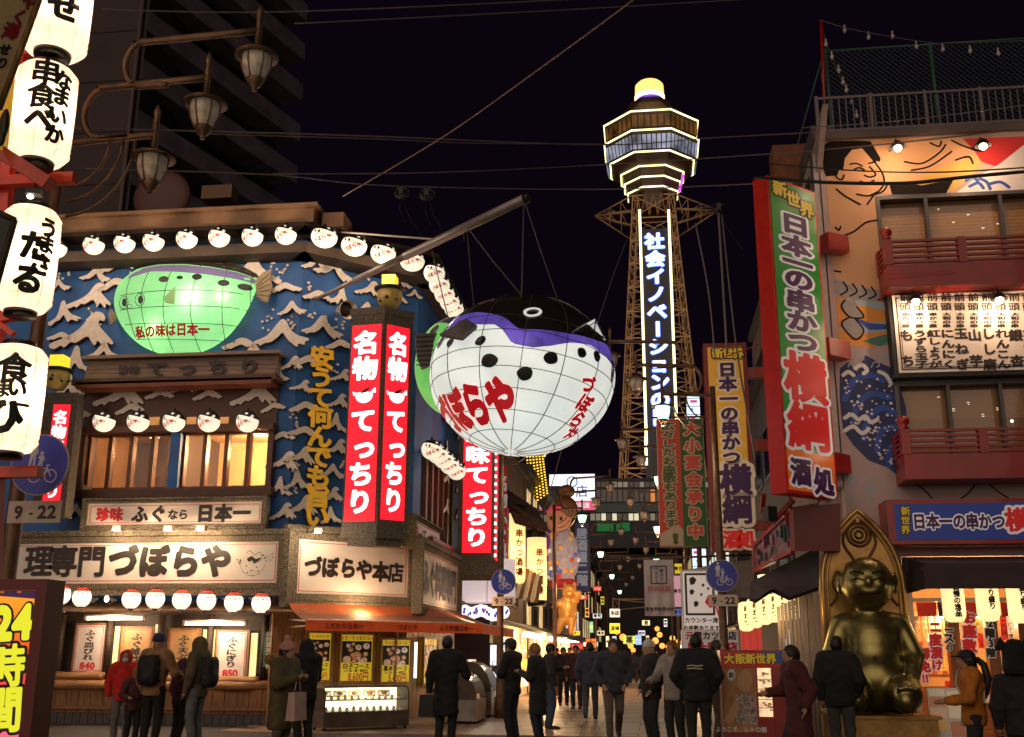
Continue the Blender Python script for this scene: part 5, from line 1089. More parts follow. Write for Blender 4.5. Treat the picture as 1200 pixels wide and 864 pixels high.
# ------------------------------------------------------------------ near left frontage: red frame, big lanterns
NY = 8.6; redb = M('red_beam', (.75, .045, .01), .4, noise=.2, coat=.2)
bigp = paper('big_lantern_paper', (1, .84, .7), .3, .85); blackg = M('lantern_black', (.012, .01, .01), .35)
def big_lantern(px, py, hpx, wpx, text, label, Y=NY, rot=.0):
    c = onY(px, py, Y); m = (c-CAM)@_f/FPX; H, R_ = hpx*m/2, wpx*m/2; T = thing('paper_lantern', label, 'lantern', c, 'big paper lanterns on the red frame')
    ns = 14; prof = [(R_*.5, -H), (R_*.78, -H*.95), (R_*.93, -H*.85)]
    z_ = np.linspace(-H*.8, H*.8, 44); prof += [(R_*(1+.012*math.cos(z*2*math.pi/(H*.115)))*(1-.03*(z/H)**2), z) for z in z_]; prof += [(R_*.93, H*.85), (R_*.78, H*.95), (R_*.5, H)]
    b = MB(); b.lathe(prof, (0, 0, 0), 32, cap=False); b.build('paper', bigp, T, local=True)
    b = MB(); b.lathe([(R_*.54, -H*1.09), (R_*.56, -H*.965), (R_*.3, -H*.96)], (0, 0, 0), 24); b.lathe([(R_*.3, H*.96), (R_*.56, H*.965), (R_*.54, H*1.08)], (0, 0, 0), 24); b.each('cap_ring', blackg, T, local=True)
    b = MB()
    for k in range(8): a = k*math.pi/4+.4; b.tube([(R_*1.012*math.cos(a)*f, R_*1.012*math.sin(a)*f, z) for f, z in ((.8, -H*.95), (.95, -H*.85), (1, -H*.6), (1.004, 0), (1, H*.6), (.95, H*.85), (.8, H*.95))], .0022, 4)
    b.build('paper_seams', M('paper_seam', (.6, .25, .12), .7), T, local=True)
    b = MB(); 
    for i, (ch, az, z, sz) in enumerate(text):
        sz *= 1.35; v, f, _ = glyph(ch, .03 if ch in '食串' else .055, 44); out = [(R_*1.035*math.sin(math.radians(az)+x*sz/R_), -R_*1.035*math.cos(math.radians(az)+x*sz/R_), z*H+y*sz*1.05) for x, y in v]; b.add(out, f)
    b.build('brush_letters', M('brush_ink', (.012, .008, .008), .7), T, local=True)
    lamp('big_lantern_bulb', c, 15, (1, .72, .42), .05); return T
big_lantern(68, 14, 112, 74, [('や', 42, .25, .2), ('せ', 42, -.25, .22), ('き', 10, .7, .1)], 'topmost big white paper lantern cut by the top edge of the picture')
big_lantern(50, 135, 122, 70, [('串', 30, .62, .2), ('食', 28, .12, .2), ('べ', 30, -.36, .2), ('な', 62, .55, .14), ('ま', 62, .2, .14), ('い', 60, -.2, .14), ('か', 58, -.6, .14)], 'second big lit paper lantern from the top on the red frame')
big_lantern(32, 305, 128, 66, [('う', 66, .52, .14), ('ま', 66, .2, .13), ('た', 44, .12, .2), ('さ', 58, -.2, .16), ('る', 38, -.52, .2)], 'third big lit paper lantern from the top with a brushed spiral mark')
big_lantern(15, 468, 128, 68, [('食', 28, .45, .21), ('い', 38, .1, .12), ('ま', 14, .05, .1), ('ひ', 20, -.42, .24), ('ー', 50, -.2, .1)], 'lowest big lit paper lantern above the blue road sign')
RFm = thing('red_timber_frame', 'red timber frame carrying the big paper lanterns at the left edge', 'frame', onY(20, 600, NY+.3))
def beam(x0, y0, x1, y1, w_, Y0=NY+.25, Y1=None, m=redb):
    b = MB(); p, q = onY(x0, y0, Y0), onY(x1, y1, Y0 if Y1 is None else Y1); d = (q-p)/np.linalg.norm(q-p); s_ = np.cross(d, V3(0, 1, 0)); s_ = s_/np.linalg.norm(s_)*w_/2; f_ = V3(0, 1, 0)*w_/2
    b.hexa([p-s_-f_, p+s_-f_, p+s_+f_, p-s_+f_, q-s_-f_, q+s_-f_, q+s_+f_, q-s_+f_]); b.build('beam', m, RFm)
beam(31, 18, 8, 165, .09); beam(32, 56, 83, 57, .075); beam(30, 84, 60, 57, .06); beam(-30, 215, 88, 209, .1); beam(-20, 165, 58, 216, .12, NY-.3); beam(-30, 378, 45, 366, .08); beam(-30, 555, 47, 553, .1); beam(12, 150, -12, 560, .1, NY+.35); beam(-5, 550, -10, 700, .12)
beam(0, 380, 16, 392, .05); beam(52, 209, 49, 160, .04); beam(-20, 80, 36, 60, .08)
ND = thing('painted_banner_board', 'slanted wooden board with red and black brush letters at the top left corner', 'sign', onY(5, 40, 7.6))
p4 = [onY(50, -14, 7.9), onY(-2, 128, 7.9), onY(-70, 128, 7.2), onY(-45, -30, 7.2)]; nb = np.cross(p4[1]-p4[0], p4[3]-p4[0]); nb = nb/np.linalg.norm(nb); nb = nb if nb@(CAM-p4[0]) > 0 else -nb
b = MB(); b.hexa([q-nb*.06 for q in p4[::-1]]+[q for q in p4[::-1]]); b.build('board', M('amber_board', (.5, .26, .12), .5, noise=.2, emit=.1), ND)
b = MB(); b.tube([p4[0]+nb*.01, p4[1]+nb*.01], .03, 6); b.build('wood_edge', plank, ND)
ux = (p4[3]-p4[0])/np.linalg.norm(p4[3]-p4[0]); uy = (p4[0]-p4[1])/np.linalg.norm(p4[0]-p4[1])
def on_board(mb, ch, x, y, size, bold, d, mi, rot=0):
    c = ray(x, y); t = ((p4[0]-CAM)@nb)/(c@nb); c = CAM+c*t
    v, f, _ = glyph(ch, bold, 30); mb.add(c+np.outer(-v[:, 0]*size, ux)+np.outer(v[:, 1]*size, uy)+nb*d, f, mi)
b = MB()
for ch, x, y, s_ in (('や', 34, 2, .17), ('く', 22, 20, .16), ('海', 12, 36, .17)): on_board(b, ch, x, y, s_, .11, .006, 0); on_board(b, ch, x, y, s_, .05, .012, 1)
for ch, x, y, s_ in (('せ', 5, 58, .12), ('り', 2, 74, .12)): on_board(b, ch, x, y, s_, .11, .006, 0); on_board(b, ch, x, y, s_, .04, .012, 2)
b.build('lettering', [signwhite, redink, ink], ND)
b = MB(); pz = [onY(10, 108, 8.3), onY(18, 92, 8.3), onY(9, 176, 8.3), onY(-20, 176, 8.0), onY(-20, 100, 8.0)]; b.add(pz, [(0, 4, 3, 2, 1)]); o = b.build('yellow_panel', M('yellow_banner', (.75, .42, .04), .5, emit=.3, noise=.2), RFm)
b = MB(); b.ell(onY(5, 146, 8.2), (.05, .03, .16), 10, 8); b.ell(onY(2, 160, 8.2), (.04, .03, .1), 10, 8); b.build('black_figure_mark', black, RFm)
T = thing('flood_light', 'black flood light clipped under the red beam above the third paper lantern', 'flood light', onY(40, 228, 8.3)); b = MB(); c = onY(40, 226, 8.3); b.box(c, (.13, .1, .05), .3); b.tube([c, c+V3(-.02, .05, .14)], .012, 6); b.build('housing', black, T); b = MB(); b.ell(c+V3(-.02, -.02, -.045), (.03, .03, .02), 8, 5); b.build('lit_bulb', warm_tube, T)
T = thing('leaning_sign', 'dark wooden frame edge at the left border', 'frame', onY(-10, 300, 8)); b = MB(); p, q = onY(17, 258, 8), onY(-6, 340, 8); b.tube([p, q], .03, 5); b.tube([p, onY(-20, 240, 8)], .03, 5); b.build('moulding', darkwood, T); b = MB(); b.add([p, q, onY(-40, 330, 8), onY(-40, 235, 8)], [(3, 2, 1, 0)]); b.build('panel', black, T)
# ------------------------------------------------------------------ 24 hour sign
F24 = Frame(onY(40, 780, 6.6)*V3(1, 1, 0), (1, 0, 0)); u1 = F24.px(51, 740)[0]; u0 = u1-1.1; vt_ = F24.px(30, 679)[1]
T = thing('standing_sign', 'red box sign with yellow 24 hour lettering at the lower left corner', 'sign', F24.P(u1, 0, 0)); dr = M('dark_red_case', (.17, .012, .012), .45, noise=.2)
b = MB(); FD = .2; b.fbox(F24, u0, u1-.0, 0, vt_, -FD, -.03); b.fbox(F24, u0, u1, vt_-.07, vt_, -.03, .02); b.fbox(F24, u1-.075, u1, 0, vt_-.071, -.03, .02); b.build('case', dr, T)
# lit face: the print goes from orange above to pink below
mm = M('lit_24_face', (1, .2, .03), emit=.8); nt = mm.node_tree; bs = nt.nodes['Principled BSDF']; tc = nt.nodes.new('ShaderNodeTexCoord'); sp_ = nt.nodes.new('ShaderNodeSeparateXYZ'); nt.links.new(tc.outputs['Generated'], sp_.inputs[0]); cr = nt.nodes.new('ShaderNodeValToRGB')
cr.color_ramp.elements[0].position = .42; cr.color_ramp.elements[0].color = (.95, .18, .3, 1); cr.color_ramp.elements[1].position = .97; cr.color_ramp.elements[1].color = (1, .33, .02, 1); e_ = cr.color_ramp.elements.new(.75); e_.color = (.85, .03, .015, 1)
nt.links.new(sp_.outputs[2], cr.inputs[0]); nt.links.new(cr.outputs[0], bs.inputs['Base Color']); nt.links.new(cr.outputs[0], bs.inputs['Emission Color'])
b = MB(); b.fbox(F24, u0, u1-.076, 0, vt_-.072, -.03, .0); b.build('lit_face', mm, T)
b = MB(); 
fshape(b, F24, (np.array([(u0, vt_-.072), (u1-.077, vt_-.072), (u1-.077, vt_-.125), (u1-.35, vt_-.105), (u0, vt_-.08)]), [(4, 3, 2, 1, 0)]), .003, 0)
for k in range(8): fshape(b, F24, (np.array([(u1-.12-.06*k-.03, vt_-.088), (u1-.12-.06*k, vt_-.088), (u1-.12-.06*k, vt_-.074), (u1-.12-.06*k-.03, vt_-.074)]), [(0, 1, 2, 3)]), .005, 1+k % 2)
b.build('border_print', [M('violet_print', (.12, .02, .2), .5, emit=.15), M('green_print', (.05, .2, .08), .5), M('orange_print', (.8, .25, .03), .5, emit=.2)], T)
yg = M('lit_yellow_letter', (.8, .8, .04), emit=.75, ecol=(.8, .78, .03))
b = MB()
for txt, x, y, s_ in (('24', 21, 729, .25), ('時', 15, 780, .235), ('間', 11, 831, .25)):
    u, v = F24.px(x-5, y); ftext(b, F24, txt, u, v, s_, .004, bold=.115, mi=1, res=34, sy=1.12, rot=.06); ftext(b, F24, txt, u, v, s_, .009, bold=.06 if txt in '24' else .035, mi=0, res=44, sy=1.15, rot=.06)
b.build('lettering', [yg, ink], T)
# ------------------------------------------------------------------ dark apartment block behind, upper left
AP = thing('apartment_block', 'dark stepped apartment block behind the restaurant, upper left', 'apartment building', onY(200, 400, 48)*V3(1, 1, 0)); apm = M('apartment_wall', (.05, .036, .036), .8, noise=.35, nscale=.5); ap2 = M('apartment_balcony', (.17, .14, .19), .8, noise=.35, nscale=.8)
FA = Frame((0, 48, 0), (1, 0, 0)); a0, a1 = FA.px(-60, 120)[0], FA.px(163, 120)[0]; b = MB(); b.fbox(FA, a0, a1, 0, 46, -14, 0); b.build('end_wall', apm, AP)
b = MB(); 
for z_ in range(4, 46, 3): b.fbox(FA, a0, a1, z_, z_+.07, .0, .03)
b.build('wall_joints', M('apartment_joint', (.02, .015, .015), .8), AP); b = MB(); u = FA.px(157, 120)[0]; b.tube([FA.P(u, 0, .2), FA.P(u, 46, .2)], .12, 8); b.build('drain_pipe', M('pipe_dark', (.1, .07, .06), .6), AP)
FA2 = Frame(FA.P(a1, 0, 0), (math.cos(1.28), math.sin(1.28), 0)); L2 = FA2.px(352, 100)[0]
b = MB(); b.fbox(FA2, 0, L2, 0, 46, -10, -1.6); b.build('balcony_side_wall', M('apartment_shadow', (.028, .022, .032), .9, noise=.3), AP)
for i, z_ in enumerate(np.arange(4, 46, 3.0)):
    b = MB(); b.fbox(FA2, 0.02, L2+.3-(i % 2)*.0, z_, z_+.2, -1.6, 0); b.fbox(FA2, .02, L2+.3, z_+.2, z_+1.25, -.15, 0); b.build('balcony', ap2, AP)
    for t in (.15, .38, .6, .85):
        b = MB(); b.fbox(FA2, L2*t, L2*t+1.6, z_+.25, z_+2.4, -1.62, -1.55); b.build('balcony_door', M('dark_pane', (.015, .014, .02), .2), AP)
    b = MB(); b.fbox(FA2, L2*.2, L2*.2+.9, z_+.2, z_+.9, -1.5, -1.0); b.build('air_unit', apm, AP)
b = MB(); c = onY(190, 231, 40); b.ell(c, (1.3, .3, 1.2), 20, 12); b.tube([c, c-UPV*3], .1, 6); o = b.build('satellite_dish', M('dish_red', (.12, .05, .04), .6)); tag(o, 'round dish on the roof line just above the cream parapet', 'dish')
b = MB(); c = onY(258, 229, 30); b.box(c+UPV*.0, (1.0, .6, .45)); o = b.build('roof_box', M('roof_box', (.2, .11, .06), .7)); tag(o, 'small metal box on the restaurant roof right of the round dish', 'roof unit')
g_ = dup(LPL, (-3.2, -3.0, 0), 'unseen green lit street lamp added behind the viewpoint to light the statue', .2); lamp('lantern_bulb', (-2.2, -3.0, A0[2]-.75), 260, (.3, 1, .38), .12)  # unseen lamp post and bulb, added for green highlights on the bronze figure
# ------------------------------------------------------------------ right corner building with the painted wall
YR = 19.0
F0 = Frame((0, YR, 0), (1, 0, 0)); uR = (F0.px(964, 170)[0]+F0.px(985, 590)[0])/2
RB_ = thing('mural_restaurant', 'painted corner restaurant building on the right with wrestler and wave mural', 'restaurant', F0.P(uR, 0)); R1 = FR1 = Frame(F0.P(0, 0), (1, 0, 0))
RW = uR+6.5; vT = R1.px(1080, 160)[1]; rp_ = lambda x, y, d=0: R1.px(x, y, d)
w3 = R1.rect(1030, 226, 1240, 332); w2 = R1.rect(1052, 446, 1240, 560); dg = (R1.px(1060, 700)[0], RW, .0, R1.px(1100, 652)[1])
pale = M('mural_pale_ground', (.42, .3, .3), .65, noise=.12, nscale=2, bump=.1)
b = MB(); wall_holes(b, R1, uR, RW, 0, vT, [(w3[0], w3[1], w3[2], w3[3]), (w2[0], w2[1], w2[2], w2[3]), dg], -.3, 0); b.build('front_wall', pale, RB_)
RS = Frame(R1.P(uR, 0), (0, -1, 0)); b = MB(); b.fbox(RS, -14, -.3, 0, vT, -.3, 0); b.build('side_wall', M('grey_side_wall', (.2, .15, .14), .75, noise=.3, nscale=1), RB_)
b = MB(); b.fbox(R1, uR-.1, RW, vT, vT+.15, -12, .12); b.fbox(RS, -14, -.01, vT+.16, vT+.35, -.3, .1); b.build('roof', M('roof_edge', (.09, .07, .07), .7), RB_)
skin = M('mural_skin', (.56, .3, .15), .65, noise=.08, nscale=2); mk = {'hair': M('mural_black', (.012, .009, .009), .85, spec=.1), 'grey': M('mural_grey', (.28, .25, .25), .6, noise=.2), 'red': M('mural_red', (.5, .02, .02), .6), 'yel': M('mural_ochre', (.55, .33, .06), .6), 'org': M('mural_orange', (.62, .24, .03), .6),
      'blue': M('mural_blue', (.02, .07, .36), .6, noise=.3, nscale=5), 'deep': M('mural_deep_blue', (.012, .02, .1), .6), 'white': M('mural_white', (.66, .62, .62), .6), 'teal': M('mural_teal', (.04, .16, .14), .6), 'sky': M('mural_light_blue', (.28, .36, .42), .6)}
def mpaint(name, mt, polys=(), strokes=(), w_=.03, d=.004, res=70):
    if strokes and w_ < .06: res = 260
    b = MB(); P = [[rp_(*q) for q in pl] for pl in polys]; S_ = [[rp_(*q) for q in smoothpath(st, 5)] for st in strokes]; fshape(b, R1, shape(P, res, strokes=S_, width=w_), d); o = b.build(name, mt, RB_); return o
mpaint('painted_skin', skin, [[(965, 163), (1185, 160), (1165, 175), (1150, 200), (1120, 222), (1045, 228), (1029, 228), (1030, 290), (1043, 345), (1020, 338), (1000, 333), (978, 325), (974, 300)]], d=.004, res=90)
mpaint('painted_hair', mk['hair'], [[(963, 172), (972, 166), (1000, 165), (1020, 166), (1032, 186), (1031, 190), (1022, 188), (1010, 174), (998, 176), (990, 186), (988, 200), (984, 198), (981, 206), (968, 207), (965, 200)]], d=.008)
mpaint('painted_lines', mk['hair'], [], [[(1023, 188), (1033, 202), (1036, 214), (1030, 224), (1018, 230)], [(984, 195), (979, 199), (980, 208), (986, 211), (989, 206)], [(996, 193), (1003, 192), (1010, 195)], [(1001, 199), (1007, 197), (1013, 200)], [(1018, 192), (1026, 190)], [(1019, 196), (1026, 205), (1019, 208), (1013, 206)], [(1008, 213), (1017, 215), (1024, 212)],
      [(980, 222), (990, 230), (1008, 240)], [(1004, 228), (1018, 230), (1034, 225), (1040, 216)], [(1016, 240), (1026, 226)], [(985, 277), (1000, 272), (1015, 261), (1031, 258)], [(979, 267), (983, 270), (985, 266)], [(978, 318), (985, 319)], [(1060, 190), (1080, 192), (1100, 180), (1108, 170)], [(1068, 200), (1090, 195), (1115, 178)], [(1090, 168), (1100, 172), (1103, 166)], [(1115, 165), (1130, 172), (1150, 178)], [(1120, 188), (1135, 184), (1140, 192)]], .035, .012)
mpaint('painted_ochre', mk['yel'], [[(1075, 214), (1095, 200), (1130, 188), (1148, 184), (1142, 200), (1118, 225), (1080, 227)]], d=.008)
mpaint('painted_red', mk['red'], [[(1128, 163), (1210, 160), (1190, 180), (1168, 196), (1150, 190), (1140, 175)]], d=.012)
mpaint('painted_peak', mk['white'], [[(1118, 228), (1150, 205), (1172, 192), (1200, 170), (1260, 150), (1260, 226)]], d=.016)
mpaint('painted_kimono', mk['hair'], [[(1042, 218), (1060, 214), (1080, 218), (1100, 214), (1118, 210), (1108, 228), (1045, 228)]], d=.02)
mpaint('painted_spray', mk['blue'], [], [[(1132, 212), (1140, 208), (1146, 214)], [(1136, 219), (1146, 215), (1152, 221)], [(1148, 210), (1156, 214), (1160, 222)], [(1160, 216), (1172, 214), (1182, 220)]], .06, .02)
mpaint('painted_rays_ground', mk['org'], [[(980, 348), (1043, 346), (1048, 402), (1020, 408), (984, 402)]], d=.004)
mpaint('painted_rays', mk['sky'], [[(980, 352), (1000, 350), (1044, 356), (1044, 366), (1000, 356)], [(982, 386), (1010, 378), (1046, 378), (1046, 388), (1000, 392)]], d=.008); mpaint('painted_blue_rays', mk['blue'], [[(1000, 372), (1020, 379), (1045, 381), (1045, 386), (1018, 387)]], d=.012); mpaint('painted_green_rays', mk['teal'], [[(1010, 400), (1030, 394), (1048, 390), (1048, 400), (1030, 406)]], d=.012)
mpaint('painted_rope', mk['grey'], [[(977, 328), (990, 332), (1010, 338), (1042, 341), (1043, 352), (1020, 353), (1000, 352), (986, 348), (979, 344)], [(990, 352), (1002, 352), (1004, 360), (1012, 372), (1002, 374), (1012, 388), (1002, 398), (986, 380), (996, 372), (986, 360)]], d=.012)
mpaint('painted_rope_lines', mk['hair'], [], [[(988+k*11, 331+k*2), (993+k*11, 340+k*2), (985+k*11, 346+k*1.5)] for k in range(5)]+[[(990, 352), (986, 360), (996, 372), (1012, 372), (1004, 360)], [(996, 372), (986, 380), (1002, 398), (1012, 388), (1002, 374)]], .03, .016)
# plain painted sea under the belt: generic rolling waves
mpaint('painted_sea', mk['deep'], [[(984, 432), (994, 424), (1004, 436), (1014, 416), (1028, 424), (1042, 430), (1053, 446), (1062, 480), (1062, 566), (1040, 548), (1018, 540), (1000, 522), (988, 505), (984, 470)]], d=.004)
mpaint('painted_swell', mk['blue'], [], [[(990, 468), (1000, 448), (1018, 440), (1034, 446)], [(1000, 500), (1004, 476), (1020, 462), (1042, 466)], [(1012, 515), (1018, 490), (1034, 478), (1050, 486)], [(1028, 528), (1032, 506), (1050, 500)], [(1042, 545), (1044, 525), (1054, 518)]], .11, .008)
mpaint('painted_foam', mk['white'], [], [[(988, 440), (994, 436), (1000, 440)], [(1002, 432), (1010, 428), (1016, 434), (1012, 438)], [(990, 490), (998, 486), (1006, 492), (1014, 488), (1020, 495), (1028, 492)], [(990, 505), (1000, 500), (1010, 508), (1018, 503)], [(1030, 436), (1038, 440), (1044, 450)]], .07, .012)
fo_ = MB(); rg = random.Random(3)
for i in range(110):
    x, y = rg.uniform(990, 1052), rg.uniform(440, 545)
    if y-485 > (x-985)*1.2: continue
    u, v = rp_(x, y); r = rg.uniform(.012, .03); fshape(fo_, R1, (np.array([(u+r*math.cos(t), v+r*math.sin(t)) for t in np.linspace(0, 6.28, 7)[:-1]]), [tuple(range(6))]), .016)
fo_.build('painted_drops', mk['white'], RB_)['kind'] = 'stuff'
sw = []
for x, y in [(990+i*9, 412+(i*37) % 22) for i in range(7)]+[(1000+i*17, 565+(i*29) % 18) for i in range(12)]+[(995+(i*23) % 45, 560+(i*13) % 38) for i in range(8)]:
    sw.append([(x-5, y+3), (x-2, y-3), (x+3, y-3), (x+4, y+1), (x+1, y+2)])
mpaint('painted_curls', mk['sky'], [], sw, .025, .008, 150); mpaint('painted_ridge', mk['hair'], [], [[(1098, 598), (1130, 582), (1150, 564), (1175, 580), (1210, 600)], [(1060, 562), (1080, 572), (1092, 584)]], .025, .008, 90)
# windows, blinds, balconies
blind = M('bamboo_blind', (.4, .18, .06), .6, noise=.4, nscale=20, emit=.07, stretch=(1, 1, 12)); wfr = M('window_metal', (.09, .085, .09), .4, .5)
for (a, c, v0, v1), xs, nm in ((w3, (1087,), 'upper'), (w2, (1113,), 'lower')):
    f = MB(); e = .07
    for q in ((a, c, v1-e, v1), (a, a+e, v0, v1-e-.002)): f.fbox(R1, *q, -.15, .03)
    for x in xs+(1175,): u = R1.px(x, (260 if nm == 'upper' else 480))[0]; f.fbox(R1, u-.03, u+.03, v0, v1-e-.002, -.12, .02)
    fo = f.build('window', wfr, RB_); p = MB(); p.fbox(R1, a+e+.002, c, v0, v1-e-.003, -.2, -.19); q = p.build('pane', M('amber_glass', (.5, .3, .15), .04, alpha=.35, spec=1.0), fo)
    for v_ in q.data.vertices: v_.co -= Vector(RB_['_o'])
    p = MB(); p.fbox(R1, a, c, v0, v1, -2.2, -2.1); p.build('room_wall', M('amber_room', (.4, .2, .08), .7, noise=.3, nscale=1, emit=.03), RB_)
    p = MB(); n = 14; hh = (v1-v0)*(.55 if nm == 'upper' else .3)
    for i in range(n): p.fbox(R1, a+.1, c-.05, v1-.1-hh*(i+.85)/n, v1-.1-hh*(i+.1)/n, -.32, -.3)
    p.build('blind', blind, RB_)['kind'] = 'stuff'
    for k in range(6):
        x = 1095+k*19; y = (251 if nm == 'upper' else 470)+(k*13) % 22; u, v = R1.px(x, y, -1.2); p = MB(); p.ell(R1.P(u, v, -.9-.1*k), (.03, .03, .03), 8, 5); p.build('room_bulb', M('room_bulb', (1, .8, .5), emit=6), RB_)
def balcony(x0, ytop, ybot, d, nm):
    u0, vt0 = R1.px(x0, ytop, d); vb0 = R1.px(x0+60, ybot, d)[1]; T = thing('balcony', nm, 'balcony', R1.P(u0, vb0, 0), 'red lacquered balconies')
    b = MB(); b.fbox(R1, u0, RW, vb0, vb0+.42, -.0, d); b.build('skirt', redpaint, T); n = 4; hh = vt0-vb0-.42
    for i in range(n+1): b = MB(); v = vb0+.42+hh*(i+.35)/(n+.6)*.86; b.fbox(R1, u0+.1, RW, v, v+.045, d-.08, d-.02); b.build('rail', redpaint, T)
    for k in range(6):
        b = MB(); u = u0+.05+k*1.25; b.fbox(R1, u-.07, u+.07, vb0+.42, vt0-.05, d-.14, d+.02); b.build('post', redpaint, T)
        if k == 0: b = MB(); b.fbox(R1, u-.07, u+.07, vb0+.42, vt0-.05, .0, .14); b.build('post', redpaint, T); b = MB(); c = R1.P(u, vt0+.05, d-.06); b.lathe([(.07, -.1), (.09, -.06), (.06, -.03), (.1, .02), (.11, .07), (.07, .13), (.01, .15)], c, 14); b.build('finial', redpaint, T)
    b = MB()
    for i in range(n+1): v = vb0+.42+hh*(i+.35)/(n+.6)*.86; b.fbox(R1, u0, u0+.05, v, v+.045, 0, d-.1)
    b.build('side_rails', redpaint, T)
balcony(1036, 278, 335, .7, 'upper red lacquered balcony above the white menu board'); balcony(1056, 500, 561, .7, 'lower red lacquered balcony above the blue signboard')
# menu board
T = thing('menu_board', 'white framed board of black brush lettered skewer names under two lamps', 'sign', R1.P(R1.px(1120, 440)[0], R1.px(1120, 440)[1])); DM = .3
u0, u1, v0, v1 = R1.rect(1044, 338, 1240, 440, DM); b = MB(); b.fbox(R1, u0, u1, v0, v1, 0, DM); b.build('frame', black, T)
u0, u1, v0, v1 = R1.rect(1049, 343, 1240, 435, DM); b = MB(); b.fbox(R1, u0, u1, v0, v1, DM, DM+.02); b.build('board', signwhite, T)
b = MB(); 
for e, w_ in ((.05, .02), (.09, .01)):
    for q in ((u0+e, u1, v1-e-w_, v1-e), (u0+e, u1, v0+e, v0+e+w_), (u0+e, u0+e+w_, v0+e+w_, v1-e-w_)): b.fbox(R1, *q, DM+.02, DM+.026)
b.build('border_line', ink, T)
cols = ['もち', 'うずら玉子', '紅しょうが', 'にんにく', '玉ねぎ', '山芋', 'しし唐', 'れんこん', '銀杏', 'なすび']
for i, s_ in enumerate(cols):
    x = 1061+i*16.0; b = MB(); dd = DM+.026
    for ch, y in (('前', 348.5), ('頭', 359.5)): u, v = R1.px(x-.5, y, dd); ftext(b, R1, ch, u, v, .175, dd, bold=.022, res=40, sx=1.1, sy=.9)
    for ch, y in zip('大和の串' if i > 2 else '串かつ屋', (368.5, 373, 377.5, 382)): u, v = R1.px(x+.3, y, dd); ftext(b, R1, ch, u, v, .09, dd, bold=.05, res=16, sx=1.6, sy=.75)
    n = len(s_); ys = [393, 423] if n == 2 else np.linspace(391, 427, n)
    for ch, y in zip(s_, ys):
        u, v = R1.px(x+1+(y-390)*.06, y, dd); sy = {2: 1., 3: .95, 4: .78, 5: .62}[n]; ftext(b, R1, ch, u, v, .22, dd, bold=.045, res=30, sx=1.05, sy=sy)
    b.build('menu_column', ink, T)
def wall_lamp(x, y, d, label, power=40, col=(1, .62, .36)):
    p = P_at(R1, x, y, d); T = thing('wall_lamp', label, 'lamp', p, 'shaded lamps lighting the painted wall'); b = MB(); b.lathe([(.02, .12), (.06, .1), (.14, 0), (.145, -.02)], p, 14, cap=False); b.tube([p+UPV*.1, p+UPV*.2+V3(0, .1, 0), p+UPV*.2+V3(0, d, 0)], .015, 6); b.build('shade', darkmetal, T)
    b = MB(); b.ell(p-UPV*.03, (.07, .07, .06), 10, 6); b.build('bulb', M('shade_bulb', (1, .85, .6), emit=12), T); lamp('wall_lamp_light', p-UPV*.12+V3(0, .0, 0), power, col, .05); return T
wall_lamp(1052, 172, .6, 'left shaded lamp at the top of the painted wall', 36); wall_lamp(1152, 170, .6, 'right shaded lamp at the top of the painted wall', 36)
wall_lamp(1073, 352, .62, 'left shaded lamp in front of the menu board', 30); wall_lamp(1171, 350, .62, 'right shaded lamp in front of the menu board', 30)
# blue signboard
T = thing('signboard', 'long blue signboard with purple letters edged white above the shop awning', 'sign', P_at(R1, 1120, 636, .5)); DS = .6
u0, u1, v0, v1 = R1.rect(1040, 584, 1300, 637, DS); b = MB(); b.fbox(R1, u0, u1, v0, v1, 0, DS); b.build('case', redpaint, T)
u0, u1, v0, v1 = R1.rect(1049, 589, 1300, 632, DS); b = MB(); b.fbox(R1, u0, u1, v0, v1, DS, DS+.01); b.build('face', M('sign_blue_face', (.015, .05, .32), .4, noise=.1, emit=.1), T)
white_o = M('letter_outline_white', (.76, .72, .72), .5, emit=.16); purple = M('letter_purple', (.09, .015, .13), .5); lred = M('letter_red', (.65, .015, .015), .5, emit=.16); gold_l = M('letter_yellow', (.75, .5, .03), .5, emit=.1)
def oletter(mb, fr, ch, x, y, size, d, mi, bold=.05, out=.1, sx=1., sy=1., res=34, oi=0, rot=0.):
    u, v = fr.px(x, y, d); ftext(mb, fr, ch, u, v, size, d+.004, bold=bold+out, mi=oi, sx=sx, sy=sy, res=res, rot=rot); ftext(mb, fr, ch, u, v, size, d+.012, bold=bold, mi=mi, sx=sx, sy=sy, res=res, rot=rot)
b = MB(); LM4 = [white_o, purple, lred, gold_l, ink]
for ch, x in zip('日本一の串かつ', (1077, 1093, 1108, 1124, 1139, 1154, 1170)): oletter(b, R1, ch, x, 611, .215, DS+.01, 1, bold=.04, out=.09, sy=1.25)
oletter(b, R1, '横', 1192, 609, .4, DS+.01, 2, bold=.04); oletter(b, R1, '綱', 1218, 608, .42, DS+.01, 2)
for ch, y in zip('新世界', (599, 610, 621)): oletter(b, R1, ch, 1061, y, .15, DS+.01, 3, oi=4, bold=.03)
b.build('lettering', LM4, T)
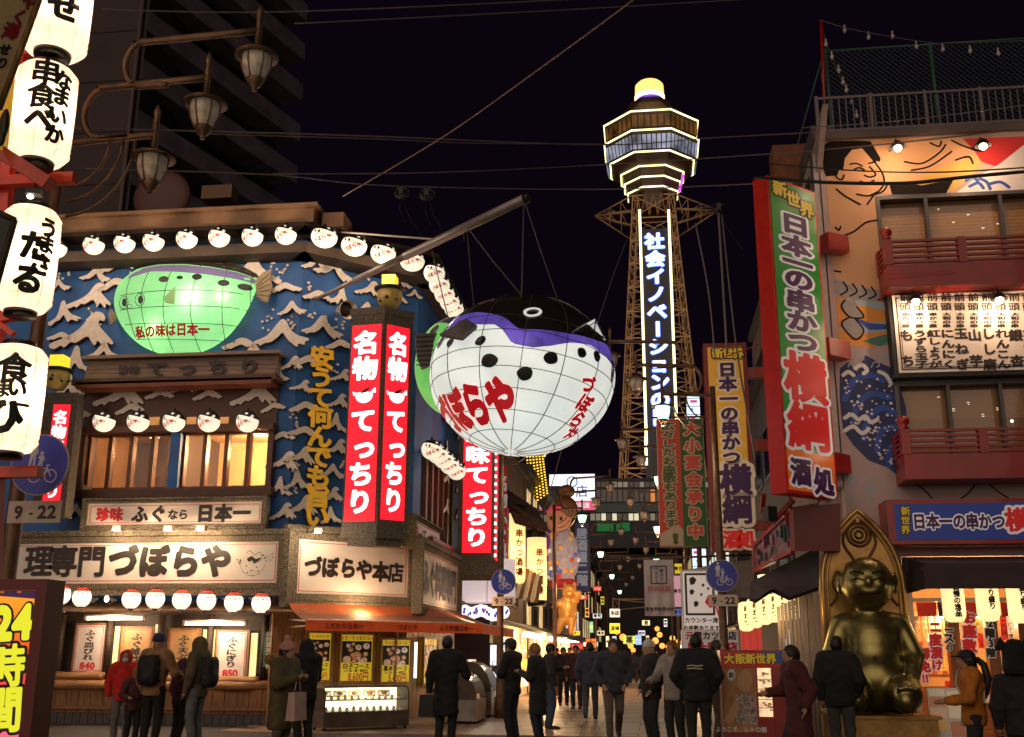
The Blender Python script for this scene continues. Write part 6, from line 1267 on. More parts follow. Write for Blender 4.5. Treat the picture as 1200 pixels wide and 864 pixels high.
# awning, door lanterns, shop front
T = thing('awning', 'dark brown box awning over the shop door on the right', 'awning', P_at(R1, 1120, 690, 1.)); dcl = M('dark_canvas', (.055, .035, .045), .8, noise=.3, nscale=4)
a, v1_ = R1.px(1064, 650, .5); _, v0_ = R1.px(1078, 690, 1.5); vm_ = R1.px(1078, 668, 1.5)[1]; b = MB()
b.hexa([R1.P(a, v1_-.5, .01), R1.P(a-.02, vm_, 1.5), R1.P(RW, vm_, 1.5), R1.P(RW, v1_-.5, .01), R1.P(a, v1_, .01), R1.P(a+.05, vm_+.1, 1.5), R1.P(RW, vm_+.1, 1.5), R1.P(RW, v1_, .01)]); b.build('canopy', dcl, T)
b = MB(); b.fbox(R1, a-.02, RW, v0_, vm_-.002, 1.46, 1.5); b.fbox(R1, a-.02, a+.02, v0_, vm_-.002, .01, 1.455); b.build('valance', dcl, T)
ylp = M('yellow_lantern_paper', (1, .74, .34), emit=1.1, noise=.1, nscale=9)
for i, (x, y, txt) in enumerate(((1117, 704, '白慢の逸品'), (1157, 703, '串り盛り'), (1194, 705, '盛り盛り'))):
    p = P_at(R1, x, y, 1.15); T = thing('door_lantern', ('left', 'middle', 'right')[i]+' yellow paper lantern hanging over the shop door on the right', 'lantern', p, 'yellow lanterns over the shop door'); H, R_ = .33, .17
    b = MB(); b.lathe([(.08, -H), (R_*.8, -H*.93), (R_*.97, -H*.7)]+[(R_*(1+.02*math.cos(k*math.pi)), -H*.6+1.2*H*k/16) for k in range(17)]+[(R_*.8, H*.95), (.08, H)], (0, 0, 0), 20); b.build('paper', ylp, T, local=True)
    b = MB()
    for j, ch in enumerate(txt): v, f, _ = glyph(ch, .05, 20); b.add([(R_*1.04*math.sin(.1+q[0]*.105/R_), -R_*1.04*math.cos(.1+q[0]*.105/R_), .2-j*.1+q[1]*.105) for q in v], f)
    b.build('letters', ink, T, local=True)
# interior
FI = Frame(R1.P(0, 0, -2.6), (1, 0, 0)); inw = M('shop_inside', (.5, .26, .1), .6, noise=.3, nscale=1.5); a = dg[0]
b = MB(); b.fbox(R1, a-.2, RW, 0, dg[3], -2.8, -2.6); b.fbox(R1, a-.3, a-.2, 0, dg[3], -2.8, -.3); b.fbox(R1, a-.3, RW, dg[3]+.0, dg[3]+.1, -2.8, -.31); b.build('shop_room', inw, RB_)
wfm = M('shop_white_frame', (.7, .5, .34), .4, emit=.05); b = MB()
for x in (1072,): u = R1.px(x, 770)[0]; b.fbox(R1, u-.035, u+.035, 0, dg[3]-.05, -.1, .06)
u9 = R1.px(1059, 770)[0]; b.fbox(R1, u9-.0, u9+.05, 0, dg[3]-.05, -.1, .06)
for y in (702, 737, 775, 818): v = R1.px(1066, y)[1]; b.fbox(R1, u9+.052, R1.px(1072, 770)[0]-.037, v-.02, v+.02, -.1, .05)
v = R1.px(1130, 703)[1]; b.fbox(R1, R1.px(1072, 770)[0]+.037, RW, v-.03, v+.03, -.1, .05); b.build('door_frame', wfm, RB_)
brp = M('brown_post', (.25, .08, .02), .5, noise=.3)
for x in (1122, 1167, 1205): b = MB(); u = R1.px(x, 770)[0]; b.fbox(R1, u-.09, u+.09, 0, v-.032, -.25, -.05); b.build('door_post', brp, RB_)
b = MB()
for i in range(5): u = R1.px(1075+i*8.5, 735, -1)[0]; T0 = R1.P(u, 0, -1); b = MB(); b.fbox(R1, u-.045, u+.045, R1.px(1080, 748, -1)[1], R1.px(1080, 716-i*.5, -1)[1], -1.03, -1); o = b.build('menu_tag', M('wooden_tag', (.4, .19, .07), .5, noise=.3), RB_); t = MB(); ftext(t, R1, '串かつ', u, R1.px(1080, 732, -1)[1], .1, -.995, vertical=True, res=14); q = t.build('tag_letters', ink, o); 
for o in RB_.children:
    if o.name.startswith('menu_tag'):
        for ch in o.children:
            for v_ in ch.data.vertices: v_.co -= Vector(RB_['_o'])
b = MB(); v = R1.px(1120, 790, -1.2)[1]
b.fbox(R1, R1.px(1075, 790)[0], RW, v-.05, v, -1.5, -.9); b.fbox(R1, R1.px(1075, 790)[0], RW, 0, .95, -1.45, -.95); b.build('counter', M('counter_wood', (.42, .17, .05), .5, noise=.35, stretch=(.6, 4, 6)), RB_)
rg = random.Random(5); b = MB()
for i in range(26):
    u = R1.px(1090, 780, -1.1)[0]+i*.13; v_ = v; r = rg.uniform(.025, .045); h_ = rg.uniform(.1, .24); b.lathe([(r, 0), (r, h_*.6), (r*.4, h_*.8), (r*.4, h_)], R1.P(u, v_+.001, -1.15-rg.uniform(0, .2)), 8, mi=rg.randrange(6))
b.build('bottles', fm, RB_)['kind'] = 'stuff'
b = MB()
for i in range(10):
    for j in range(3): u = R1.px(1135, 790, -.85)[0]+.27*(i % 5); vv = R1.px(1140, 795, -.85)[1]-.3*(i//5)-.0; 
    b.fbox(R1, u-.11, u+.11, vv-.1, vv+.12, -.84, -.83, i % 4); b.fbox(R1, u-.08, u+.08, vv-.05, vv+.04, -.829, -.825, (i+2) % 6)
b.build('menu_photos', fm, RB_)['kind'] = 'stuff'
for x in (1103, 1147, 1161, 1198): b = MB(); p = P_at(R1, x, 721, -.6); b.ell(p, (.05, .05, .05), 10, 6); b.build('ceiling_bulb', M('shade_bulb', (1, .85, .6), emit=12), RB_)
for x in (1100, 1150, 1195): lamp('shop_bulb', P_at(R1, x, 725, -.9), 85, (1, .62, .27), .1)
def glass_letters(label, items, d, name='window_lettering'):
    b = MB()
    for ch, x, y, s_, mi in items: oletter(b, R1, ch, x, y, s_, d, mi, bold=.06, out=.07, res=30)
    o = b.build(name, LM4, RB_); o['label'] = label
glass_letters('red and black lettering about sauce on the shop window', [('ソ', 1111, 724, .17, 4), ('ー', 1112, 738, .15, 4), ('ス', 1112, 748, .17, 4), ('の', 1112, 759, .11, 4), ('二', 1096, 735, .17, 2), ('度', 1096, 750, .2, 2), ('漬', 1097, 765, .2, 2), ('け', 1098, 779, .18, 2), ('御', 1082, 766, .2, 2), ('免', 1083, 781, .2, 2), ('!', 1082, 795, .17, 2), ('!', 1086, 795, .17, 2)], .0)
glass_letters('red and black lettering about upstairs seats on the shop window', [('お', 1136, 724, .2, 2), ('座', 1136, 740, .22, 2), ('敷', 1136, 757, .22, 2), ('2', 1160, 730, .17, 4), ('階', 1160, 742, .16, 4), ('・', 1160, 749, .1, 4), ('3', 1161, 754, .16, 4), ('階', 1161, 765, .15, 4)], .0)
pm = [M('strip_red', (.65, .04, .02), emit=.35), M('strip_cream', (.85, .7, .45), emit=.5), M('strip_amber', (.85, .45, .06), emit=.5)]; rg = random.Random(14)
for i, (x, y0, y1, dd) in enumerate([(1078, 752, 772, -.8), (1090, 742, 752, -1.4), (1105, 770, 786, -.9), (1127, 766, 790, -.5), (1134, 770, 786, -.6), (1145, 716, 736, -.7), (1150, 742, 760, -.7), (1142, 792, 806, -.5), (1152, 768, 790, -.6), (1176, 716, 750, -.6), (1184, 722, 756, -.7), (1193, 728, 748, -.6), (1178, 762, 780, -.5), (1188, 762, 784, -.6), (1197, 756, 774, -.7), (1112, 798, 815, -.4), (1160, 780, 800, -.5), (1173, 796, 815, -.5)]):
    q = R1.rect(x-4, y0, x+4, y1, dd); b = MB(); b.fbox(R1, *q, dd, dd+.01, i % 3); ftext(b, R1, rg.choice(['串かつ', '名物', '一二〇円', 'どて焼', '生ビール']), (q[0]+q[1])/2, (q[2]+q[3])/2, min(.11, (q[3]-q[2])/5), dd+.014, vertical=True, res=12, mi=3); b.build('paper_strip', pm+[ink], RB_)
b = MB(); q = R1.rect(1074, 706, 1200, 714, -.2)
for k in range(7): b.fbox(R1, q[0]+k*.34, q[0]+k*.34+.32, q[2]-.12, q[3], -.2, -.19, k % 2)
b.build('door_curtain', [M('noren_red', (.5, .03, .02), .7, emit=.12), M('noren_navy', (.05, .04, .12), .7)], RB_)
T = thing('menu_stand', 'white standing menu board with photos in front of the shop door', 'menu board', P_at(R1, 1100, 864, .8)); Fm = Frame(P_at(R1, 1106, 830, .9)*V3(1, 1, 0), (math.cos(-.12), math.sin(-.12), 0)); u0, u1, v0, v1 = Fm.rect(1088, 806, 1130, 872)
b = MB(); b.hexa([Fm.P(u, v, d) for v, dd in ((.1, .25), (v1, 0)) for u, d in ((u0, dd+.03), (u1, dd+.03), (u1, dd), (u0, dd))]); b.build('board', signwhite, T)
FmT = lambda u, v: .25-(v-.1)/(v1-.1)*.25+.034; b = MB()
for (x0, x1, y0, y1, m_) in ((.05, .5, .86, .98, 2), (.05, .48, .7, .84, 1), (.05, .48, .5, .66, 0), (.08, .46, .3, .46, 5), (.55, .95, .5, .95, 2), (.55, .95, .2, .45, 3)):
    a, c, e, f_ = u0+(u1-u0)*x0, u0+(u1-u0)*x1, .1+(v1-.1)*y0, .1+(v1-.1)*y1; b.quad(Fm.P(a, e, FmT(a, e)), Fm.P(c, e, FmT(a, e)), Fm.P(c, f_, FmT(a, f_)), Fm.P(a, f_, FmT(a, f_)), m_)
b.build('photos', fm, T)
# roof: railing, mesh fence, string lights
T = thing('roof_railing', 'grey barred railing along the roof edge of the mural building', 'railing', P_at(R1, 965, 158, 0)); gm = M('grey_rail', (.14, .11, .12), .5, .3); vr = R1.px(1080, 107)[1]; vr_b = vT+.2
b = MB(); b.fbox(R1, uR, RW, vr-.05, vr, -.05, .0); b.fbox(R1, uR, RW, vr_b, vr_b+.05, -.05, .0); b.build('rails', gm, T)
b = MB(); n = int((RW-uR)/.13)
for i in range(n): b.fbox(R1, uR+i*.13+.05, uR+i*.13+.07, vr_b+.05, vr-.05, -.035, -.015)
b.build('bars', gm, T)['kind'] = 'stuff'
for i in range(7): b = MB(); b.fbox(R1, uR+i*1.0, uR+i*1.0+.06, vr_b-.05, vr+.02, -.062, .012); b.build('post', gm, T)
T = thing('mesh_fence', 'tall green chain link fence on the roof behind the railing', 'fence', P_at(R1, 975, 158, -.6)); grn = M('green_fence', (.03, .1, .07), .5); FX = Frame(R1.P(0, 0, -.7), (1, 0, 0)); vf = FX.px(1080, 53)[1]; uf = FX.px(966, 60)[0]
b = MB(); st_ = .11; H = vf-vT
for i in range(int((RW-uf+H)/st_)):
    for s_ in (1, -1):
        x0 = uf-(H if s_ > 0 else 0)+i*st_; a, c = (x0, vT), (x0+s_*H*(1), vf)
        pts = [max(uf, min(RW, a[0])), max(uf, min(RW, c[0]))]
        if s_ < 0: a, c = (x0, vT), (x0-H, vf)
        t0 = 0 if uf <= a[0] <= RW else ((uf-a[0])/(c[0]-a[0]) if a[0] < uf else (RW-a[0])/(c[0]-a[0])); t1 = 1 if uf <= c[0] <= RW else ((uf-a[0])/(c[0]-a[0]) if c[0] < uf else (RW-a[0])/(c[0]-a[0]))
        if t1 <= t0 or t0 < 0: continue
        P_, Q_ = FX.P(a[0]+(c[0]-a[0])*t0, a[1]+(c[1]-a[1])*t0, .004*s_), FX.P(a[0]+(c[0]-a[0])*t1, a[1]+(c[1]-a[1])*t1, .004*s_); b.tube([P_, Q_], .005, 3, smooth=False, cap=False)
b.build('mesh', grn, T)['kind'] = 'stuff'
for x in (969, 1093, 1215): b = MB(); u = FX.px(x, 80)[0]; b.tube([FX.P(u, vT, 0), FX.P(u, vf+.05, 0)], .035, 8); b.build('post', grn, T)
b = MB(); b.tube([FX.P(uf, vf, 0), FX.P(RW, vf, 0)], .025, 6); b.build('top_rail', grn, T)
b = MB(); b.tube([FX.P(uf, vf, 0), FX.P(uf, vf, -8)], .025, 6); b.tube([FX.P(uf, vT+.1, -4), FX.P(uf, vf, -4)], .03, 6); b.build('side_rails', grn, T)
T = thing('red_post', 'thin red post holding the bulb string above the roof corner', 'post', P_at(R1, 966, 115, -.2)); b = MB(); pR = P_at(R1, 962, 24, -.2); b.tube([P_at(R1, 968, 160, -.2), pR], .035, 8); b.build('pole', redpaint, T)
T = thing('bulb_string', 'string of unlit white bulbs sagging from the red post along the roof', 'string lights', pR); 
A_ = pR; pts1 = [onY(x, y, YR) for x, y in ((962, 24), (990, 33), (1020, 39), (1060, 46), (1095, 51), (1140, 50), (1200, 48), (1240, 46))]; b = MB(); b.tube(pts1, .008, 4); pts2 = [onY(x, y, YR+.3) for x, y in ((962, 24), (968, 50), (980, 80), (993, 110), (1005, 135), (1012, 150))]; b.tube(pts2, .008, 4); b.build('cable', M('cable_grey', (.12, .1, .1), .6), T)
for x, y in ((990, 36), (1018, 44), (1046, 43), (1074, 55), (1105, 58), (1137, 60), (1170, 63), (968, 52), (975, 67), (983, 83), (988, 97), (992, 106), (998, 119), (1004, 136), (1010, 145)):
    b = MB(); p = onY(x, y, YR+.1); b.ell(p, (.04, .04, .055), 8, 6); b.tube([p+UPV*.05, p+UPV*.12], .018, 6); b.build('bulb', M('unlit_bulb', (.5, .42, .4), .3), T)
# tall vertical sign on the left edge of the side wall
T = thing('side_banner', 'narrow white side sign with black brush letters on the mural building', 'sign', P_at(RS, 960, 560, .3)); z0, z1 = R1.px(985, 570)[1], R1.px(965, 180)[1]
b = MB(); b.fbox(RS, -2.0, -.02, z0, z1, .02, .12); b.build('board', M('side_board', (.45, .38, .36), .4, noise=.2), T); b = MB(); b.fbox(RS, -.08, -.0, z0, z1, .12, .16); b.fbox(RS, -2.05, -1.97, z0, z1, .12, .16); b.build('frame', black, T)
b = MB(); 
for i, ch in enumerate('日本一の串かつ横綱'): ftext(b, RS, ch, -1., z1-.55-i*(z1-z0-.6)/9, .75, .125, bold=.06, sx=1.9, res=30)
b.build('lettering', ink, T)
b = MB(); b.box(onY(926, 200, 21), (.75, .6, .9)); o = b.build('rust_panel', M('rust_panel', (.18, .06, .02), .7, noise=.4)); tag(o, 'rust brown metal panel on the roof edge behind the green sign', 'panel')
b = MB(); b.hexa([P_at(RS, x, y, .06)+V3(dx, 0, 0) for dx in (0, .1) for x, y in ((938, 225), (955, 225), (964, 122), (957, 150))]); o = b.build('parapet_slab', M('parapet_pink', (.35, .27, .26), .7, noise=.2)); tag(o, 'pale sloping parapet slab at the left end of the roof railing', 'parapet')
# the big green vertical sign
pc = onY(911, 400, 17.3); FG1 = Frame(pc*V3(1, 1, 0), (math.cos(.72), math.sin(.72), 0)); FG0 = Frame(pc*V3(1, 1, 0), (math.cos(-.72), math.sin(-.72), 0))
vt_, vb_ = FG1.px(903, 207)[1], FG1.px(921, 577)[1]; ug = FG1.px(969, 410)[0]; ul = FG0.px(893, 400)[0]
T = thing('vertical_sign', 'tall green vertical sign with purple letters edged white in a red case', 'sign', FG1.P(0, vb_))
L0 = FG0.P(ul, 0)-FG0.P(0, 0); qs = [FG1.P(0, 0), FG1.P(ug, 0), FG1.P(ug, 0)+L0, FG1.P(0, 0)+L0]; b = MB(); b.hexa([q+UPV*vb_ for q in qs]+[q+UPV*vt_ for q in qs]); b.build('case', M('bright_red_case', (.6, .02, .012), .45, noise=.15, emit=.03), T)
vor = vb_+(vt_-vb_)*.13; b = MB(); e = .05; b.fbox(FG1, e, ug-e, vor, vt_-e, 0, .012, 0); b.fbox(FG1, e, ug-e, vb_+e, vor-.002, 0, .012, 1); b.build('face', [M('sign_green', (.03, .2, .03), .3, coat=.3, emit=.22), M('sign_orange', (.7, .13, .01), .35, emit=.2)], T)
b = MB(); mv = (FG1.px(940, 300)[1]-FG1.px(940, 400)[1])/100
def gl(ch, y, hpx, wf, mi, oi=0, bo=.14, bi=.05, dx=0., res=40):
    v = FG1.px(926+(y-232)*.055, y)[1]; sz = hpx*mv
    for bd, dd, m_ in ((bo, .016, oi), (bi, .022, mi)): ftext(b, FG1, ch, ug*(.5+dx), v, sz, dd, bold=bd, mi=m_, res=res, sx=ug*wf/sz)
for ch, dx in zip('新世界', (-.27, 0, .27)): gl(ch, 233+dx*26, 19, .3, 3, 4, .15, .04, dx, 28)
for ch, y in zip('日本一の串かつ', (263, 288, 308, 327, 352, 376, 400)): gl(ch, y, 25, .62, 1)
gl('横', 442, 55, .86, 2, bo=.1, bi=.045, res=50); gl('綱', 499, 53, .86, 2, bo=.1, bi=.035, res=50)
gl('酒', 554, 29, .4, 1, dx=-.22); gl('処', 562, 29, .4, 1, dx=.22)
b.build('lettering', LM4, T)
for y in (284, 407, 540):
    b = MB(); p, q = P_at(FG1, 966, y, -.3), P_at(R1, 990, y+6, .1); q[2] = p[2]; d = (q-p)/np.linalg.norm(q-p); s_ = np.cross(d, UPV)*.12; z_ = UPV*.16; b.hexa([p-s_-z_, p+s_-z_, q+s_-z_, q-s_-z_, p-s_+z_, p+s_+z_, q+s_+z_, q-s_+z_]); b.build('bracket', redpaint, T)
for y in (215, 275, 340, 440, 520): lamp('sign_washlight', FG1.P(ug+.25, FG1.px(940, y)[1], .55), 3.5, (1, .8, .55), .03)
# ------------------------------------------------------------------ arched golden niche with a plain seated bronze figure (a generic stand-in)
gold = M('antique_gold', (.5, .3, .1), .38, .75, noise=.3, nscale=4, bump=.15, bscale=12); bronze = M('bronze', (.26, .22, .08), .33, .88, noise=.35, nscale=5, bump=.06, bscale=8); YN = 18.35
FN = Frame((0, YN, 0), (math.cos(.05), math.sin(.05), 0)); FN.o = onY(1012, 700, YN)*V3(1, 1, 0); NT = thing('seated_statue', 'large seated bronze figure in an arched golden niche beside the shop door', 'statue', FN.P(0, 0))
hwN = FN.px(1064, 740)[0]; vA = FN.px(1006, 597)[1]; vs_ = FN.px(1012, 700)[1]
def arch(k, n=14):
    w_ = hwN*k; top = vA-(1-k)*hwN*1.2; pts = [(-w_, .55), (-w_, vs_)]
    for i in range(1, n): t = i/n; pts.append((-w_*(1-t**2.7), vs_+(top-vs_)*t))
    pts.append((0, top)); pts += [(-x, y) for x, y in pts[-2::-1]]; return pts
b = MB(); b.prism(arch(1), FN, -.3, 0); b.build('niche_panel', gold, NT)
b = MB()
for k0, r_ in ((.985, .04), (.87, .022)): b.tube([FN.P(x, y, .02) for x, y in arch(k0)], r_, 8)
b.build('arch_moulding', gold, NT)
b = MB(); cz = vA-.42
for r_ in (.19, .13, .06): b.tube([FN.P(r_*math.cos(t), cz+r_*math.sin(t), .02) for t in np.linspace(0, 6.2832, 25)], .022, 6)
for s_ in (-1, 1):
    b.tube([FN.P(s_*x, y, .02) for x, y in smoothpath([(.05, cz-.8), (.1, cz-.45), (.26, cz-.15), (.2, cz+.1), (.04, cz+.24)], 5)], .022, 6)
    b.tube([FN.P(s_*x, y, .02) for x, y in smoothpath([(.14, cz-.45), (.24, cz-.5), (.3, cz-.68), (.4, cz-.6), (.48, cz-.8), (.42, cz-.98), (.54, cz-1.15)], 5)], .02, 6)
b.build('tracery', M('gold_dark_line', (.12, .06, .02), .45, .7), NT)
b = MB(); b.fbox(FN, -hwN-.05, hwN+.05, 0, .55, -.4, 1.0); b.build('pedestal', gold, NT); b = MB(); b.fbox(FN, -hwN-.1, hwN+.1, .55, .6, -.4, 1.05); b.build('pedestal_top', gold, NT)
sd_ = SDF((-.85, -1.1, -.05), (.85, .6, 2.5), .028)
sd_.ell((0, -.05, .48), (.54, .46, .46), .05).ell((0, -.0, .96), (.42, .36, .48), .12).cone((-.33, 0, 1.25), (.33, 0, 1.25), .17, .17, .15)
sd_.cone((0, -.02, 1.4), (0, -.05, 1.58), .17, .16, .06).ell((0, -.1, 1.83), (.37, .34, .39), .04)
for s_ in (-1, 1):
    sd_.cone((s_*.41, 0, 1.24), (s_*.58, -.08, .82), .155, .13, .05).cone((s_*.58, -.08, .82), (s_*.46, -.42, .42), .13, .1, .04)
    sd_.cone((s_*.3, -.2, .28), (s_*.36, -.78, .3), .27, .2, .07).cone((s_*.36, -.75, .28), (s_*.32, -.88, .22), .2, .17, .05)
    for k in range(5): sd_.ell((s_*(.24+.055*k), -1.0, .4-.012*abs(k-2)), (.036, .05, .045), .01)
    for k in range(4): sd_.cone((s_*(.42+.045*k), -.44, .42), (s_*(.4+.04*k), -.56, .34), .034, .026, .01)
    sd_.ell((s_*.385, -.06, 1.84), (.055, .1, .16), .02); sd_.ell((s_*.14, -.36, 1.8), (.09, .07, .07), .05); sd_.ell((s_*.12, -.395, 1.9), (.075, .03, .02), .02)
sd_.ell((0, -.42, 1.84), (.05, .06, .065), .03).ell((0, -.4, 1.715), (.13, .035, .022), .03).ell((0, -.38, 1.67), (.1, .05, .035), .03).ell((0, -.46, .8), (.03, .02, .03), .02)
fg = smb(sd_).build('bronze_figure', bronze, NT, local=True)
b = MB()
for s_ in (-1, 1):
    b.tube([V3(s_*(.07+.16*t), -.1-.352*math.sqrt(max(.05, 1-((.07+.16*t)/.4)**2)), 1.86+.03*math.sin(t*3.14)) for t in np.linspace(0, 1, 8)], .012, 6)
    b.tube([V3(s_*(.06+.19*t), -.1-.345*math.sqrt(max(.05, 1-((.06+.19*t)/.4)**2)), 1.96+.035*math.sin(t*3.14)) for t in np.linspace(0, 1, 8)], .014, 6)
b.tube([V3(.16*t, -.1-.36*math.sqrt(1-(.16*t/.4)**2)+.01, 1.685+.006*t*t) for t in np.linspace(-1, 1, 12)], .014, 6)
fc = b.build('carved_face_lines', M('carved_dark', (.03, .025, .01), .5, .4), NT, local=True)
fg.location = tuple(FN.P(-.07, .6, .55)-np.array(NT['_o'])); sc_ = (FN.px(1006, 657, .6)[1]-.55)/2.22; fg.scale = (sc_,)*3; fg.rotation_euler = (0, 0, -.12); fc.location = fg.location; fc.scale = fg.scale; fc.rotation_euler = fg.rotation_euler
lamp('statue_glint', FN.P(-1.6, 3.6, 2.6), 18, (.35, 1, .3), .1) if False else None
# left of it: slatted screen, dark awning, lanterns, slanted picture panel
T = thing('slatted_screen', 'pale upright slatted screen between the lanterns and the golden niche', 'screen', P_at(F0, 935, 860, .2)); a, c, v0, v1 = F0.rect(915, 692, 960, 900, .1)
for i in range(10): b = MB(); u = a+(c-a)*i/10; b.fbox(F0, u+.005, u+(c-a)/10-.008, 0, v1-(9-i)*.03, .05, .1+.01*(i % 2)); b.build('slat', M('pale_slat', (.33, .25, .2), .6, noise=.3, stretch=(4, 4, .5)), T)
T = thing('awning', 'dark drooping awning left of the golden niche', 'awning', P_at(F0, 900, 690, 1)); b = MB(); q = lambda x, y, d: P_at(F0, x, y, d)
b.add([q(960, 640, .2), q(960, 688, .9), q(925, 700, .9), q(905, 690, .7), q(886, 703, .6), q(878, 700, .2), q(880, 682, -.5)], [(0, 1, 2, 3, 4, 5, 6)]); b.add([q(960, 645, .2)+V3(0, .05, .02), q(880, 684, -.5)+V3(0, .05, .02), q(878, 704, .2)+V3(0, .05, 0), q(886, 707, .6)+V3(0, .05, 0), q(905, 694, .7)+V3(0, .05, 0), q(925, 704, .9)+V3(0, .05, 0), q(960, 692, .9)+V3(0, .05, 0)], [(0, 1, 2, 3, 4, 5, 6)]); b.build('canvas', dcl, T)
for i, (x, y) in enumerate([(874, 722), (884, 718), (895, 714), (906, 711), (917, 709), (928, 707)]):
    p = onY(x, y, 20.2-.22*i); T = thing('door_lantern', ORD[i]+' yellow lantern from the left in the row under the dark drooping awning', 'lantern', p, 'yellow lanterns under the drooping awning'); b = MB(); b.lathe([(.06, -.27), (.12, -.24), (.14, -.1), (.14, .1), (.12, .22), (.06, .25)], (0, 0, 0), 16); b.build('paper', ylp, T, local=True); b = MB()
    for j, ch in enumerate('串かつ'): v, f, _ = glyph(ch, .04, 16); b.add([(.146*math.sin(.1+k[0]*.12/.14), -.146*math.cos(.1+k[0]*.12/.14), .12-j*.12+k[1]*.12) for k in v], f)
    b.build('letters', ink, T, local=True)
lamp('row_lantern_light', onY(900, 720, 18.6), 14, (1, .7, .35), .15)
b = MB(); p = onY(907, 678, 19.6); b.box(p, (.5, .25, .12), .3); o = b.build('awning_lamp', M('awning_glow', (1, .7, .4), emit=2)); tag(o, 'bright lit gap lamp above the drooping awning', 'lamp')
T = thing('picture_sign', 'slanted picture panel of bottles in a red frame left of the golden niche', 'sign', q(920, 650, .8)); P_ = [q(884, 668, -.9), q(884, 640, -.9), q(927, 598, .9), q(929, 646, .9)]; b = MB(); b.add(P_, [(0, 3, 2, 1)]); b.build('picture', M('bottle_picture', (.3, .16, .2), .4, noise=.9, nscale=9), T)
b = MB(); 
for i in range(4): b.tube([P_[i], P_[(i+1) % 4]], .05, 4, smooth=False)
b.build('frame', redpaint, T); b = MB(); b.hexa([q(929, 646, .92), q(985, 646, .92), q(985, 646, .4), q(929, 646, .4), q(927, 594, .92), q(985, 590, .92), q(985, 590, .4), q(927, 594, .4)]); b.build('red_end_box', M('dark_red_box', (.14, .012, .012), .5, noise=.2), T)
b = MB(); rg = random.Random(2); e1, e2 = P_[2]-P_[1], P_[3]-P_[2]
for i in range(26):
    s_, t_ = rg.uniform(.06, .94), rg.uniform(.12, .8); c_ = P_[1]+(P_[2]-P_[1])*s_+((P_[0]+(P_[3]-P_[0])*s_)-(P_[1]+(P_[2]-P_[1])*s_))*t_; r = rg.uniform(.03, .06); b.box(c_+V3(-.01, -.03, 0), (r, .01, r*3.2), 1.0, rg.randrange(4))
b.build('bottle_prints', [M('print_red', (.5, .03, .04), .5), M('print_white', (.6, .55, .6), .5), M('print_blue', (.06, .1, .35), .5), M('print_green', (.05, .2, .1), .5)], T)['kind'] = 'stuff'
b = MB()
for x0, y0, x1, y1 in ((905, 612, 930, 586), (918, 600, 960, 592), (893, 600, 895, 580)): b.tube([onY(x0, y0, 18.4), onY(x1, y1, 18.2)], .05, 4, smooth=False)
b.build('red_struts', redpaint, T); b = MB(); b.box(onY(902, 603, 17.6), (.16, .2, .24), .4); b.build('black_spot', black, T)
# white plastic cubicle, red case: the face in hole board cabinet
FVd = Frame(onY(880, 820, 17.2)*V3(1, 1, 0), (1, 0, 0)); u0, u1, v0, v1 = FVd.rect(846, 762, 930, 860); T = thing('photo_cabinet', 'painted board cabinet lettered in gold across its red and blue head', 'cabinet', FVd.P((u0+u1)/2, 0))
b = MB(); b.fbox(FVd, u0, u1, 0, v1, -.7, 0); b.build('body', redpaint, T); va = FVd.px(880, 782)[1]; vb2 = FVd.px(880, 858)[1]
b = MB(); b.fbox(FVd, u0+.02, u1-.02, va, v1-.03, 0, .01, 0); b.fbox(FVd, u1-.45, u1-.02, va+.05, v1-.03, .01, .014, 1); b.build('head_panel', [M('head_red', (.55, .02, .02), .5, emit=.06), M('head_blue', (.03, .1, .3), .5, emit=.04)], T)
b = MB(); 
for ch, x in zip('大阪新世界', (854, 867, 879, 891, 903)): oletter(b, FVd, ch, x+.5, 772, .155, .014, 3, oi=4, bold=.05, out=.05, res=30)
b.build('gold_lettering', LM4, T)
ub = FVd.px(887, 820)[0]; b = MB(); b.fbox(FVd, u0+.02, ub, vb2, va-.01, 0, .01); b.build('painted_board', M('board_paint', (.42, .2, .09), .6, noise=.4, nscale=4), T)
b = MB(); c = lambda x, y, d=.012: FVd.px(x, y, d)
fshape(b, FVd, shape([[c(873+9*math.cos(t), 798+13*math.sin(t)) for t in np.linspace(0, 6.28, 16)[:-1]]], 20), .014, 0)
fshape(b, FVd, shape([[c(*k) for k in ((862, 815), (875, 811), (886, 818), (887, 850), (866, 848), (858, 838))]], 24), .014, 1); fshape(b, FVd, shape([[c(*k) for k in ((848, 845), (862, 820), (868, 830), (856, 850))]], 20), .016, 0)
fshape(b, FVd, shape([[c(857+5*math.cos(t), 791+7*math.sin(t)) for t in np.linspace(0, 6.28, 16)[:-1]]], 20), .018, 2)
b.build('painted_figure', [skin, M('board_pattern', (.4, .3, .28), .6, noise=.8, nscale=25), M('board_white', (.7, .66, .62), .6)], T)
b = MB(); ftext(b, FVd, 'ようこそ、レトロ街', (u0+ub)/2, c(868, 855)[1], .085, .012, bold=.04, res=16); ftext(b, FVd, 'お', *c(857, 791), .09, .02, bold=.05, res=18, mi=1); b.build('board_letters', [M('board_white', (.7, .66, .62), .6), ink], T)
ul_, ur_ = FVd.px(889, 820)[0], FVd.px(905, 820)[0]; b = MB(); b.fbox(FVd, ul_, ur_, c(890, 840)[1], c(890, 783)[1], 0, .012); b.build('lit_case', M('cabinet_lit', (1, .62, .35), emit=.95, noise=.4, nscale=10), T)
b = MB(); rg = random.Random(9)
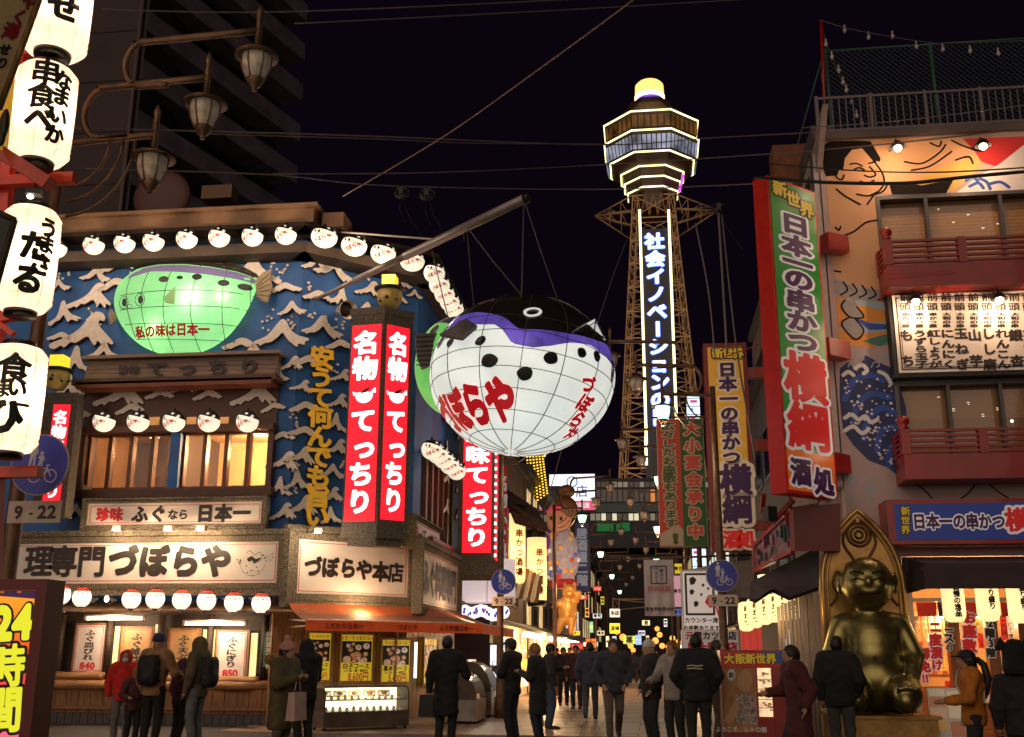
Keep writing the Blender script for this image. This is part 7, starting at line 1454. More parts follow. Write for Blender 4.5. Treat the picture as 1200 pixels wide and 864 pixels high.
for i in range(22): 
    a_, v_ = rg.uniform(ul_+.02, ur_-.04), rg.uniform(c(890, 836)[1], c(890, 787)[1]); fshape(b, FVd, (np.array([(a_, v_), (a_+rg.uniform(.03, .06), v_), (a_+.04, v_+.03), (a_, v_+.03)]), [(0, 1, 2, 3)]), .014+.0003*i, rg.randrange(6))
for yy in (797, 808, 820, 830): b.fbox(FVd, ul_, ur_, c(890, yy)[1], c(890, yy)[1]+.01, .012, .03, 3)
b.build('small_goods', fm, T)['kind'] = 'stuff'
b = MB(); b.fbox(FVd, ur_+.02, u1-.01, vb2-.3, va-.01, 0.002, .03); b.fbox(FVd, u1, u1+.25, vb2, va-.1, -.4, -.05); b.build('red_side', redpaint, T)
# ------------------------------------------------------------------ further down the street
def FY(Y, a=0.): return Frame((0, Y, 0), (math.cos(a), math.sin(a), 0))
def box_sign(name, label, Y, x0, y0, x1, y1, dep, case_m, face_m, cat='sign', e=.05, a=0., group=None):
    fr = FY(Y, a); 
    if a: fr.o = onY((x0+x1)/2, (y0+y1)/2, Y)*V3(1, 1, 0)
    u0, u1, v0, v1 = fr.rect(x0, y0, x1, y1); T = thing(name, label, cat, fr.P((u0+u1)/2, v0), group); b = MB(); b.fbox(fr, u0, u1, v0, v1, -dep, 0); b.build('case', case_m, T)
    b = MB(); b.fbox(fr, u0+e, u1-e, v0+e, v1-e, 0, .012); b.build('face', face_m, T); return T, fr, u0, u1, v0, v1
XL = float(FS.o[0]); XS = Xl-.9
# left side buildings in perspective
def street_block(name, label, x, y0, y1, h, side, wm, floors, wcol, cat='building', lit=.4, dep=7):
    T = thing(name, label, cat, (x, y0, 0)); b = MB(); sx = -1 if side == 'L' else 1; b.box((x+sx*dep/2, (y0+y1)/2, h/2), (dep, y1-y0, h)); b.build('walls', wm, T)
    fr = Frame((x, 0, 0), (0, 1, 0)) if side == 'L' else Frame((x, 0, 0), (0, -1, 0)); s_ = 1 if side == 'L' else -1; rg = random.Random(int(y0*7)); b = MB(); b.fbox(fr, s_*y0, s_*y1, h, h+.3, -dep, .25) if s_ > 0 else b.fbox(fr, -y1, -y0, h, h+.3, -dep, .25); b.build('cornice', darkmetal, T)
    for f_ in range(1, floors):
        for k in range(int((y1-y0)/2.4)):
            a = y0+.6+k*2.4; z = .6+f_*(h-.5)/floors; m_ = wcol if rg.random() < lit else glass_dark
            b = MB(); a0, a1 = (a, a+1.5) if s_ > 0 else (-a-1.5, -a); b.fbox(fr, a0-.06, a1+.06, z-.06, z+1.36, 0, .04); o = b.build('window', wfr, T)
            p = MB(); p.fbox(fr, a0, a1, z, z+1.3, .041, .05); q = p.build('pane', m_, o)
            for v_ in q.data.vertices: v_.co -= Vector(T['_o'])
    return T
glass_dark = M('dark_glass', (.02, .02, .03), .08, spec=.8); dwall = M('dark_wall', (.06, .05, .05), .8, noise=.4, nscale=.8); bwall = M('brown_wall', (.1, .055, .04), .75, noise=.4, nscale=.8); gwall = M('grey_wall', (.09, .085, .09), .75, noise=.3, nscale=.8)
warmw = M('warm_window', (1, .6, .28), emit=.55, noise=.6, nscale=1.5); coolw = M('cool_window', (.7, .85, 1), emit=.6, noise=.5, nscale=1.5)
y1s = float(FS.P(SL, 0)[1])
street_block('shop_building', 'dark brown shop building just past the puffer fish restaurant', XS-.4, y1s+.3, y1s+9, 8.2, 'L', bwall, 3, warmw)
street_block('shop_building', 'dark shop building behind the doll figure on the left', XS-.4, y1s+9.3, y1s+24, 8.6, 'L', dwall, 4, warmw)
street_block('shop_building', 'grey narrow building beyond the blue vertical sign on the left', XS-.4, y1s+24.3, y1s+42, 10, 'L', gwall, 4, coolw); street_block('shop_building', 'farthest dark building on the left side of the street', XS-.4, y1s+42.4, y1s+75, 9, 'L', dwall, 4, warmw, lit=.5)
XR_ = Xr+1.5
street_block('shop_building', 'dark building behind the yellow vertical sign on the right', XR_+.4, 26, 37, 9.0, 'R', dwall, 3, warmw, lit=.15); street_block('shop_building', 'grey building behind the red and green banner on the right', XR_, 37.4, 55, 8.5, 'R', gwall, 4, coolw)
street_block('shop_building', 'farthest dark building on the right side of the street', XR_, 55.5, 100, 9, 'R', dwall, 4, warmw, lit=.5)
# lit shop fronts
goods = [M('goods_%d' % i, c, .5, emit=.55) for i, c in enumerate([(1, .8, .45), (1, .35, .12), (.95, .75, .1), (.9, .9, .8), (.8, .05, .08), (.3, .55, .3)])]
def shopfront(x, ya, yb, side, label, h=2.4, aw=None, dens=9):
    T = thing('shop', label, 'shop front', (x, ya, 0)); fr = Frame((x, 0, 0), (0, 1 if side == 'L' else -1, 0)); s_ = 1 if side == 'L' else -1; a0, a1 = (ya, yb) if s_ > 0 else (-yb, -ya); rg = random.Random(int(ya))
    b = MB(); b.fbox(fr, a0, a1, 0.05, h, .0, .06); b.build('lit_wall', M('shop_lit_wall', (.9, .5, .22), emit=.55, noise=.5, nscale=2), T)
    b = MB()
    for i in range(int((a1-a0)*dens)):
        u = rg.uniform(a0+.1, a1-.3); v = rg.uniform(.3, h-.3); w_, hh = rg.uniform(.1, .4), rg.uniform(.1, .4); b.fbox(fr, u, u+w_, v, v+hh, .06, .08+.3*rg.random()*(v < 1.2), rg.randrange(6))
    b.build('goods', goods, T)['kind'] = 'stuff'
    b = MB(); v = h+.1; b.hexa([fr.P(a0, v, 0), fr.P(a0, v-.35, 1.1), fr.P(a1, v-.35, 1.1), fr.P(a1, v, 0), fr.P(a0, v+.08, 0), fr.P(a0, v-.28, 1.1), fr.P(a1, v-.28, 1.1), fr.P(a1, v+.08, 0)]); b.build('awning', aw or M('cream_awning', (.6, .45, .25), .7, emit=.12), T)
    b = MB()
    for i in range(int((a1-a0)/.7)): b.ell(fr.P(a0+.35+.7*i, h-.3, .8), (.07, .07, .09), 8, 6)
    b.build('bulb_row', M('shop_row_bulb', (1, .8, .5), emit=8), T)['kind'] = 'stuff'
    lamp('shop_light', fr.P((a0+a1)/2, h-.5, 1.2), 380, (1, .6, .28), .3)
shopfront(XS-.3, y1s+1.5, y1s+9, 'L', 'bright open shop front with hanging goods left of the street'); shopfront(XS-.3, y1s+10, y1s+20, 'L', 'second bright shop front farther down the left side', 2.4, M('green_awning', (.05, .12, .07), .7)); shopfront(XS-.3, y1s+22, y1s+40, 'L', 'far lit shop front with signs on the left of the street', 2.4, dcl)
shopfront(XR_-.1, 38, 52, 'R', 'lit shop front on the right beyond the white lit boards', 2.4, dcl); shopfront(XR_-.1, 56, 80, 'R', 'far lit shop front on the right of the street', 2.4, dcl)
# a: white box sign with the lantern garland under it
pinkw = M('pinkish_lit_white', (.9, .74, .74), .5, emit=.42)
T, fr, u0, u1, v0, v1 = box_sign('box_sign', 'blank pale box sign under the red hanging sign', 30.5, 541, 655, 588, 706, .9, pinkw, pinkw)
b = MB(); b.fbox(fr, (u0+u1)/2+.15, (u0+u1)/2+.17, v0, v1, .012, .02); b.build('seam', M('seam_grey', (.3, .25, .27), .6), T)
T, fr, u0, u1, v0, v1 = box_sign('box_sign', 'slanted pale box panel right of the blank box sign', 31.6, 588, 655, 604, 706, .5, pinkw, pinkw, a=.9)
gl = M('garland_paper', (1, .8, .82), emit=1.35, noise=.2, nscale=6)
for i in range(11):
    x, y = 545+i*4.6, 716+math.sin(i*1.1)*2.2+i*.4; p = onY(x, y, 30+.05*(i % 2)); b = MB(); b.ell((0, 0, 0), (.15, .15, .17), 12, 8); T = thing('garland_lantern', ORD[i]+' lantern from the left in the bright pink garland', 'lantern', p, 'pink garland lanterns under the pale box sign'); b.build('paper', gl, T, local=True)
    b = MB(); 
    for k in range(4): a = k*1.6+i; b.ell((.12*math.cos(a), -abs(.12*math.sin(a))-.03, .04*math.sin(3*a)), (.04, .03, .05), 6, 4)
    b.build('flower_spots', [M('garland_red', (.8, .08, .12), emit=.5), ][0] if i % 2 else M('garland_blue', (.12, .12, .6), emit=.5), T, local=True)
# c red banner, lanterns, roofs
T, fr, u0, u1, v0, v1 = box_sign('cloth_banner', 'red side banner with white marks behind the lamp post', 32.5, 583, 545, 594, 690, .05, M('banner_red', (.5, .02, .03), .6, emit=.12), M('banner_red', (.5, .02, .03), .6), 'banner', .01)
b = MB(); ftext(b, fr, '名物ふぐ料理', (u0+u1)/2, (v0+v1)/2, .33, .02, vertical=True, sy=1.6, bold=.04, res=18); b.build('lettering', white_o, T)
tubeL = paper('tube_lantern_paper', (1, .72, .36), .75, .5)
for x, y, wp, hp_, Y, lb_ in ((606, 645, 19, 86, 36, 'tall narrow glowing lantern left of the second tall one'), (629, 667, 23, 72, 37.5, 'tall narrow glowing lantern beside the doll figure')):
    c = onY(x, y, Y); m = (c-CAM)@_f/FPX; T = thing('tube_lantern', lb_, 'lantern', c, 'tall narrow glowing lanterns'); b = MB(); b.lathe([(wp*m/2, -hp_*m/2), (wp*m/2*1.02, 0), (wp*m/2, hp_*m/2)], (0, 0, 0), 20, cap=False); b.build('paper', tubeL, T, local=True)
    b = MB(); b.lathe([(wp*m/2*1.04, hp_*m/2), (wp*m/2*1.1, hp_*m/2+.25), (.2, hp_*m/2+.3)], (0, 0, 0), 20); b.lathe([(wp*m/2*.9, -hp_*m/2-.2), (wp*m/2*1.04, -hp_*m/2)], (0, 0, 0), 20); b.each('cap', black, T, local=True)
    b = MB(); R_ = wp*m/2*1.04
    for j, ch in enumerate('串かつ酒場'): v, f, _ = glyph(ch, .03, 16); b.add([(R_*math.sin(.4+q[0]*.28/R_), -R_*math.cos(.4+q[0]*.28/R_), .55-j*.32+q[1]*.28) for q in v], f)
    b.build('letters', M('lantern_brown', (.3, .1, .03), .6), T, local=True); lamp('tube_lantern_bulb', c, 20, (1, .6, .25), .1); lamp('tube_lantern_bulb', c-UPV*.7, 12, (1, .6, .25), .1)
T = thing('eave_roof', 'small brown tiled eave over the tall glowing lanterns', 'roof', onY(610, 600, 36)); b = MB()
for k in range(9): p, q = onY(590+k*4.5, 573+k*3, 37), onY(606+k*4.2, 612+k*1.2, 35); b.tube([p, q], .09, 6)
b.tube([onY(590, 588, 35.5), onY(640, 618, 35.5)], .1, 6); b.build('roof_tiles', M('brown_tiles', (.16, .08, .05), .6, noise=.3), T)['kind'] = 'stuff'
T = thing('striped_canopy', 'brown and white striped canopy below the tall glowing lanterns', 'canopy', onY(622, 690, 36)); 
for k in range(7):
    b = MB(); a, c = onY(612+k*4, 664+k*2, 36.5), onY(602+k*4.6, 700+k*1.2, 35.2); dx = V3(.1, 0, 0); b.hexa([a-dx, c-dx, c, a, a-dx+UPV*.03, c-dx+UPV*.03, c+UPV*.03, a+UPV*.03] if False else [c-dx, c+dx*.2, a+dx*.2, a-dx, c-dx+UPV*.04, c+dx*.2+UPV*.04, a+dx*.2+UPV*.04, a-dx+UPV*.04]); b.build('stripe', [M('stripe_brown', (.3, .14, .05), .6, emit=.05), M('stripe_cream', (.75, .55, .3), .6, emit=.2)][k % 2], T)
# yellow neon grid
T = thing('neon_grid', 'yellow neon grid sign left of the doll figure', 'neon sign', onY(627, 590, 46)); fr = FY(46); b = MB(); u0, u1, v0, v1 = fr.rect(615, 532, 638, 592); b.prism([(u0, v1), (u1, v1), (u1-.05, v0+.9), (u0+.35, v0)], fr, -.2, 0); b.build('panel', black, T)
b = MB()
for k in range(6):
    a = u0+.06+k*(u1-u0-.1)/5.5
    for j in range(15): v = v1-.06-(v1-v0)*(j+.3)/15*(1-.045*k); b.fbox(fr, a+.02*j*.7, a+.02*j*.7+.07, v-.05, v, 0, .04)
b.build('neon_bars', M('neon_amber', (1, .62, .05), emit=1.8, ecol=(1, .55, .03)), T)['kind'] = 'stuff'
T, fr, u0, u1, v0, v1 = box_sign('billboard', 'white lit billboard with a pink strip above the doll figure', 62, 643, 555, 698, 599, .5, darkmetal, M('billboard_white', (.9, .92, 1), emit=1.15), e=.05)
b = MB(); b.fbox(fr, u0+.05, u1-.05, v0+.05, v0+.6, .012, .03, 0); ftext(b, fr, '串かつ居酒屋', (u0+u1)/2, v0+.32, .34, .034, mi=1, res=18, bold=.04); b.build('pink_strip', [M('billboard_pink', (.85, .1, .25), emit=.6), bw], T)
b = MB(); ftext(b, fr, '本店', (u0+u1)/2+.1, (v0+v1)/2+.05, .75, .02, res=22, gap=.25); fshape(b, fr, shape([], 24, strokes=[[((u0+u1)/2+.3*math.cos(t), v1-.5+.3*math.sin(t)) for t in np.linspace(0, 6.28, 18)]], width=.08), .02); b.build('blue_marks', M('billboard_blue', (.2, .35, .7), .5, emit=.3), T)
# doll figure
DC = onY(655, 640, 44); m = (DC-CAM)@_f/FPX; DT = thing('doll_figure', 'giant doll figure with hair bun, pink headband and flowered kimono over the left shops', 'statue', DC)
def dp(x, y): p = onY(x, y, 44)-DC; return (p[0], p[1], p[2])
def dS(cx, cy, rx, ry, dr, m_, nm): b = MB(); b.ell(dp(cx, cy), (rx*m, dr*m, ry*m), 18, 12); return b.build(nm, m_, DT, local=True)
dS(655, 608, 15, 21, 15, M('doll_skin', (.55, .24, .14), .6, emit=.06), 'head'); dS(662, 596, 15, 15, 15, M('doll_hair', (.16, .06, .025), .6), 'hair'); dS(664, 576, 10, 8, 9, M('doll_hair', (.16, .06, .025), .6), 'hair_bun')
b = MB(); b.tube([V3(*dp(641+28*t, 600-3*math.sin(t*3.1)))+V3(0, -.55*math.sin(t*math.pi), 0) for t in np.linspace(0, 1, 10)], .07, 6); b.build('headband', M('hot_pink', (.8, .04, .2), .5, emit=.2), DT, local=True)
b = MB(); b.ell(np.array(dp(647, 609))+V3(0, -.5, 0), (.06, .05, .09), 8, 5); b.ell(np.array(dp(659, 610))+V3(0, -.55, 0), (.06, .05, .09), 8, 5); b.build('eyes', ink, DT, local=True)
dS(657, 652, 22, 36, 17, M('kimono', (.42, .34, .4), .6, noise=.3, emit=.1), 'kimono'); dS(645, 648, 9, 28, 14, M('kimono_violet', (.12, .04, .3), .6, emit=.08), 'kimono_side'); dS(660, 684, 17, 7, 15, M('sash_red', (.5, .02, .03), .6, emit=.1), 'sash')
b = MB(); rg = random.Random(4)
for i in range(34):
    a, e_ = rg.uniform(-1.3, 1.3), rg.uniform(-.9, .9); c = np.array(dp(657, 652))+V3(22*m*math.cos(e_)*math.sin(a), -17*m*math.cos(e_)*math.cos(a), 34*m*math.sin(e_)); b.ell(c, (.1, .06, .1), 7, 4, rg.randrange(4))
b.build('flowers', [M('flower_red', (.7, .05, .05), .5, emit=.15), M('flower_white', (.8, .75, .7), .5, emit=.15), M('flower_orange', (.8, .35, .05), .5, emit=.15), M('flower_blue', (.1, .15, .5), .5, emit=.1)], DT, local=True)['kind'] = 'stuff'
lamp('doll_light', DC+V3(-1, -3, -1.5), 60, (1, .8, .7), .3)
GCc = onY(665, 712, 43); mg2 = (GCc-CAM)@_f/FPX; T = thing('golden_figure', 'golden figure of a crouching animal under the doll figure', 'statue', GCc); s_ = SDF((-.7, -.6, -1.1), (.7, .6, 1.1), .05)
s_.ell((0, 0, -.1), (.38, .35, .6), .05).ell((.1, -.15, .6), (.3, .3, .28), .08).cone((-.2, -.1, -.5), (-.35, -.25, -.95), .18, .1, .06).cone((.2, -.1, -.5), (.15, -.3, -1.), .18, .1, .06).cone((-.3, -.1, .2), (-.5, -.35, .0), .13, .1, .06).cone((.35, -.1, .25), (.5, -.3, .55), .13, .1, .06).ell((.3, -.1, .85), (.08, .06, .14), .04).ell((-.08, -.1, .85), (.08, .06, .14), .04).ell((.12, -.42, .52), (.13, .13, .1), .05)
smb(s_).build('figure', M('gold_figure', (.6, .27, .06), .4, .4, emit=.1), T, local=True); lamp('gold_fill_light', GCc+V3(.3, -1.6, .6), 70, (1, .7, .35), .2)  # lamp without a fixture, added to brighten the golden figure
T, fr, u0, u1, v0, v1 = box_sign('vertical_sign', 'dark blue vertical sign beside the doll figure', 47, 673, 612, 691, 694, .5, darkmetal, M('sign_navy', (.02, .03, .12), .5, emit=.15)); b = MB(); ftext(b, fr, '居酒屋二階', (u0+u1)/2, (v0+v1)/2, .5, .02, vertical=True, bold=.04, res=22); b.build('lettering', M('sign_greyblue', (.3, .35, .5), .5, emit=.15), T)
for i, (x0, y0, x1, y1, Y, cm, txt, tmx, lb_) in enumerate(((714, 713, 727, 724, 50, M('small_white', (.7, .75, .8), emit=.45), '本店', ink, 'small white hanging sign in the distance above the yellow one'), (714, 730, 727, 743, 50, M('small_yellow', (.9, .75, .05), emit=.6), '酒場', ink, 'small yellow hanging sign in the distance below the white one'),
      (686, 748, 699, 760, 46, M('small_orange', (.8, .25, .03), emit=.5), '大', yred, 'small orange framed sign above the walking crowd'), (668, 753, 684, 762, 45, M('small_red', (.6, .03, .02), emit=.4), 'うまい', white_o, 'small red sign strip at the left shops'), (655, 768, 664, 800, 36, M('small_white', (.7, .75, .8), emit=.45), '串カツ', ink, 'white standing sign with black letters behind the pair of friends'),
      (621, 762, 633, 790, 34, M('small_lit', (.8, .85, .95), emit=.7), '飲放題', ink, 'white lit menu panel left of the standing sign'), (730, 745, 745, 755, 70, M('small_green', (.5, .8, .15), emit=.7), '薬', ink, 'small green lit sign in the far distance'), (744, 744, 752, 756, 75, M('small_blue', (.3, .5, 1), emit=.9), '一', bw, 'small blue white lit panel in the far distance'))):
    T, fr, u0, u1, v0, v1 = box_sign('small_sign', lb_, Y, x0, y0, x1, y1, .2, darkmetal, cm, e=.02); b = MB(); n = len(txt); vert = (v1-v0) > (u1-u0)*1.3; sz = ((v1-v0)/n*.8 if vert else (u1-u0)/n*.8); ftext(b, fr, txt, (u0+u1)/2, (v0+v1)/2, min(sz, .9*(u1-u0), .9*(v1-v0)), .02, vertical=vert, bold=.03, res=16); b.build('lettering', tmx, T)
# office bar with lit windows spanning behind
T = thing('office_building', 'long low dark building with rows of lit windows crossing behind the street', 'building', (0, 118, 0)); fr = FY(118); u0, u1, v0, v1 = fr.rect(640, 560, 900, 642); b = MB(); b.fbox(fr, u0, u1, v0, v1, -8, 0); b.build('facade', M('office_wall', (.03, .04, .05), .6), T)
b = MB(); q = fr.rect(690, 590, 860, 600); b.fbox(fr, u0, u1, q[2], q[3], 0, .4); b.build('ledge', M('office_ledge', (.1, .13, .13), .6, emit=.03), T)
wmats = [M('office_cream', (.9, .85, .6), emit=.6), M('office_dim', (.4, .38, .28), emit=.3), M('office_orange', (.9, .35, .08), emit=.5), M('office_blue', (.3, .5, .9), emit=.5), glass_dark]; rg = random.Random(8)
for k in range(26):
    x = 692+k*6.4
    for (ya, yb, ch) in ((602, 610, (0, 1, 1, 4, 4)), (574, 588, (2, 4, 4, 4, 4, 4, 3)), (565, 571, (4, 4, 4, 1))):
        q = fr.rect(x, ya, x+5.2, yb); b = MB(); b.fbox(fr, q[0], q[1], q[2], q[3], 0, .05); b.build('window', wmats[rg.choice(ch)], T)
b = MB(); 
for x0, x1 in ((700, 719), (722, 738)): q = fr.rect(x0, 613, x1, 623); b.fbox(fr, q[0], q[1], q[2], q[3], 0, .3)
b.build('green_panels', M('office_green', (.01, .25, .06), emit=.25), T)
# orange and warm lights far away
for i, (x, y, s_) in enumerate(((723, 741, .3), (730, 747, .42), (735, 752, .35), (739, 757, .35), (742, 762, .3), (770, 737, .3), (773, 744, .34), (768, 751, .4), (776, 757, .34), (788, 748, .34), (795, 752, .3), (783, 758, .3))):
    b = MB(); b.ell((0, 0, 0), (s_*.7, s_*.7, s_*.7), 10, 7); o = b.build('street_globe', M('orange_globe', (1, .4, .1), emit=2.2, ecol=(1, .28, .05))); o.location = tuple(onY(x, y, 95)); tag(o, ('left cluster, ' if i < 5 else 'right cluster, ')+ORD[i if i < 5 else i-5]+' orange globe light at the far end of the street', 'street light', 'orange globe lights far down the street')
# ------------------------------------------------------------------ right side signs
T, fr, u0, u1, v0, v1 = box_sign('vertical_sign', 'tall amber vertical sign with dark purple letters in a dark red frame', 25, 829, 402, 881, 645, .5, M('maroon_case', (.2, .015, .015), .5, noise=.2), M('sign_amber', (.72, .36, .03), .4, noise=.1, emit=.1), e=.1)
vv = lambda y: fr.px(855, y)[1]; b = MB(); b.fbox(fr, u0+.1, u1-.1, v0+.1, vv(617), .012, .016); b.build('navy_foot', M('sign_navy2', (.02, .02, .14), .4), T); b = MB(); LM5 = [M('outline_cream', (.75, .6, .45), .5, emit=.06), M('letter_dark_purple', (.05, .01, .09), .5), lred, gold_l, ink]
def ol2(ch, x, y, s_, mi, out=.12, bold=.05, sy=1., oi=0): u, v = fr.px(x, y, .02); ftext(b, fr, ch, u, v, s_, .022, bold=bold+out, mi=oi, res=34, sy=sy); ftext(b, fr, ch, u, v, s_, .03, bold=bold, mi=mi, res=34, sy=sy)
for ch, x in zip('新世界', (841, 853, 865)): ol2(ch, x, 414, .26, 3, oi=4)
for i, ch in enumerate('日本一の串かつ'): ol2(ch, 852+i*.9, 433+i*17.2, .43, 1, sy=.85)
ol2('横', 862, 562, .74, 1, bold=.04); ol2('綱', 864, 597, .7, 1, bold=.03); ol2('酒', 858, 632, .42, 2); ol2('処', 875, 632, .42, 2); b.build('lettering', LM5, T)
for y in (435, 520, 615): b = MB(); b.fbox(fr, u1, u1+.9, fr.px(880, y)[1]-.12, fr.px(880, y)[1]+.12, -.35, -.1); b.build('bracket', redpaint, T)
T, fr, u0, u1, v0, v1 = box_sign('hanging_banner', 'long red and green banner of menu lettering hanging over the street', 29, 771, 491, 827, 641, .04, M('banner_cream', (.5, .4, .3), .6), M('banner_red2', (.5, .05, .02), .6, emit=.05, noise=.1), 'banner', .02)
um = (u0+u1)/2; b = MB(); b.fbox(fr, um, u1-.02, v0+.02, v1-.02, .013, .018); b.build('green_half', M('banner_green', (.03, .1, .02), .6, emit=.03), T)
b = MB(); b.add([fr.P(u0+.03, v0+.03, .016), fr.P(um-.01, v0+.03, .016), fr.P(um-.01, v0+.45, .016), fr.P(u0+.5, v0+.6, .016), fr.P(u0+.03, v0+.35, .016)], [(0, 1, 2, 3, 4)]); b.build('pale_corner', M('banner_cream', (.5, .4, .3), .6), T)
b = MB(); LMb = [M('outline_cream2', (.55, .42, .3), .5), M('letter_olive', (.06, .09, .015), .5), M('letter_red2', (.6, .06, .03), .5, emit=.04)]
tx = '広々したお座敷もあります!!'; n = len(tx)
for i, ch in enumerate(tx[:-2]): v = v1-.2-i*(v1-v0-.5)/(n-1.6); [ftext(b, fr, ch, (u0+um)/2, v, .3, dd, bold=bd, mi=mi, res=24, sx=1.25, sy=.78) for bd, dd, mi in ((.13, .022, 0), (.04, .028, 1))]
[ftext(b, fr, '!!', (u0+um)/2+.1, v0+.22, .36, dd, bold=bd, mi=mi, res=24) for bd, dd, mi in ((.13, .022, 0), (.05, .028, 1))]
for i, ch in enumerate('大小宴会承り中'): v = v1-.28-i*(v1-v0-.5)/6.4; [ftext(b, fr, ch, (um+u1)/2, v, .42, dd, bold=bd, mi=mi, res=26, sx=1.05, sy=.95) for bd, dd, mi in ((.12, .022, 0), (.04, .028, 2))]
b.build('lettering', LMb, T)
b = MB(); b.tube([fr.P(u0-.1, v1+.05, 0), fr.P(u1+1.0, v1+.05, 0)], .03, 6); b.tube([fr.P(u0, v0-.02, 0), fr.P(u1, v0-.02, 0)], .025, 6); b.build('rods', iron, T)
T, fr, u0, u1, v0, v1 = box_sign('led_sign', 'narrow blue white lit vertical sign half hidden behind the banner', 34, 808, 463, 826, 722, .4, darkmetal, M('led_white', (.65, .85, 1), emit=1.2), e=.03); b = MB(); rg = random.Random(6)
for i in range(26): 
    v = v1-.1-(v1-v0)*i/26; b.fbox(fr, u0+.03, u1-.03, v-.02, v, .012, .03); a = rg.uniform(u0+.05, u1-.3); b.fbox(fr, a, a+rg.uniform(.08, .25), v-.16, v-.07, .012, .025, 1+rg.randrange(2))
b.build('print_blocks', [black, M('led_blue', (.05, .2, .9), emit=.7), M('led_red', (.8, .1, .3), emit=.5)], T)['kind'] = 'stuff'
T = thing('cloth_banner', 'white cloth banner hanging left of the white lit board', 'banner', onY(773, 722, 27)); fr = FY(27); u0, u1, v0, v1 = fr.rect(755, 656, 790, 722); b = MB(); n = 12; vs = []
for j in range(6):
    for i in range(n+1): u = u0+(u1-u0)*i/n; vs.append(fr.P(u, v1-(v1-v0)*j/5, .05*math.sin(i*1.3+j*.4)*j/5))
b.add(vs, [((j+1)*(n+1)+i, (j+1)*(n+1)+i+1, j*(n+1)+i+1, j*(n+1)+i) for j in range(5) for i in range(n)], 0, True); b.build('cloth', M('banner_cloth', (.42, .33, .33), .8, noise=.15, emit=.06), T)
b = MB(); q = fr.rect(763, 664, 781, 684); fshape(b, fr, shape([], 40, strokes=[[(q[0], q[2]), (q[1], q[2]), (q[1], q[3]), (q[0], q[3]), (q[0], q[2])]], width=.03), .07); ftext(b, fr, 'ハッソー', q[0]+.12, (q[2]+q[3])/2, .1, .07, vertical=True, bold=.05, res=14); ftext(b, fr, '串カツ', q[1]-.12, (q[2]+q[3])/2, .1, .07, vertical=True, res=14); ftext(b, fr, '宴会予約受付中', (u0+u1)/2, fr.px(773, 714)[1], .1, .07, bold=.04, res=14); b.build('black_print', ink, T)
b = MB(); ftext(b, fr, '飲み放題', (u0+u1)/2, fr.px(773, 690)[1], .14, .07, bold=.03, res=14); b.build('red_print', M('faded_red', (.4, .12, .12), .6), T); b = MB(); b.tube([fr.P(u0-.5, v1+.02, 0), fr.P(u1+2.0, v1+.1, 0)], .025, 6); b.build('rod', iron, T)
T, fr, u0, u1, v0, v1 = box_sign('box_sign', 'white lit box sign with black brush strokes and a red fan on the right', 26, 799, 668, 849, 742, .6, M('box_white', (.55, .5, .48), .5, emit=.05), M('box_face', (.75, .66, .62), .5, emit=.3), e=.04)
b = MB(); q = fr.rect(804, 673, 836, 720); fshape(b, fr, shape([], 60, strokes=[[(q[0], q[2]), (q[1], q[2]), (q[1], q[3]), (q[0], q[3]), (q[0], q[2])]], width=.05), .016)
for x, y, s_ in ((812, 681, 5), (811, 694, 3.4), (816, 708, 3.6), (824, 686, 2), (822, 697, 1.8), (829, 680, 1.7), (830, 690, 1.7), (830, 700, 1.6)): u, v = fr.px(x, y); r = s_*.019; fshape(b, fr, shape([[(u-r*.7, v-r), (u-r*.9, v+r*.6), (u+.1*r, v+r*1.1), (u+r*.9, v+r*.3), (u+r*.3, v-r*.8)]], 10), .018)
ftext(b, fr, 'カウンター席', fr.px(822, 727)[0], fr.px(822, 727)[1], .13, .018, bold=.03, res=16); ftext(b, fr, 'お座敷あります', fr.px(822, 736)[0], fr.px(822, 736)[1], .12, .018, bold=.03, res=16); b.build('black_print', ink, T)
b = MB(); fshape(b, fr, shape([[fr.px(x, y) for x, y in ((826, 706), (830, 697), (839, 700), (841, 708), (832, 713))]], 20), .02); b.tube([fr.P(*fr.px(838, 708), .05), fr.P(*fr.px(843, 724), .05)], .02, 5); b.build('red_fan', lred, T)
T, fr, u0, u1, v0, v1 = box_sign('box_sign', 'lower white board with red and black skewer shop lettering', 25, 799, 738, 866, 772, .4, M('box_white', (.55, .5, .48), .5), M('board_pale', (.6, .54, .54), .5, emit=.12), e=.03)
b = MB(); ftext(b, fr, '串カツ本店', fr.px(838, 745)[0], fr.px(838, 745)[1], .19, .016, bold=.04, mi=1, res=20); ftext(b, fr, '元祖', fr.px(813, 745)[0], fr.px(813, 745)[1], .19, .016, bold=.04, mi=0, res=20); ftext(b, fr, '朝十時開店', fr.px(835, 758)[0], fr.px(835, 758)[1], .22, .016, bold=.05, mi=0, res=20); b.build('lettering', [redink, ink], T)
T = thing('tent_canopy', 'pale canvas canopy behind the round road sign on the right', 'canopy', onY(850, 690, 27)); b = MB(); b.hexa([onY(x, y, Y) for Y in (26.8, 27.6) for x, y in ((803, 705), (880, 700), (884, 655), (803, 668))]); b.build('canvas', M('canvas_pale', (.4, .33, .31), .7, noise=.15), T)
T = thing('red_curtain', 'glowing red curtain under the yellow lanterns', 'curtain', onY(880, 770, 22)); fr = FY(22); u0, u1, v0, v1 = fr.rect(868, 735, 893, 770); b = MB(); n = 14; vs = [fr.P(u0+(u1-u0)*i/n, v, .04*math.sin(i*1.4)) for v in (v0, v1) for i in range(n+1)]; b.add(vs, [(i, i+1, i+n+2, i+n+1) for i in range(n)], 0, True); b.build('cloth', M('curtain_red', (.7, .08, .06), .6, emit=.3), T)
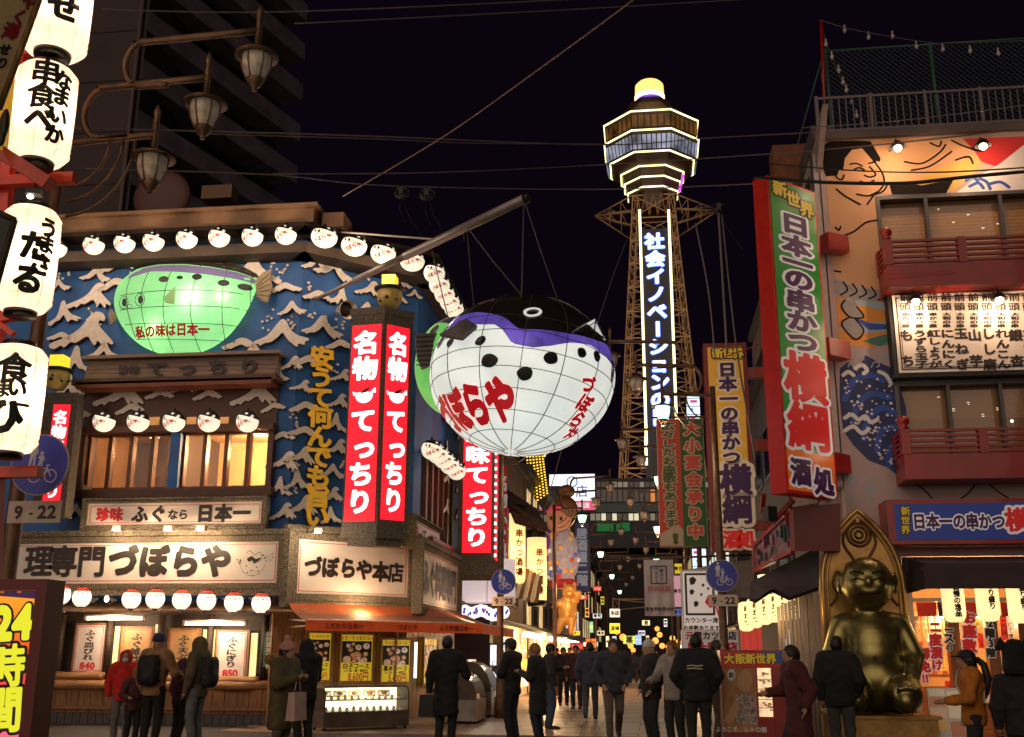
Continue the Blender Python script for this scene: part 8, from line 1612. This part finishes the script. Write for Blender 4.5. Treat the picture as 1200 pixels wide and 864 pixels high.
for i, (x0, y0, x1, y1, cm, lb_) in enumerate(((790, 660, 800, 673, M('strip_yellow', (.85, .6, .03), emit=.5), 'small yellow sign strip right of the cloth banner'), (789, 674, 799, 712, M('strip_pink', (.75, .4, .5), emit=.4), 'small pink sign behind the white box sign'), (789, 713, 800, 722, M('strip_blue', (.15, .25, .7), emit=.4), 'small blue sign below the pink one'))):
    T, fr, u0, u1, v0, v1 = box_sign('small_sign', lb_, 33, x0, y0, x1, y1, .2, darkmetal, cm, e=.02); b = MB(); ftext(b, fr, '寿司', (u0+u1)/2, (v0+v1)/2, .14, .02, res=12); b.build('lettering', ink, T)
b = MB(); p = onY(925, 757, 20); b.lathe([(.05, 0), (.06, .2), (.02, .3), (.02, .38)], p-UPV*.1, 10); o = b.build('bottle', M('bottle_lit', (.5, .8, 1), emit=.8)); tag(o, 'pale lit bottle standing above the gold lettered cabinet', 'bottle')
# ------------------------------------------------------------------ overhead cables
cab = M('cable_dark', (.16, .13, .13), .6)
def cable(pts, label, r=.012, m_=cab):
    P = [onY(*p) for p in pts]; b = MB(); b.tube(smoothpath(P, 6), r, 5); o = b.build('overhead_cable', m_); tag(o, label, 'cable', 'overhead cables'); return o
cable([(120, 11, 14), (330, 14, 16), (640, 1, 20), (760, -6, 22)], 'topmost cable crossing the dark sky from the left lantern to the top edge')
cable([(345, 28, 15), (640, 13, 20), (900, -2, 24)], 'faint second cable just under the topmost one')
cable([(70, 150, 14), (240, 154, 16), (440, 160, 18), (710, 170, 24), (830, 162, 26), (960, 155, 20)], 'double cable crossing behind the tower top at mid sky', .014); cable([(240, 157, 16.1), (440, 163, 18.1), (560, 168, 21), (715, 169, 24.1)], 'thin cable slung just under the mid sky one', .009)
cable([(100, 198, 14), (320, 205, 17), (460, 218, 20), (710, 222, 26), (960, 212, 19)], 'lower cable with clamps running toward the tower neck', .014); cable([(320, 204, 17), (520, 202, 20), (710, 193, 26), (960, 176, 19), (1210, 150, 15)], 'thin cable rising to the right past the tower deck')
cable([(402, 230, 20), (520, 160, 18), (640, 75, 15), (745, -2, 12)], 'diagonal brown cable from the cream parapet to the top edge', .012, M('cable_brown', (.35, .2, .13), .6))
cable([(610, 700, 40), (700, 380, 45), (735, 280, 50)], 'thin wire rising beside the giant balloon toward the tower', .02); cable([(842, 250, 24), (847, 330, 24), (852, 415, 24)], 'cable dropping from the sky knot to the amber sign', .03); cable([(815, 262, 24), (830, 340, 24), (838, 420, 24)], 'thinner cable dropping left of the amber sign', .02)
cable([(846, 252, 24), (862, 400, 23), (882, 520, 22), (885, 545, 22)], 'cable sagging from the sky knot down to the red brackets', .02); cable([(846, 420, 23), (900, 400, 22), (960, 380, 20)], 'red thin wire behind the green sign', .015, redpaint)
cable([(884, 208, 17), (965, 214, 16.5), (1060, 215, 16), (1130, 208, 16), (1215, 200, 16)], 'thick black cable bundle across the wrestler mural', .03, black); cable([(900, 192, 17), (1000, 200, 16.5), (1100, 202, 16), (1210, 196, 16)], 'thin cable above the thick bundle on the mural', .012, black)
cable([(940, 150, 18), (1050, 142, 17), (1215, 122, 16)], 'thin cable crossing the roof railing', .01)
for x, y, Y, lb_ in ((470, 224, 20, 'small clamp box with dangling wires on the lower cable'), (500, 226, 20, 'small round clamp right of the clamp box'), (842, 243, 24, 'knot of coiled cable hanging right of the tower neck')):
    T = thing('cable_clamp', lb_, 'cable clamp', onY(x, y, Y)); b = MB(); c = onY(x, y, Y)
    for k in range(3): b.tube([c+V3(.12*math.cos(t)*(1+.2*k), .05*k, .12*math.sin(t)) for t in np.linspace(0, 6.28, 14)], .012, 5)
    b.box(c, (.1, .1, .14)); b.tube([c, c+V3(.15, 0, -.5), c+V3(.5, 0, -1.1)], .01, 4); b.tube([c+V3(0, 0, 0), c+V3(-.02, 0, -.4), c+V3(.1, 0, -.7)], .01, 4); b.build('fitting', darkmetal, T)
# crowded little signs and lanterns down the left shops
rg = random.Random(21); sm = [M('tiny_sign_%d' % i, c, emit=e) for i, (c, e) in enumerate([((1, .85, .5), .9), ((.85, .05, .05), .7), ((.9, .75, .05), .7), ((.8, .9, 1), .8), ((.1, .5, .25), .5), ((1, .45, .1), .9)])]
tw = ['居酒屋', '焼肉', '寿司', '酒', '喫茶', '串', '麺', '薬局', 'くすり', '旅館', 'すし']; cn = ['cream', 'red', 'yellow', 'white', 'green', 'orange']
spots_ = [(700, 690, 66), (706, 704, 60), (700, 722, 54), (693, 735, 50), (704, 742, 62), (712, 752, 70), (683, 700, 49), (688, 718, 51), (697, 755, 56), (720, 752, 84), (676, 742, 47), (759, 752, 62), (752, 742, 78), (780, 730, 50), (757, 730, 66), (668, 722, 46)]
for i, (x, y, Y) in enumerate(spots_):
    k = rg.randrange(6); w_, h_ = (rg.uniform(4, 6), rg.uniform(9, 15)) if i % 2 else (rg.uniform(8, 12), rg.uniform(5, 7)); t_ = tw[i % 11]
    T, fr, u0, u1, v0, v1 = box_sign('small_sign', 'tiny %s lit sign over the far crowd, %s' % (cn[k], ('upright' if i % 2 else 'wide')+', '+ORD[i] if i < 15 else 'just right of the golden animal'), Y, x-w_/2, y-h_/2, x+w_/2, y+h_/2, .15, darkmetal, sm[k], e=.02)
    b = MB(); n = len(t_); vt2 = i % 2 == 1; ftext(b, fr, t_, (u0+u1)/2, (v0+v1)/2, min((v1-v0 if vt2 else u1-u0)/n*.85, (u1-u0 if vt2 else v1-v0)*.8), .02, vertical=vt2, res=12, bold=.03); b.build('lettering', ink if k not in (1, 4) else white_o, T)
# ------------------------------------------------------------------ people
skin_p = M('skin', (.42, .22, .14), .55); cloth = lambda n, c, **k: M('cloth_'+n, c, .85, noise=.35, nscale=9, bump=.35, bscale=40, **k)
hairm = M('hair_dark', (.015, .01, .008), .45, noise=.4, nscale=30, bump=.4, bscale=60); shoem = M('shoe_black', (.02, .018, .018), .5)
def figure(name_label, px, Y, top, H=1.7, face=0., coat=(.02, .02, .025), pants=(.02, .022, .03), stride=.0, arms=('down', 'down'), long=False, hair=hairm, hat=None, hood=None, pack=None, bag=None, puff=1., hairlen=0, coatn=None, pantn=None, shoes=shoem, phone=False, mask=False, seed=0, group=None, lean=0., skirt=False, extra=None, width=1.):
    """face: 0 looks at the camera, pi looks away. Local: faces -Y."""
    zt = float(onY(px, top, Y)[2]); x0 = float(onY(px, top, Y)[0]); k = H/1.7
    if zt < H: z0 = 0.
    else: z0 = 0.
    T = thing('person', name_label, 'person', (x0, Y, z0), group, face)
    rg = random.Random(seed+int(px*7)); s = k; g = lambda v: np.array(v, float)*s
    hipz, shz, headz = .9, 1.4, 1.58; hd = V3(0, -.02-lean*.3, 0)
    sh = [g((sx*.185*width, -lean*.12, shz)) for sx in (-1, 1)]
    feet = []; knees = []
    for i, sx in enumerate((-1, 1)):
        st = stride*(1 if i == 0 else -1); feet.append(g((sx*.1, -st*.42, .06+(.05 if st < -.1 else 0)))); knees.append(g((sx*.1, -st*.18-.04-(.06 if st < 0 else 0), .49)))
    # legs
    sd = SDF(g((-.32, -.6, .02)), g((.32, .6, 1.0)), .022*s)
    for i, sx in enumerate((-1, 1)):
        sd.cone(g((sx*.095, 0, hipz-.02)), knees[i], .1*s*width, .075*s, .03*s).cone(knees[i], feet[i]+g((0, .03, .06)), .072*s, .06*s, .02*s)
    sd.ell(g((0, .0, hipz)), (.155*s*width, .115*s, .13*s), .05*s).wobble(.006*s, 22/s); smb(sd).build('trousers', pantn or cloth('pants_%s' % str(pants), pants), T, local=True)
    for i, sx in enumerate((-1, 1)):
        sd = SDF(feet[i]-g((.12, .28, .07)), feet[i]+g((.12, .16, .12)), .015*s); sd.ell(feet[i]+g((0, -.07, -.015)), (.045*s, .13*s, .045*s), .02).cone(feet[i]+g((0, .03, 0)), feet[i]+g((0, .03, .06)), .05*s, .045*s, .02); sd.F = np.maximum(sd.F, -(sd.Z-.0)); smb(sd).build('shoe', shoes, T, local=True)
    # arms
    el, ha = [], []
    for i, sx in enumerate((-1, 1)):
        a = arms[i]
        E_, H_ = {'down': ((sx*.27, .02, 1.12), (sx*.26, -.06, .86)), 'pocket': ((sx*.31, .06, 1.13), (sx*.19, -.1, .92)), 'phone': ((sx*.25, -.08, 1.13), (sx*.07, -.31, 1.22)), 'up': ((sx*.27, -.16, 1.15), (sx*.1, -.33, 1.36)), 'out': ((sx*.3, -.08, 1.12), (sx*.24, -.36, 1.08)), 'bag': ((sx*.27, .0, 1.12), (sx*.28, -.03, .84)), 'swing': ((sx*.27, .1, 1.13), (sx*.25, .02, .9)), 'strap': ((sx*.3, -.05, 1.13), (sx*.15, -.2, 1.32))}[a]
        el.append(g(E_)); ha.append(g(H_))
    # skin: one continuous body with head, neck, arms and five fingers a hand
    h_ = .0165*s; sd = SDF(g((-.42, -.52, .74)), g((.42, .3, 1.78)), h_); hc = g((0, -.03, headz))+hd*s*.3
    sd.ell(hc, (.078*s, .098*s, .118*s), .02).ell(hc+g((0, -.03, -.06)), (.055*s, .065*s, .065*s), .03).cone(g((0, .0, 1.38)), hc-g((0, 0, .08)), .055*s, .052*s, .03*s).ell(hc+g((0, -.1, -.015)), (.014*s, .022*s, .024*s), .012*s)
    for sx in (-1, 1): sd.ell(hc+g((sx*.08, .01, -.01)), (.012*s, .02*s, .032*s), .008*s)
    sd.ell(g((0, 0, 1.2)), (.13*s, .09*s, .24*s), .04)
    for i, sx in enumerate((-1, 1)):
        sd.cone(sh[i]*np.array([.8, 1, 1]), el[i], .045*s, .038*s, .03).cone(el[i], ha[i], .038*s, .026*s, .02); d = (ha[i]-el[i]); d = d/np.linalg.norm(d); sd.ell(ha[i]+d*.03*s, (.034*s, .03*s, .04*s), .015)
        sidev = np.cross(d, V3(0, 1, .01)); sidev = sidev/(np.linalg.norm(sidev)+1e-9)
        for f_, L in enumerate((.055, .065, .07, .062)):
            b0 = ha[i]+d*.055*s+sidev*(f_-1.5)*.019*s; sd.cone(b0, b0+d*L*s+V3(0, -.022, -.01)*s, .0105*s, .0085*s, .004)
        sd.cone(ha[i]+d*.015*s+V3(0, -.025, 0)*s, ha[i]+d*.05*s+V3(0, -.055, .005)*s, .012*s, .009*s, .006)
    smb(sd).build('body', skin_p, T, local=True)
    b = MB(); 
    for sx in (-1, 1): b.ell(hc+g((sx*.032, -.09, .008)), (.013*s, .008*s, .007*s), 8, 5)
    b.build('eyes', hairm, T, local=True); b = MB(); b.ell(hc+g((0, -.094, -.066)), (.024*s, .008*s, .006*s), 8, 5); b.build('mouth', M('lips', (.3, .09, .07), .5), T, local=True)
    # coat
    zb = .5 if long else .78; p_ = .02*puff
    sd = SDF(g((-.5, -.5, zb-.05)), g((.5, .42, 1.62)), .021*s); W_ = width
    sd.cone(g((0, .0, 1.36)), g((0, 0, 1.3)), .12*s, .14*s, .02).ell(g((0, 0, 1.22)), ((.19*W_+p_)*s, (.13+p_)*s, .27*s), .05*s).cone(sh[0]*np.array([.75, 1, 1]), sh[1]*np.array([.75, 1, 1]), (.085+p_)*s, (.085+p_)*s, .06*s)
    sd.cone(g((0, 0, 1.05)), g((0, 0, zb+.08)), (.155*W_+p_)*s, ((.175 if long else .165)*W_+p_)*s, .05*s, 1.25)
    for i in (0, 1): sd.cone(sh[i], el[i], (.072+p_)*s, (.058+p_*.8)*s, .035*s).cone(el[i], ha[i], (.056+p_*.8)*s, (.043+p_*.5)*s, .02*s)
    sd.cone(g((0, .0, 1.42)), g((0, -.01, 1.47)), .085*s, .08*s, .02*s); sd.wobble(.011*s, 19/s)
    neck = np.sqrt((sd.X)**2+(sd.Y+.015*s)**2); sd.F = np.where(sd.Z > 1.44*s, np.maximum(sd.F, -(neck-.062*s)), sd.F); sd.F = np.maximum(sd.F, zb*s-sd.Z)
    for i in (0, 1): q = ha[i]-(ha[i]-el[i])/np.linalg.norm(ha[i]-el[i])*.0; dd = (ha[i]-el[i])/np.linalg.norm(ha[i]-el[i]); pr_ = (sd.X-q[0])*dd[0]+(sd.Y-q[1])*dd[1]+(sd.Z-q[2])*dd[2]; r_ = np.sqrt((sd.X-q[0])**2+(sd.Y-q[1])**2+(sd.Z-q[2])**2); sd.F = np.where(r_ < .1*s, np.maximum(sd.F, pr_), sd.F)
    cm = coatn or cloth('coat_%s' % str(coat), coat); smb(sd).build('coat', cm, T, local=True)
    if hood:
        sd = SDF(g((-.22, -.22, 1.36)), g((.22, .24, 1.82)), .014*s); sd.ell(hc+g((0, .02, .0)), (.115*s, .135*s, .15*s), .02).cone(hc+g((0, .03, -.1)), g((0, .05, 1.42)), .11*s, .12*s, .04*s)
        sd.wobble(.006, 26); x, y, z = sd.X-hc[0], sd.Y-hc[1], sd.Z-hc[2]; sd.F = np.maximum(sd.F, -(np.sqrt((x/.075)**2+((y+.12*s)/.13)**2+((z+.01)/.1)**2)-1)*.07); smb(sd).build('hood', hood if not isinstance(hood, bool) else cm, T, local=True)
    elif hood is None:
        if hat != 'beanie':
            sd = SDF(g((-.16, -.17, 1.36)), g((.16, .18, 1.8)), .012*s); sd.ell(hc+g((0, .015, .025)), (.092*s, .108*s, .115*s), .01)
            if hairlen: sd.cone(hc+g((0, .05, 0)), hc+g((0, .07, -.22)), .085*s, .05*s, .03)
            x, y, z = sd.X-hc[0], sd.Y-hc[1], sd.Z-hc[2]; sd.F = np.maximum(sd.F, -(np.sqrt((x/.07)**2+((y+.11*s)/.085)**2+((z+.035*s)/.09)**2)-1)*.06); sd.F = np.maximum(sd.F, (hc[2]-(.24 if hairlen else .075)*s)-sd.Z+np.maximum(0, -(y))*.9); sd.wobble(.004, 60); smb(sd).build('hair', hair, T, local=True)
    if hat in ('beanie', 'pom'):
        hm = extra or cloth('beanie', (.03, .04, .1)); sd = SDF(g((-.17, -.18, 1.5)), g((.17, .18, 1.95)), .012*s); sd.ell(hc+g((0, .01, .05)), (.1*s, .112*s, .11*s), .01); 
        if hat == 'pom': sd.ell(hc+g((0, .02, .19)), (.045*s,)*3, .01)
        sd.F = sd.F+.003*np.sin(np.arctan2(sd.Y-hc[1], sd.X-hc[0])*24); sd.F = np.maximum(sd.F, hc[2]+.02*s-sd.Z); smb(sd).build('knit_hat', hm, T, local=True)
    if hat == 'cap':
        sd = SDF(g((-.17, -.26, 1.5)), g((.17, .18, 1.9)), .012*s); sd.ell(hc+g((0, .01, .06)), (.1*s, .112*s, .085*s), .01).ell(hc+g((0, -.13, .055)), (.075*s, .075*s, .012*s), .01); sd.F = np.maximum(sd.F, hc[2]+.035*s-sd.Z); smb(sd).build('cap', extra or M('cap_black', (.015, .013, .014), .7), T, local=True)
    if pack:
        sd = SDF(g((-.24, .02, .85)), g((.24, .42, 1.5)), .016*s); q = np.maximum(np.abs(sd.X)/(.15*s), np.maximum(np.abs(sd.Y-.21*s)/(.085*s), np.abs(sd.Z-1.17*s)/(.22*s))); sd.F = np.minimum(sd.F, (np.sqrt(((sd.X)/(.165*s))**4+((sd.Y-.2*s)/(.1*s))**4+((sd.Z-1.17*s)/(.24*s))**4)-1)*.05); sd.ell(g((0, .3, 1.08)), (.11*s, .04*s, .1*s), .02); sd.wobble(.004, 30); o = smb(sd).build('backpack', pack, None); o.parent = T
        b = MB(); [b.tube([g((sx*.1, .14, 1.36)), g((sx*.12, .02, 1.47)), g((sx*.13, -.15, 1.35)), g((sx*.15, -.12, 1.1)), g((sx*.14, .1, 1.0))], .016*s, 6) for sx in (-1, 1)]; b.build('pack_strap', pack, T, local=True)
    if phone: b = MB(); b.box((ha[0]+ha[1])/2+g((0, -.05, .05)), (.075*s, .012, .14*s)); b.build('phone', M('phone_black', (.02, .02, .02), .2), T, local=True); b = MB(); b.box((ha[0]+ha[1])/2+g((0, -.042, .05)), (.065*s, .004, .12*s)); b.build('phone_screen', M('phone_screen', (.6, .8, 1), emit=1.2), T, local=True)
    if mask: b = MB(); b.ell(hc+g((0, -.075, -.05)), (.06*s, .045*s, .045*s), 12, 8); b.build('face_mask', M('mask_white', (.6, .6, .65), .8), T, local=True)
    if bag:
        side, m_, w_, h2, z2 = bag; c = ha[side]; b = MB(); b.tube([c+g((-.03, 0, 0)), c+g((-.07, 0, -z2*.9)), ], .008, 5); b.tube([c+g((.03, 0, 0)), c+g((.07, 0, -z2*.9))], .008, 5)
        y0_, x_ = c[1], c[0]; zt_ = c[2]-z2*s; b.hexa([(x_-w_*.5, y0_-.07, zt_-h2), (x_+w_*.5, y0_-.07, zt_-h2), (x_+w_*.5, y0_+.07, zt_-h2), (x_-w_*.5, y0_+.07, zt_-h2), (x_-w_*.46, y0_-.05, zt_), (x_+w_*.46, y0_-.05, zt_), (x_+w_*.46, y0_+.05, zt_), (x_-w_*.46, y0_+.05, zt_)])
        o = b.build('carried_bag', m_, None); o.location = T.location; o.rotation_euler = T.rotation_euler; tag(o, bag_label.get(name_label, 'bag carried by the '+' '.join(name_label.split()[:8])), 'bag')
    return T
bag_label = {}
PI = math.pi
def Yh(H, top, px):  # distance at which someone of height H has the head top at this row
    lo, hi = 6., 90.
    for _ in range(40):
        m_ = (lo+hi)/2
        if onY(px, top, m_)[2] < H: lo = m_
        else: hi = m_
    return m_
blackpack = M('pack_black', (.018, .016, .018), .7, noise=.3)
F_ = figure
F_('child in a bright red hooded jacket standing before the kiosk posters', 149, 17.6, 760, 1.5, PI*.12, (.62, .02, .015), (.16, .14, .13), arms=('down', 'out'), hood=True, mask=True)
F_('small child in a dark patterned jacket and mask between red hood and backpack man', 160, 17.1, 786, 1.22, PI*.25, (.1, .035, .035), (.02, .02, .02), arms=('out', 'down'), mask=True, hat='beanie', extra=cloth('amber', (.35, .13, .03)))
F_('person in tan jacket and navy beanie with a black backpack, back turned', 186, 17.0, 743, 1.74, PI*.96, (.36, .2, .09), (.015, .013, .014), hat='beanie', pack=blackpack, arms=('out', 'down'))
F_('child in a purple patterned coat half behind the olive hooded person', 214, 17.9, 776, 1.36, PI*.8, (.1, .03, .06), (.02, .02, .02), hood=True)
F_('person in an olive hooded parka with a black backpack at the kiosk', 236, 17.0, 747, 1.7, -PI*.55, (.13, .1, .05), (.16, .16, .17), hood=True, pack=blackpack, arms=('out', 'down'))
bag_label['woman in pink bobble hat and fur hooded olive parka looking at her phone'] = 'pale pink striped shopping bag held by the woman in the bobble hat'
F_('woman in pink bobble hat and fur hooded olive parka looking at her phone', 334, 14.6, 744, 1.6, PI*.42, (.12, .085, .04), (.1, .08, .06), hat='pom', extra=cloth('pink_knit', (.6, .3, .26)), arms=('phone', 'phone'), long=True, puff=1.8, lean=.3, hairlen=1, bag=(0, M('shopping_bag', (.6, .38, .34), .7, noise=.2), .3, .36, .2), phone=True)
fur = SDF((-.3, -.3, -.2), (.3, .3, .2), .02); fur.ell((0, 0, 0), (.17, .13, .085), .02); rgF = np.random.default_rng(1); fur.F = fur.F+rgF.uniform(-.012, .012, fur.F.shape); p = onY(318, 770, 14.75); o = smb(fur).build('fur_hood', cloth('fur', (.38, .18, .05)), [t for t in bpy.data.objects if t.get('label', '').startswith('woman in pink bobble')][0], local=True); o.location = (.0, .14, 1.38)
F_('person in black hooded coat just behind the woman in the bobble hat', 361, 16.4, 747, 1.66, -PI*.7, (.012, .01, .012), (.02, .02, .02), hood=True, arms=('phone', 'down'), puff=1.5)
bag_label['man in a long black coat facing the display cases, back turned'] = 'black briefcase bag with a red tag held by the man in the long coat'
F_('man in a long black coat facing the display cases, back turned', 524, 17.6, 749, 1.74, PI*.97, (.009, .008, .009), (.012, .012, .014), long=True, arms=('out', 'bag'), bag=(1, blackpack, .32, .34, .03), width=1.05)
F_('man in a dark cap and coat looking down at his phone by the lamp post', 600, 19.0, 752, 1.72, -PI*.62, (.012, .012, .016), (.015, .016, .03), hat='cap', arms=('phone', 'phone'), phone=True)
bag_label['person with tan hair in a black coat looking down with a friend'] = 'pale paper bag hanging from the hand of the tan haired person'
F_('person with tan hair in a black coat looking down with a friend', 630, 18.6, 755, 1.64, -PI*.55, (.014, .014, .018), (.02, .025, .04), hair=M('hair_tan', (.28, .12, .04), .5, noise=.3), arms=('down', 'phone'), long=True, bag=(0, M('paper_bag', (.5, .33, .22), .7), .24, .26, .3), lean=.3)
F_('person in black jacket and jeans standing behind the two friends', 644, 22.5, 760, 1.68, PI*.6, (.02, .018, .02), (.04, .06, .12), arms=('down', 'phone'))
F_('left one of the distant pair facing the camera under the golden animal', 660, 33, 757, 1.68, .2, (.04, .03, .03), (.03, .03, .035)); F_('right one of the distant pair in a dark red jacket', 675, 31, 756, 1.72, -.15, (.08, .03, .03), (.03, .04, .07))
F_('man in a navy padded jacket walking away up the middle of the street', 691, 26.0, 752, 1.74, PI, (.035, .038, .075), (.05, .055, .075), stride=.5, puff=1.7)
F_('man in a dark zip jacket striding toward the camera, hands in pockets', 718, 20.0, 754, 1.74, .12, (.03, .032, .055), (.09, .07, .06), stride=.7, arms=('pocket', 'pocket'), puff=1.3, width=1.06)
F_('man in a white knit cap and black jacket at the left of the group', 762, 18.3, 758, 1.68, -PI*.35, (.016, .015, .02), (.02, .02, .025), hat='beanie', extra=cloth('white_knit', (.6, .56, .52)), arms=('pocket', 'pocket'), puff=1.5)
F_('man in a light grey shirt with tousled brown hair in the group', 789, 17.8, 757, 1.68, -PI*.2, (.34, .29, .27), (.025, .025, .03), hair=M('hair_brown', (.2, .08, .025), .5, noise=.3), arms=('out', 'down'))
T = F_('man in a black jacket with a pale print across the back, centre of the group', 815, 16.6, 749, 1.76, PI*.95, (.013, .013, .016), (.02, .02, .022), arms=('pocket', 'pocket'), puff=1.4, width=1.08)
b = MB(); fl = Frame((0, .2, 1.3), (-1, 0, 0)); fshape(b, fl, shape([], 40, strokes=[[(-.11, .01), (-.04, .02), (.04, .01), (.11, .02)], [(-.11, -.03), (-.02, -.02), (.1, -.03)]], width=.018), .012); b.build('back_print', M('print_pale', (.45, .38, .33), .6), T, local=True)
F_('man in a dark blue jacket at the right of the group, face in profile', 838, 18.4, 753, 1.7, PI*.42, (.02, .035, .09), (.14, .11, .09), arms=('out', 'down'))
F_('person in a dark red padded coat walking left past the gold lettered cabinet', 932, 14.2, 768, 1.58, -PI*.45, (.09, .018, .022), (.02, .02, .025), stride=.6, arms=('out', 'swing'), long=True, puff=2, lean=.4, hairlen=1)
F_('man in a black hooded jacket standing before the seated bronze figure', 979, 15.8, 750, 1.72, PI*.85, (.012, .011, .014), (.06, .055, .055), arms=('pocket', 'down'), puff=1.9)
bag_label['woman in an orange jacket and black cap with a long ponytail'] = 'white shoulder bag at the hip of the woman in the orange jacket'
T = F_('woman in an orange jacket and black cap with a long ponytail', 1135, 13.4, 771, 1.52, -PI*.55, (.65, .2, .02), (.03, .03, .04), hat='cap', arms=('down', 'out'), hairlen=1, puff=1.3, bag=(0, M('bag_white', (.5, .45, .42), .6), .26, .16, -.08))
b = MB(); b.tube([(0, .09, 1.6), (.02, .17, 1.52), (.03, .2, 1.35), (.02, .17, 1.18), (0, .15, 1.1)], [.035, .045, .05, .035, .012], 10); o = b.build('ponytail', hairm, T, local=True); o.scale = (.9,)*3
b = MB(); b.tube([(-.15, -.12, 1.3), (0, -.17, 1.15), (.17, -.1, .95)], .012, 6); b.tube([(-.15, -.1, 1.32), (-.02, .14, 1.2), (.17, .1, .95)], .012, 6); b.build('bag_strap', M('strap_pale', (.6, .5, .42), .6), T, local=True)
T = F_('person in black knit cat eared hood at the right border', 1190, 12.2, 778, 1.45, PI*.9, (.02, .016, .02), (.02, .02, .02), hood=M('black_knit', (.012, .01, .012), .9, noise=.4, nscale=30, bump=.6, bscale=70), puff=1.5)
hd_ = [c for c in T.children if c.name.startswith('hood')][0]; 
for v_ in hd_.data.vertices: v_.co = (v_.co.x*1.3, v_.co.y*1.3, 1.35+(v_.co.z-1.22)*1.15)
b = MB(); [b.lathe([(.07, 0), (.04, .08), (.005, .14)], (sx*.12, .0, 1.52), 10) for sx in (-1, 1)]; b.build('cat_ears', hd_.data.materials[0], T, local=True)
# the receding crowd: copies of the quiet standing and walking figures with their own places
src = [t for t in bpy.data.objects if t.get('category') == 'person' and 'right one of the distant pair' in t['label']][0]; src2 = [t for t in bpy.data.objects if 'striding toward' in t.get('label', '')][0]; src3 = [t for t in bpy.data.objects if 'navy padded' in t.get('label', '')][0]; src4 = [t for t in bpy.data.objects if 'dark blue jacket' in t.get('label', '')][0]
crowd = [(668, 44, 1), (683, 50, 0), (709, 55, 0), (742, 60, 2), (783, 48, 1), (698, 62, 3), (716, 66, 0), (722, 58, 2), (761, 52, 3), (731, 72, 1), (652, 38, 3), (768, 64, 0), (803, 27, 2), (850, 21, 1)]
wh = ['at the left shops', 'in mid street', 'at the right shops']
for i, (x, Y, k) in enumerate(crowd):
    p = onY(x, 770, Y); s_ = random.uniform(.92, 1.02); lab = 'distant %s pedestrian %s, %s in the crowd' % (('walking', 'standing', 'dark coated')[i % 3], wh[0 if x < 690 else 1 if x < 750 else 2], (ORD[1:]+['sixteenth', 'seventeenth', 'eighteenth', 'nineteenth', 'twentieth', 'twenty first', 'twenty second'])[sorted(c[0] for c in crowd).index(x)]+' from the left')
    dup((src, src2, src3, src4)[k], (p[0], Y, 0), lab, random.uniform(-.4, .4)+(PI if i % 2 else 0), s_, 'distant pedestrians')
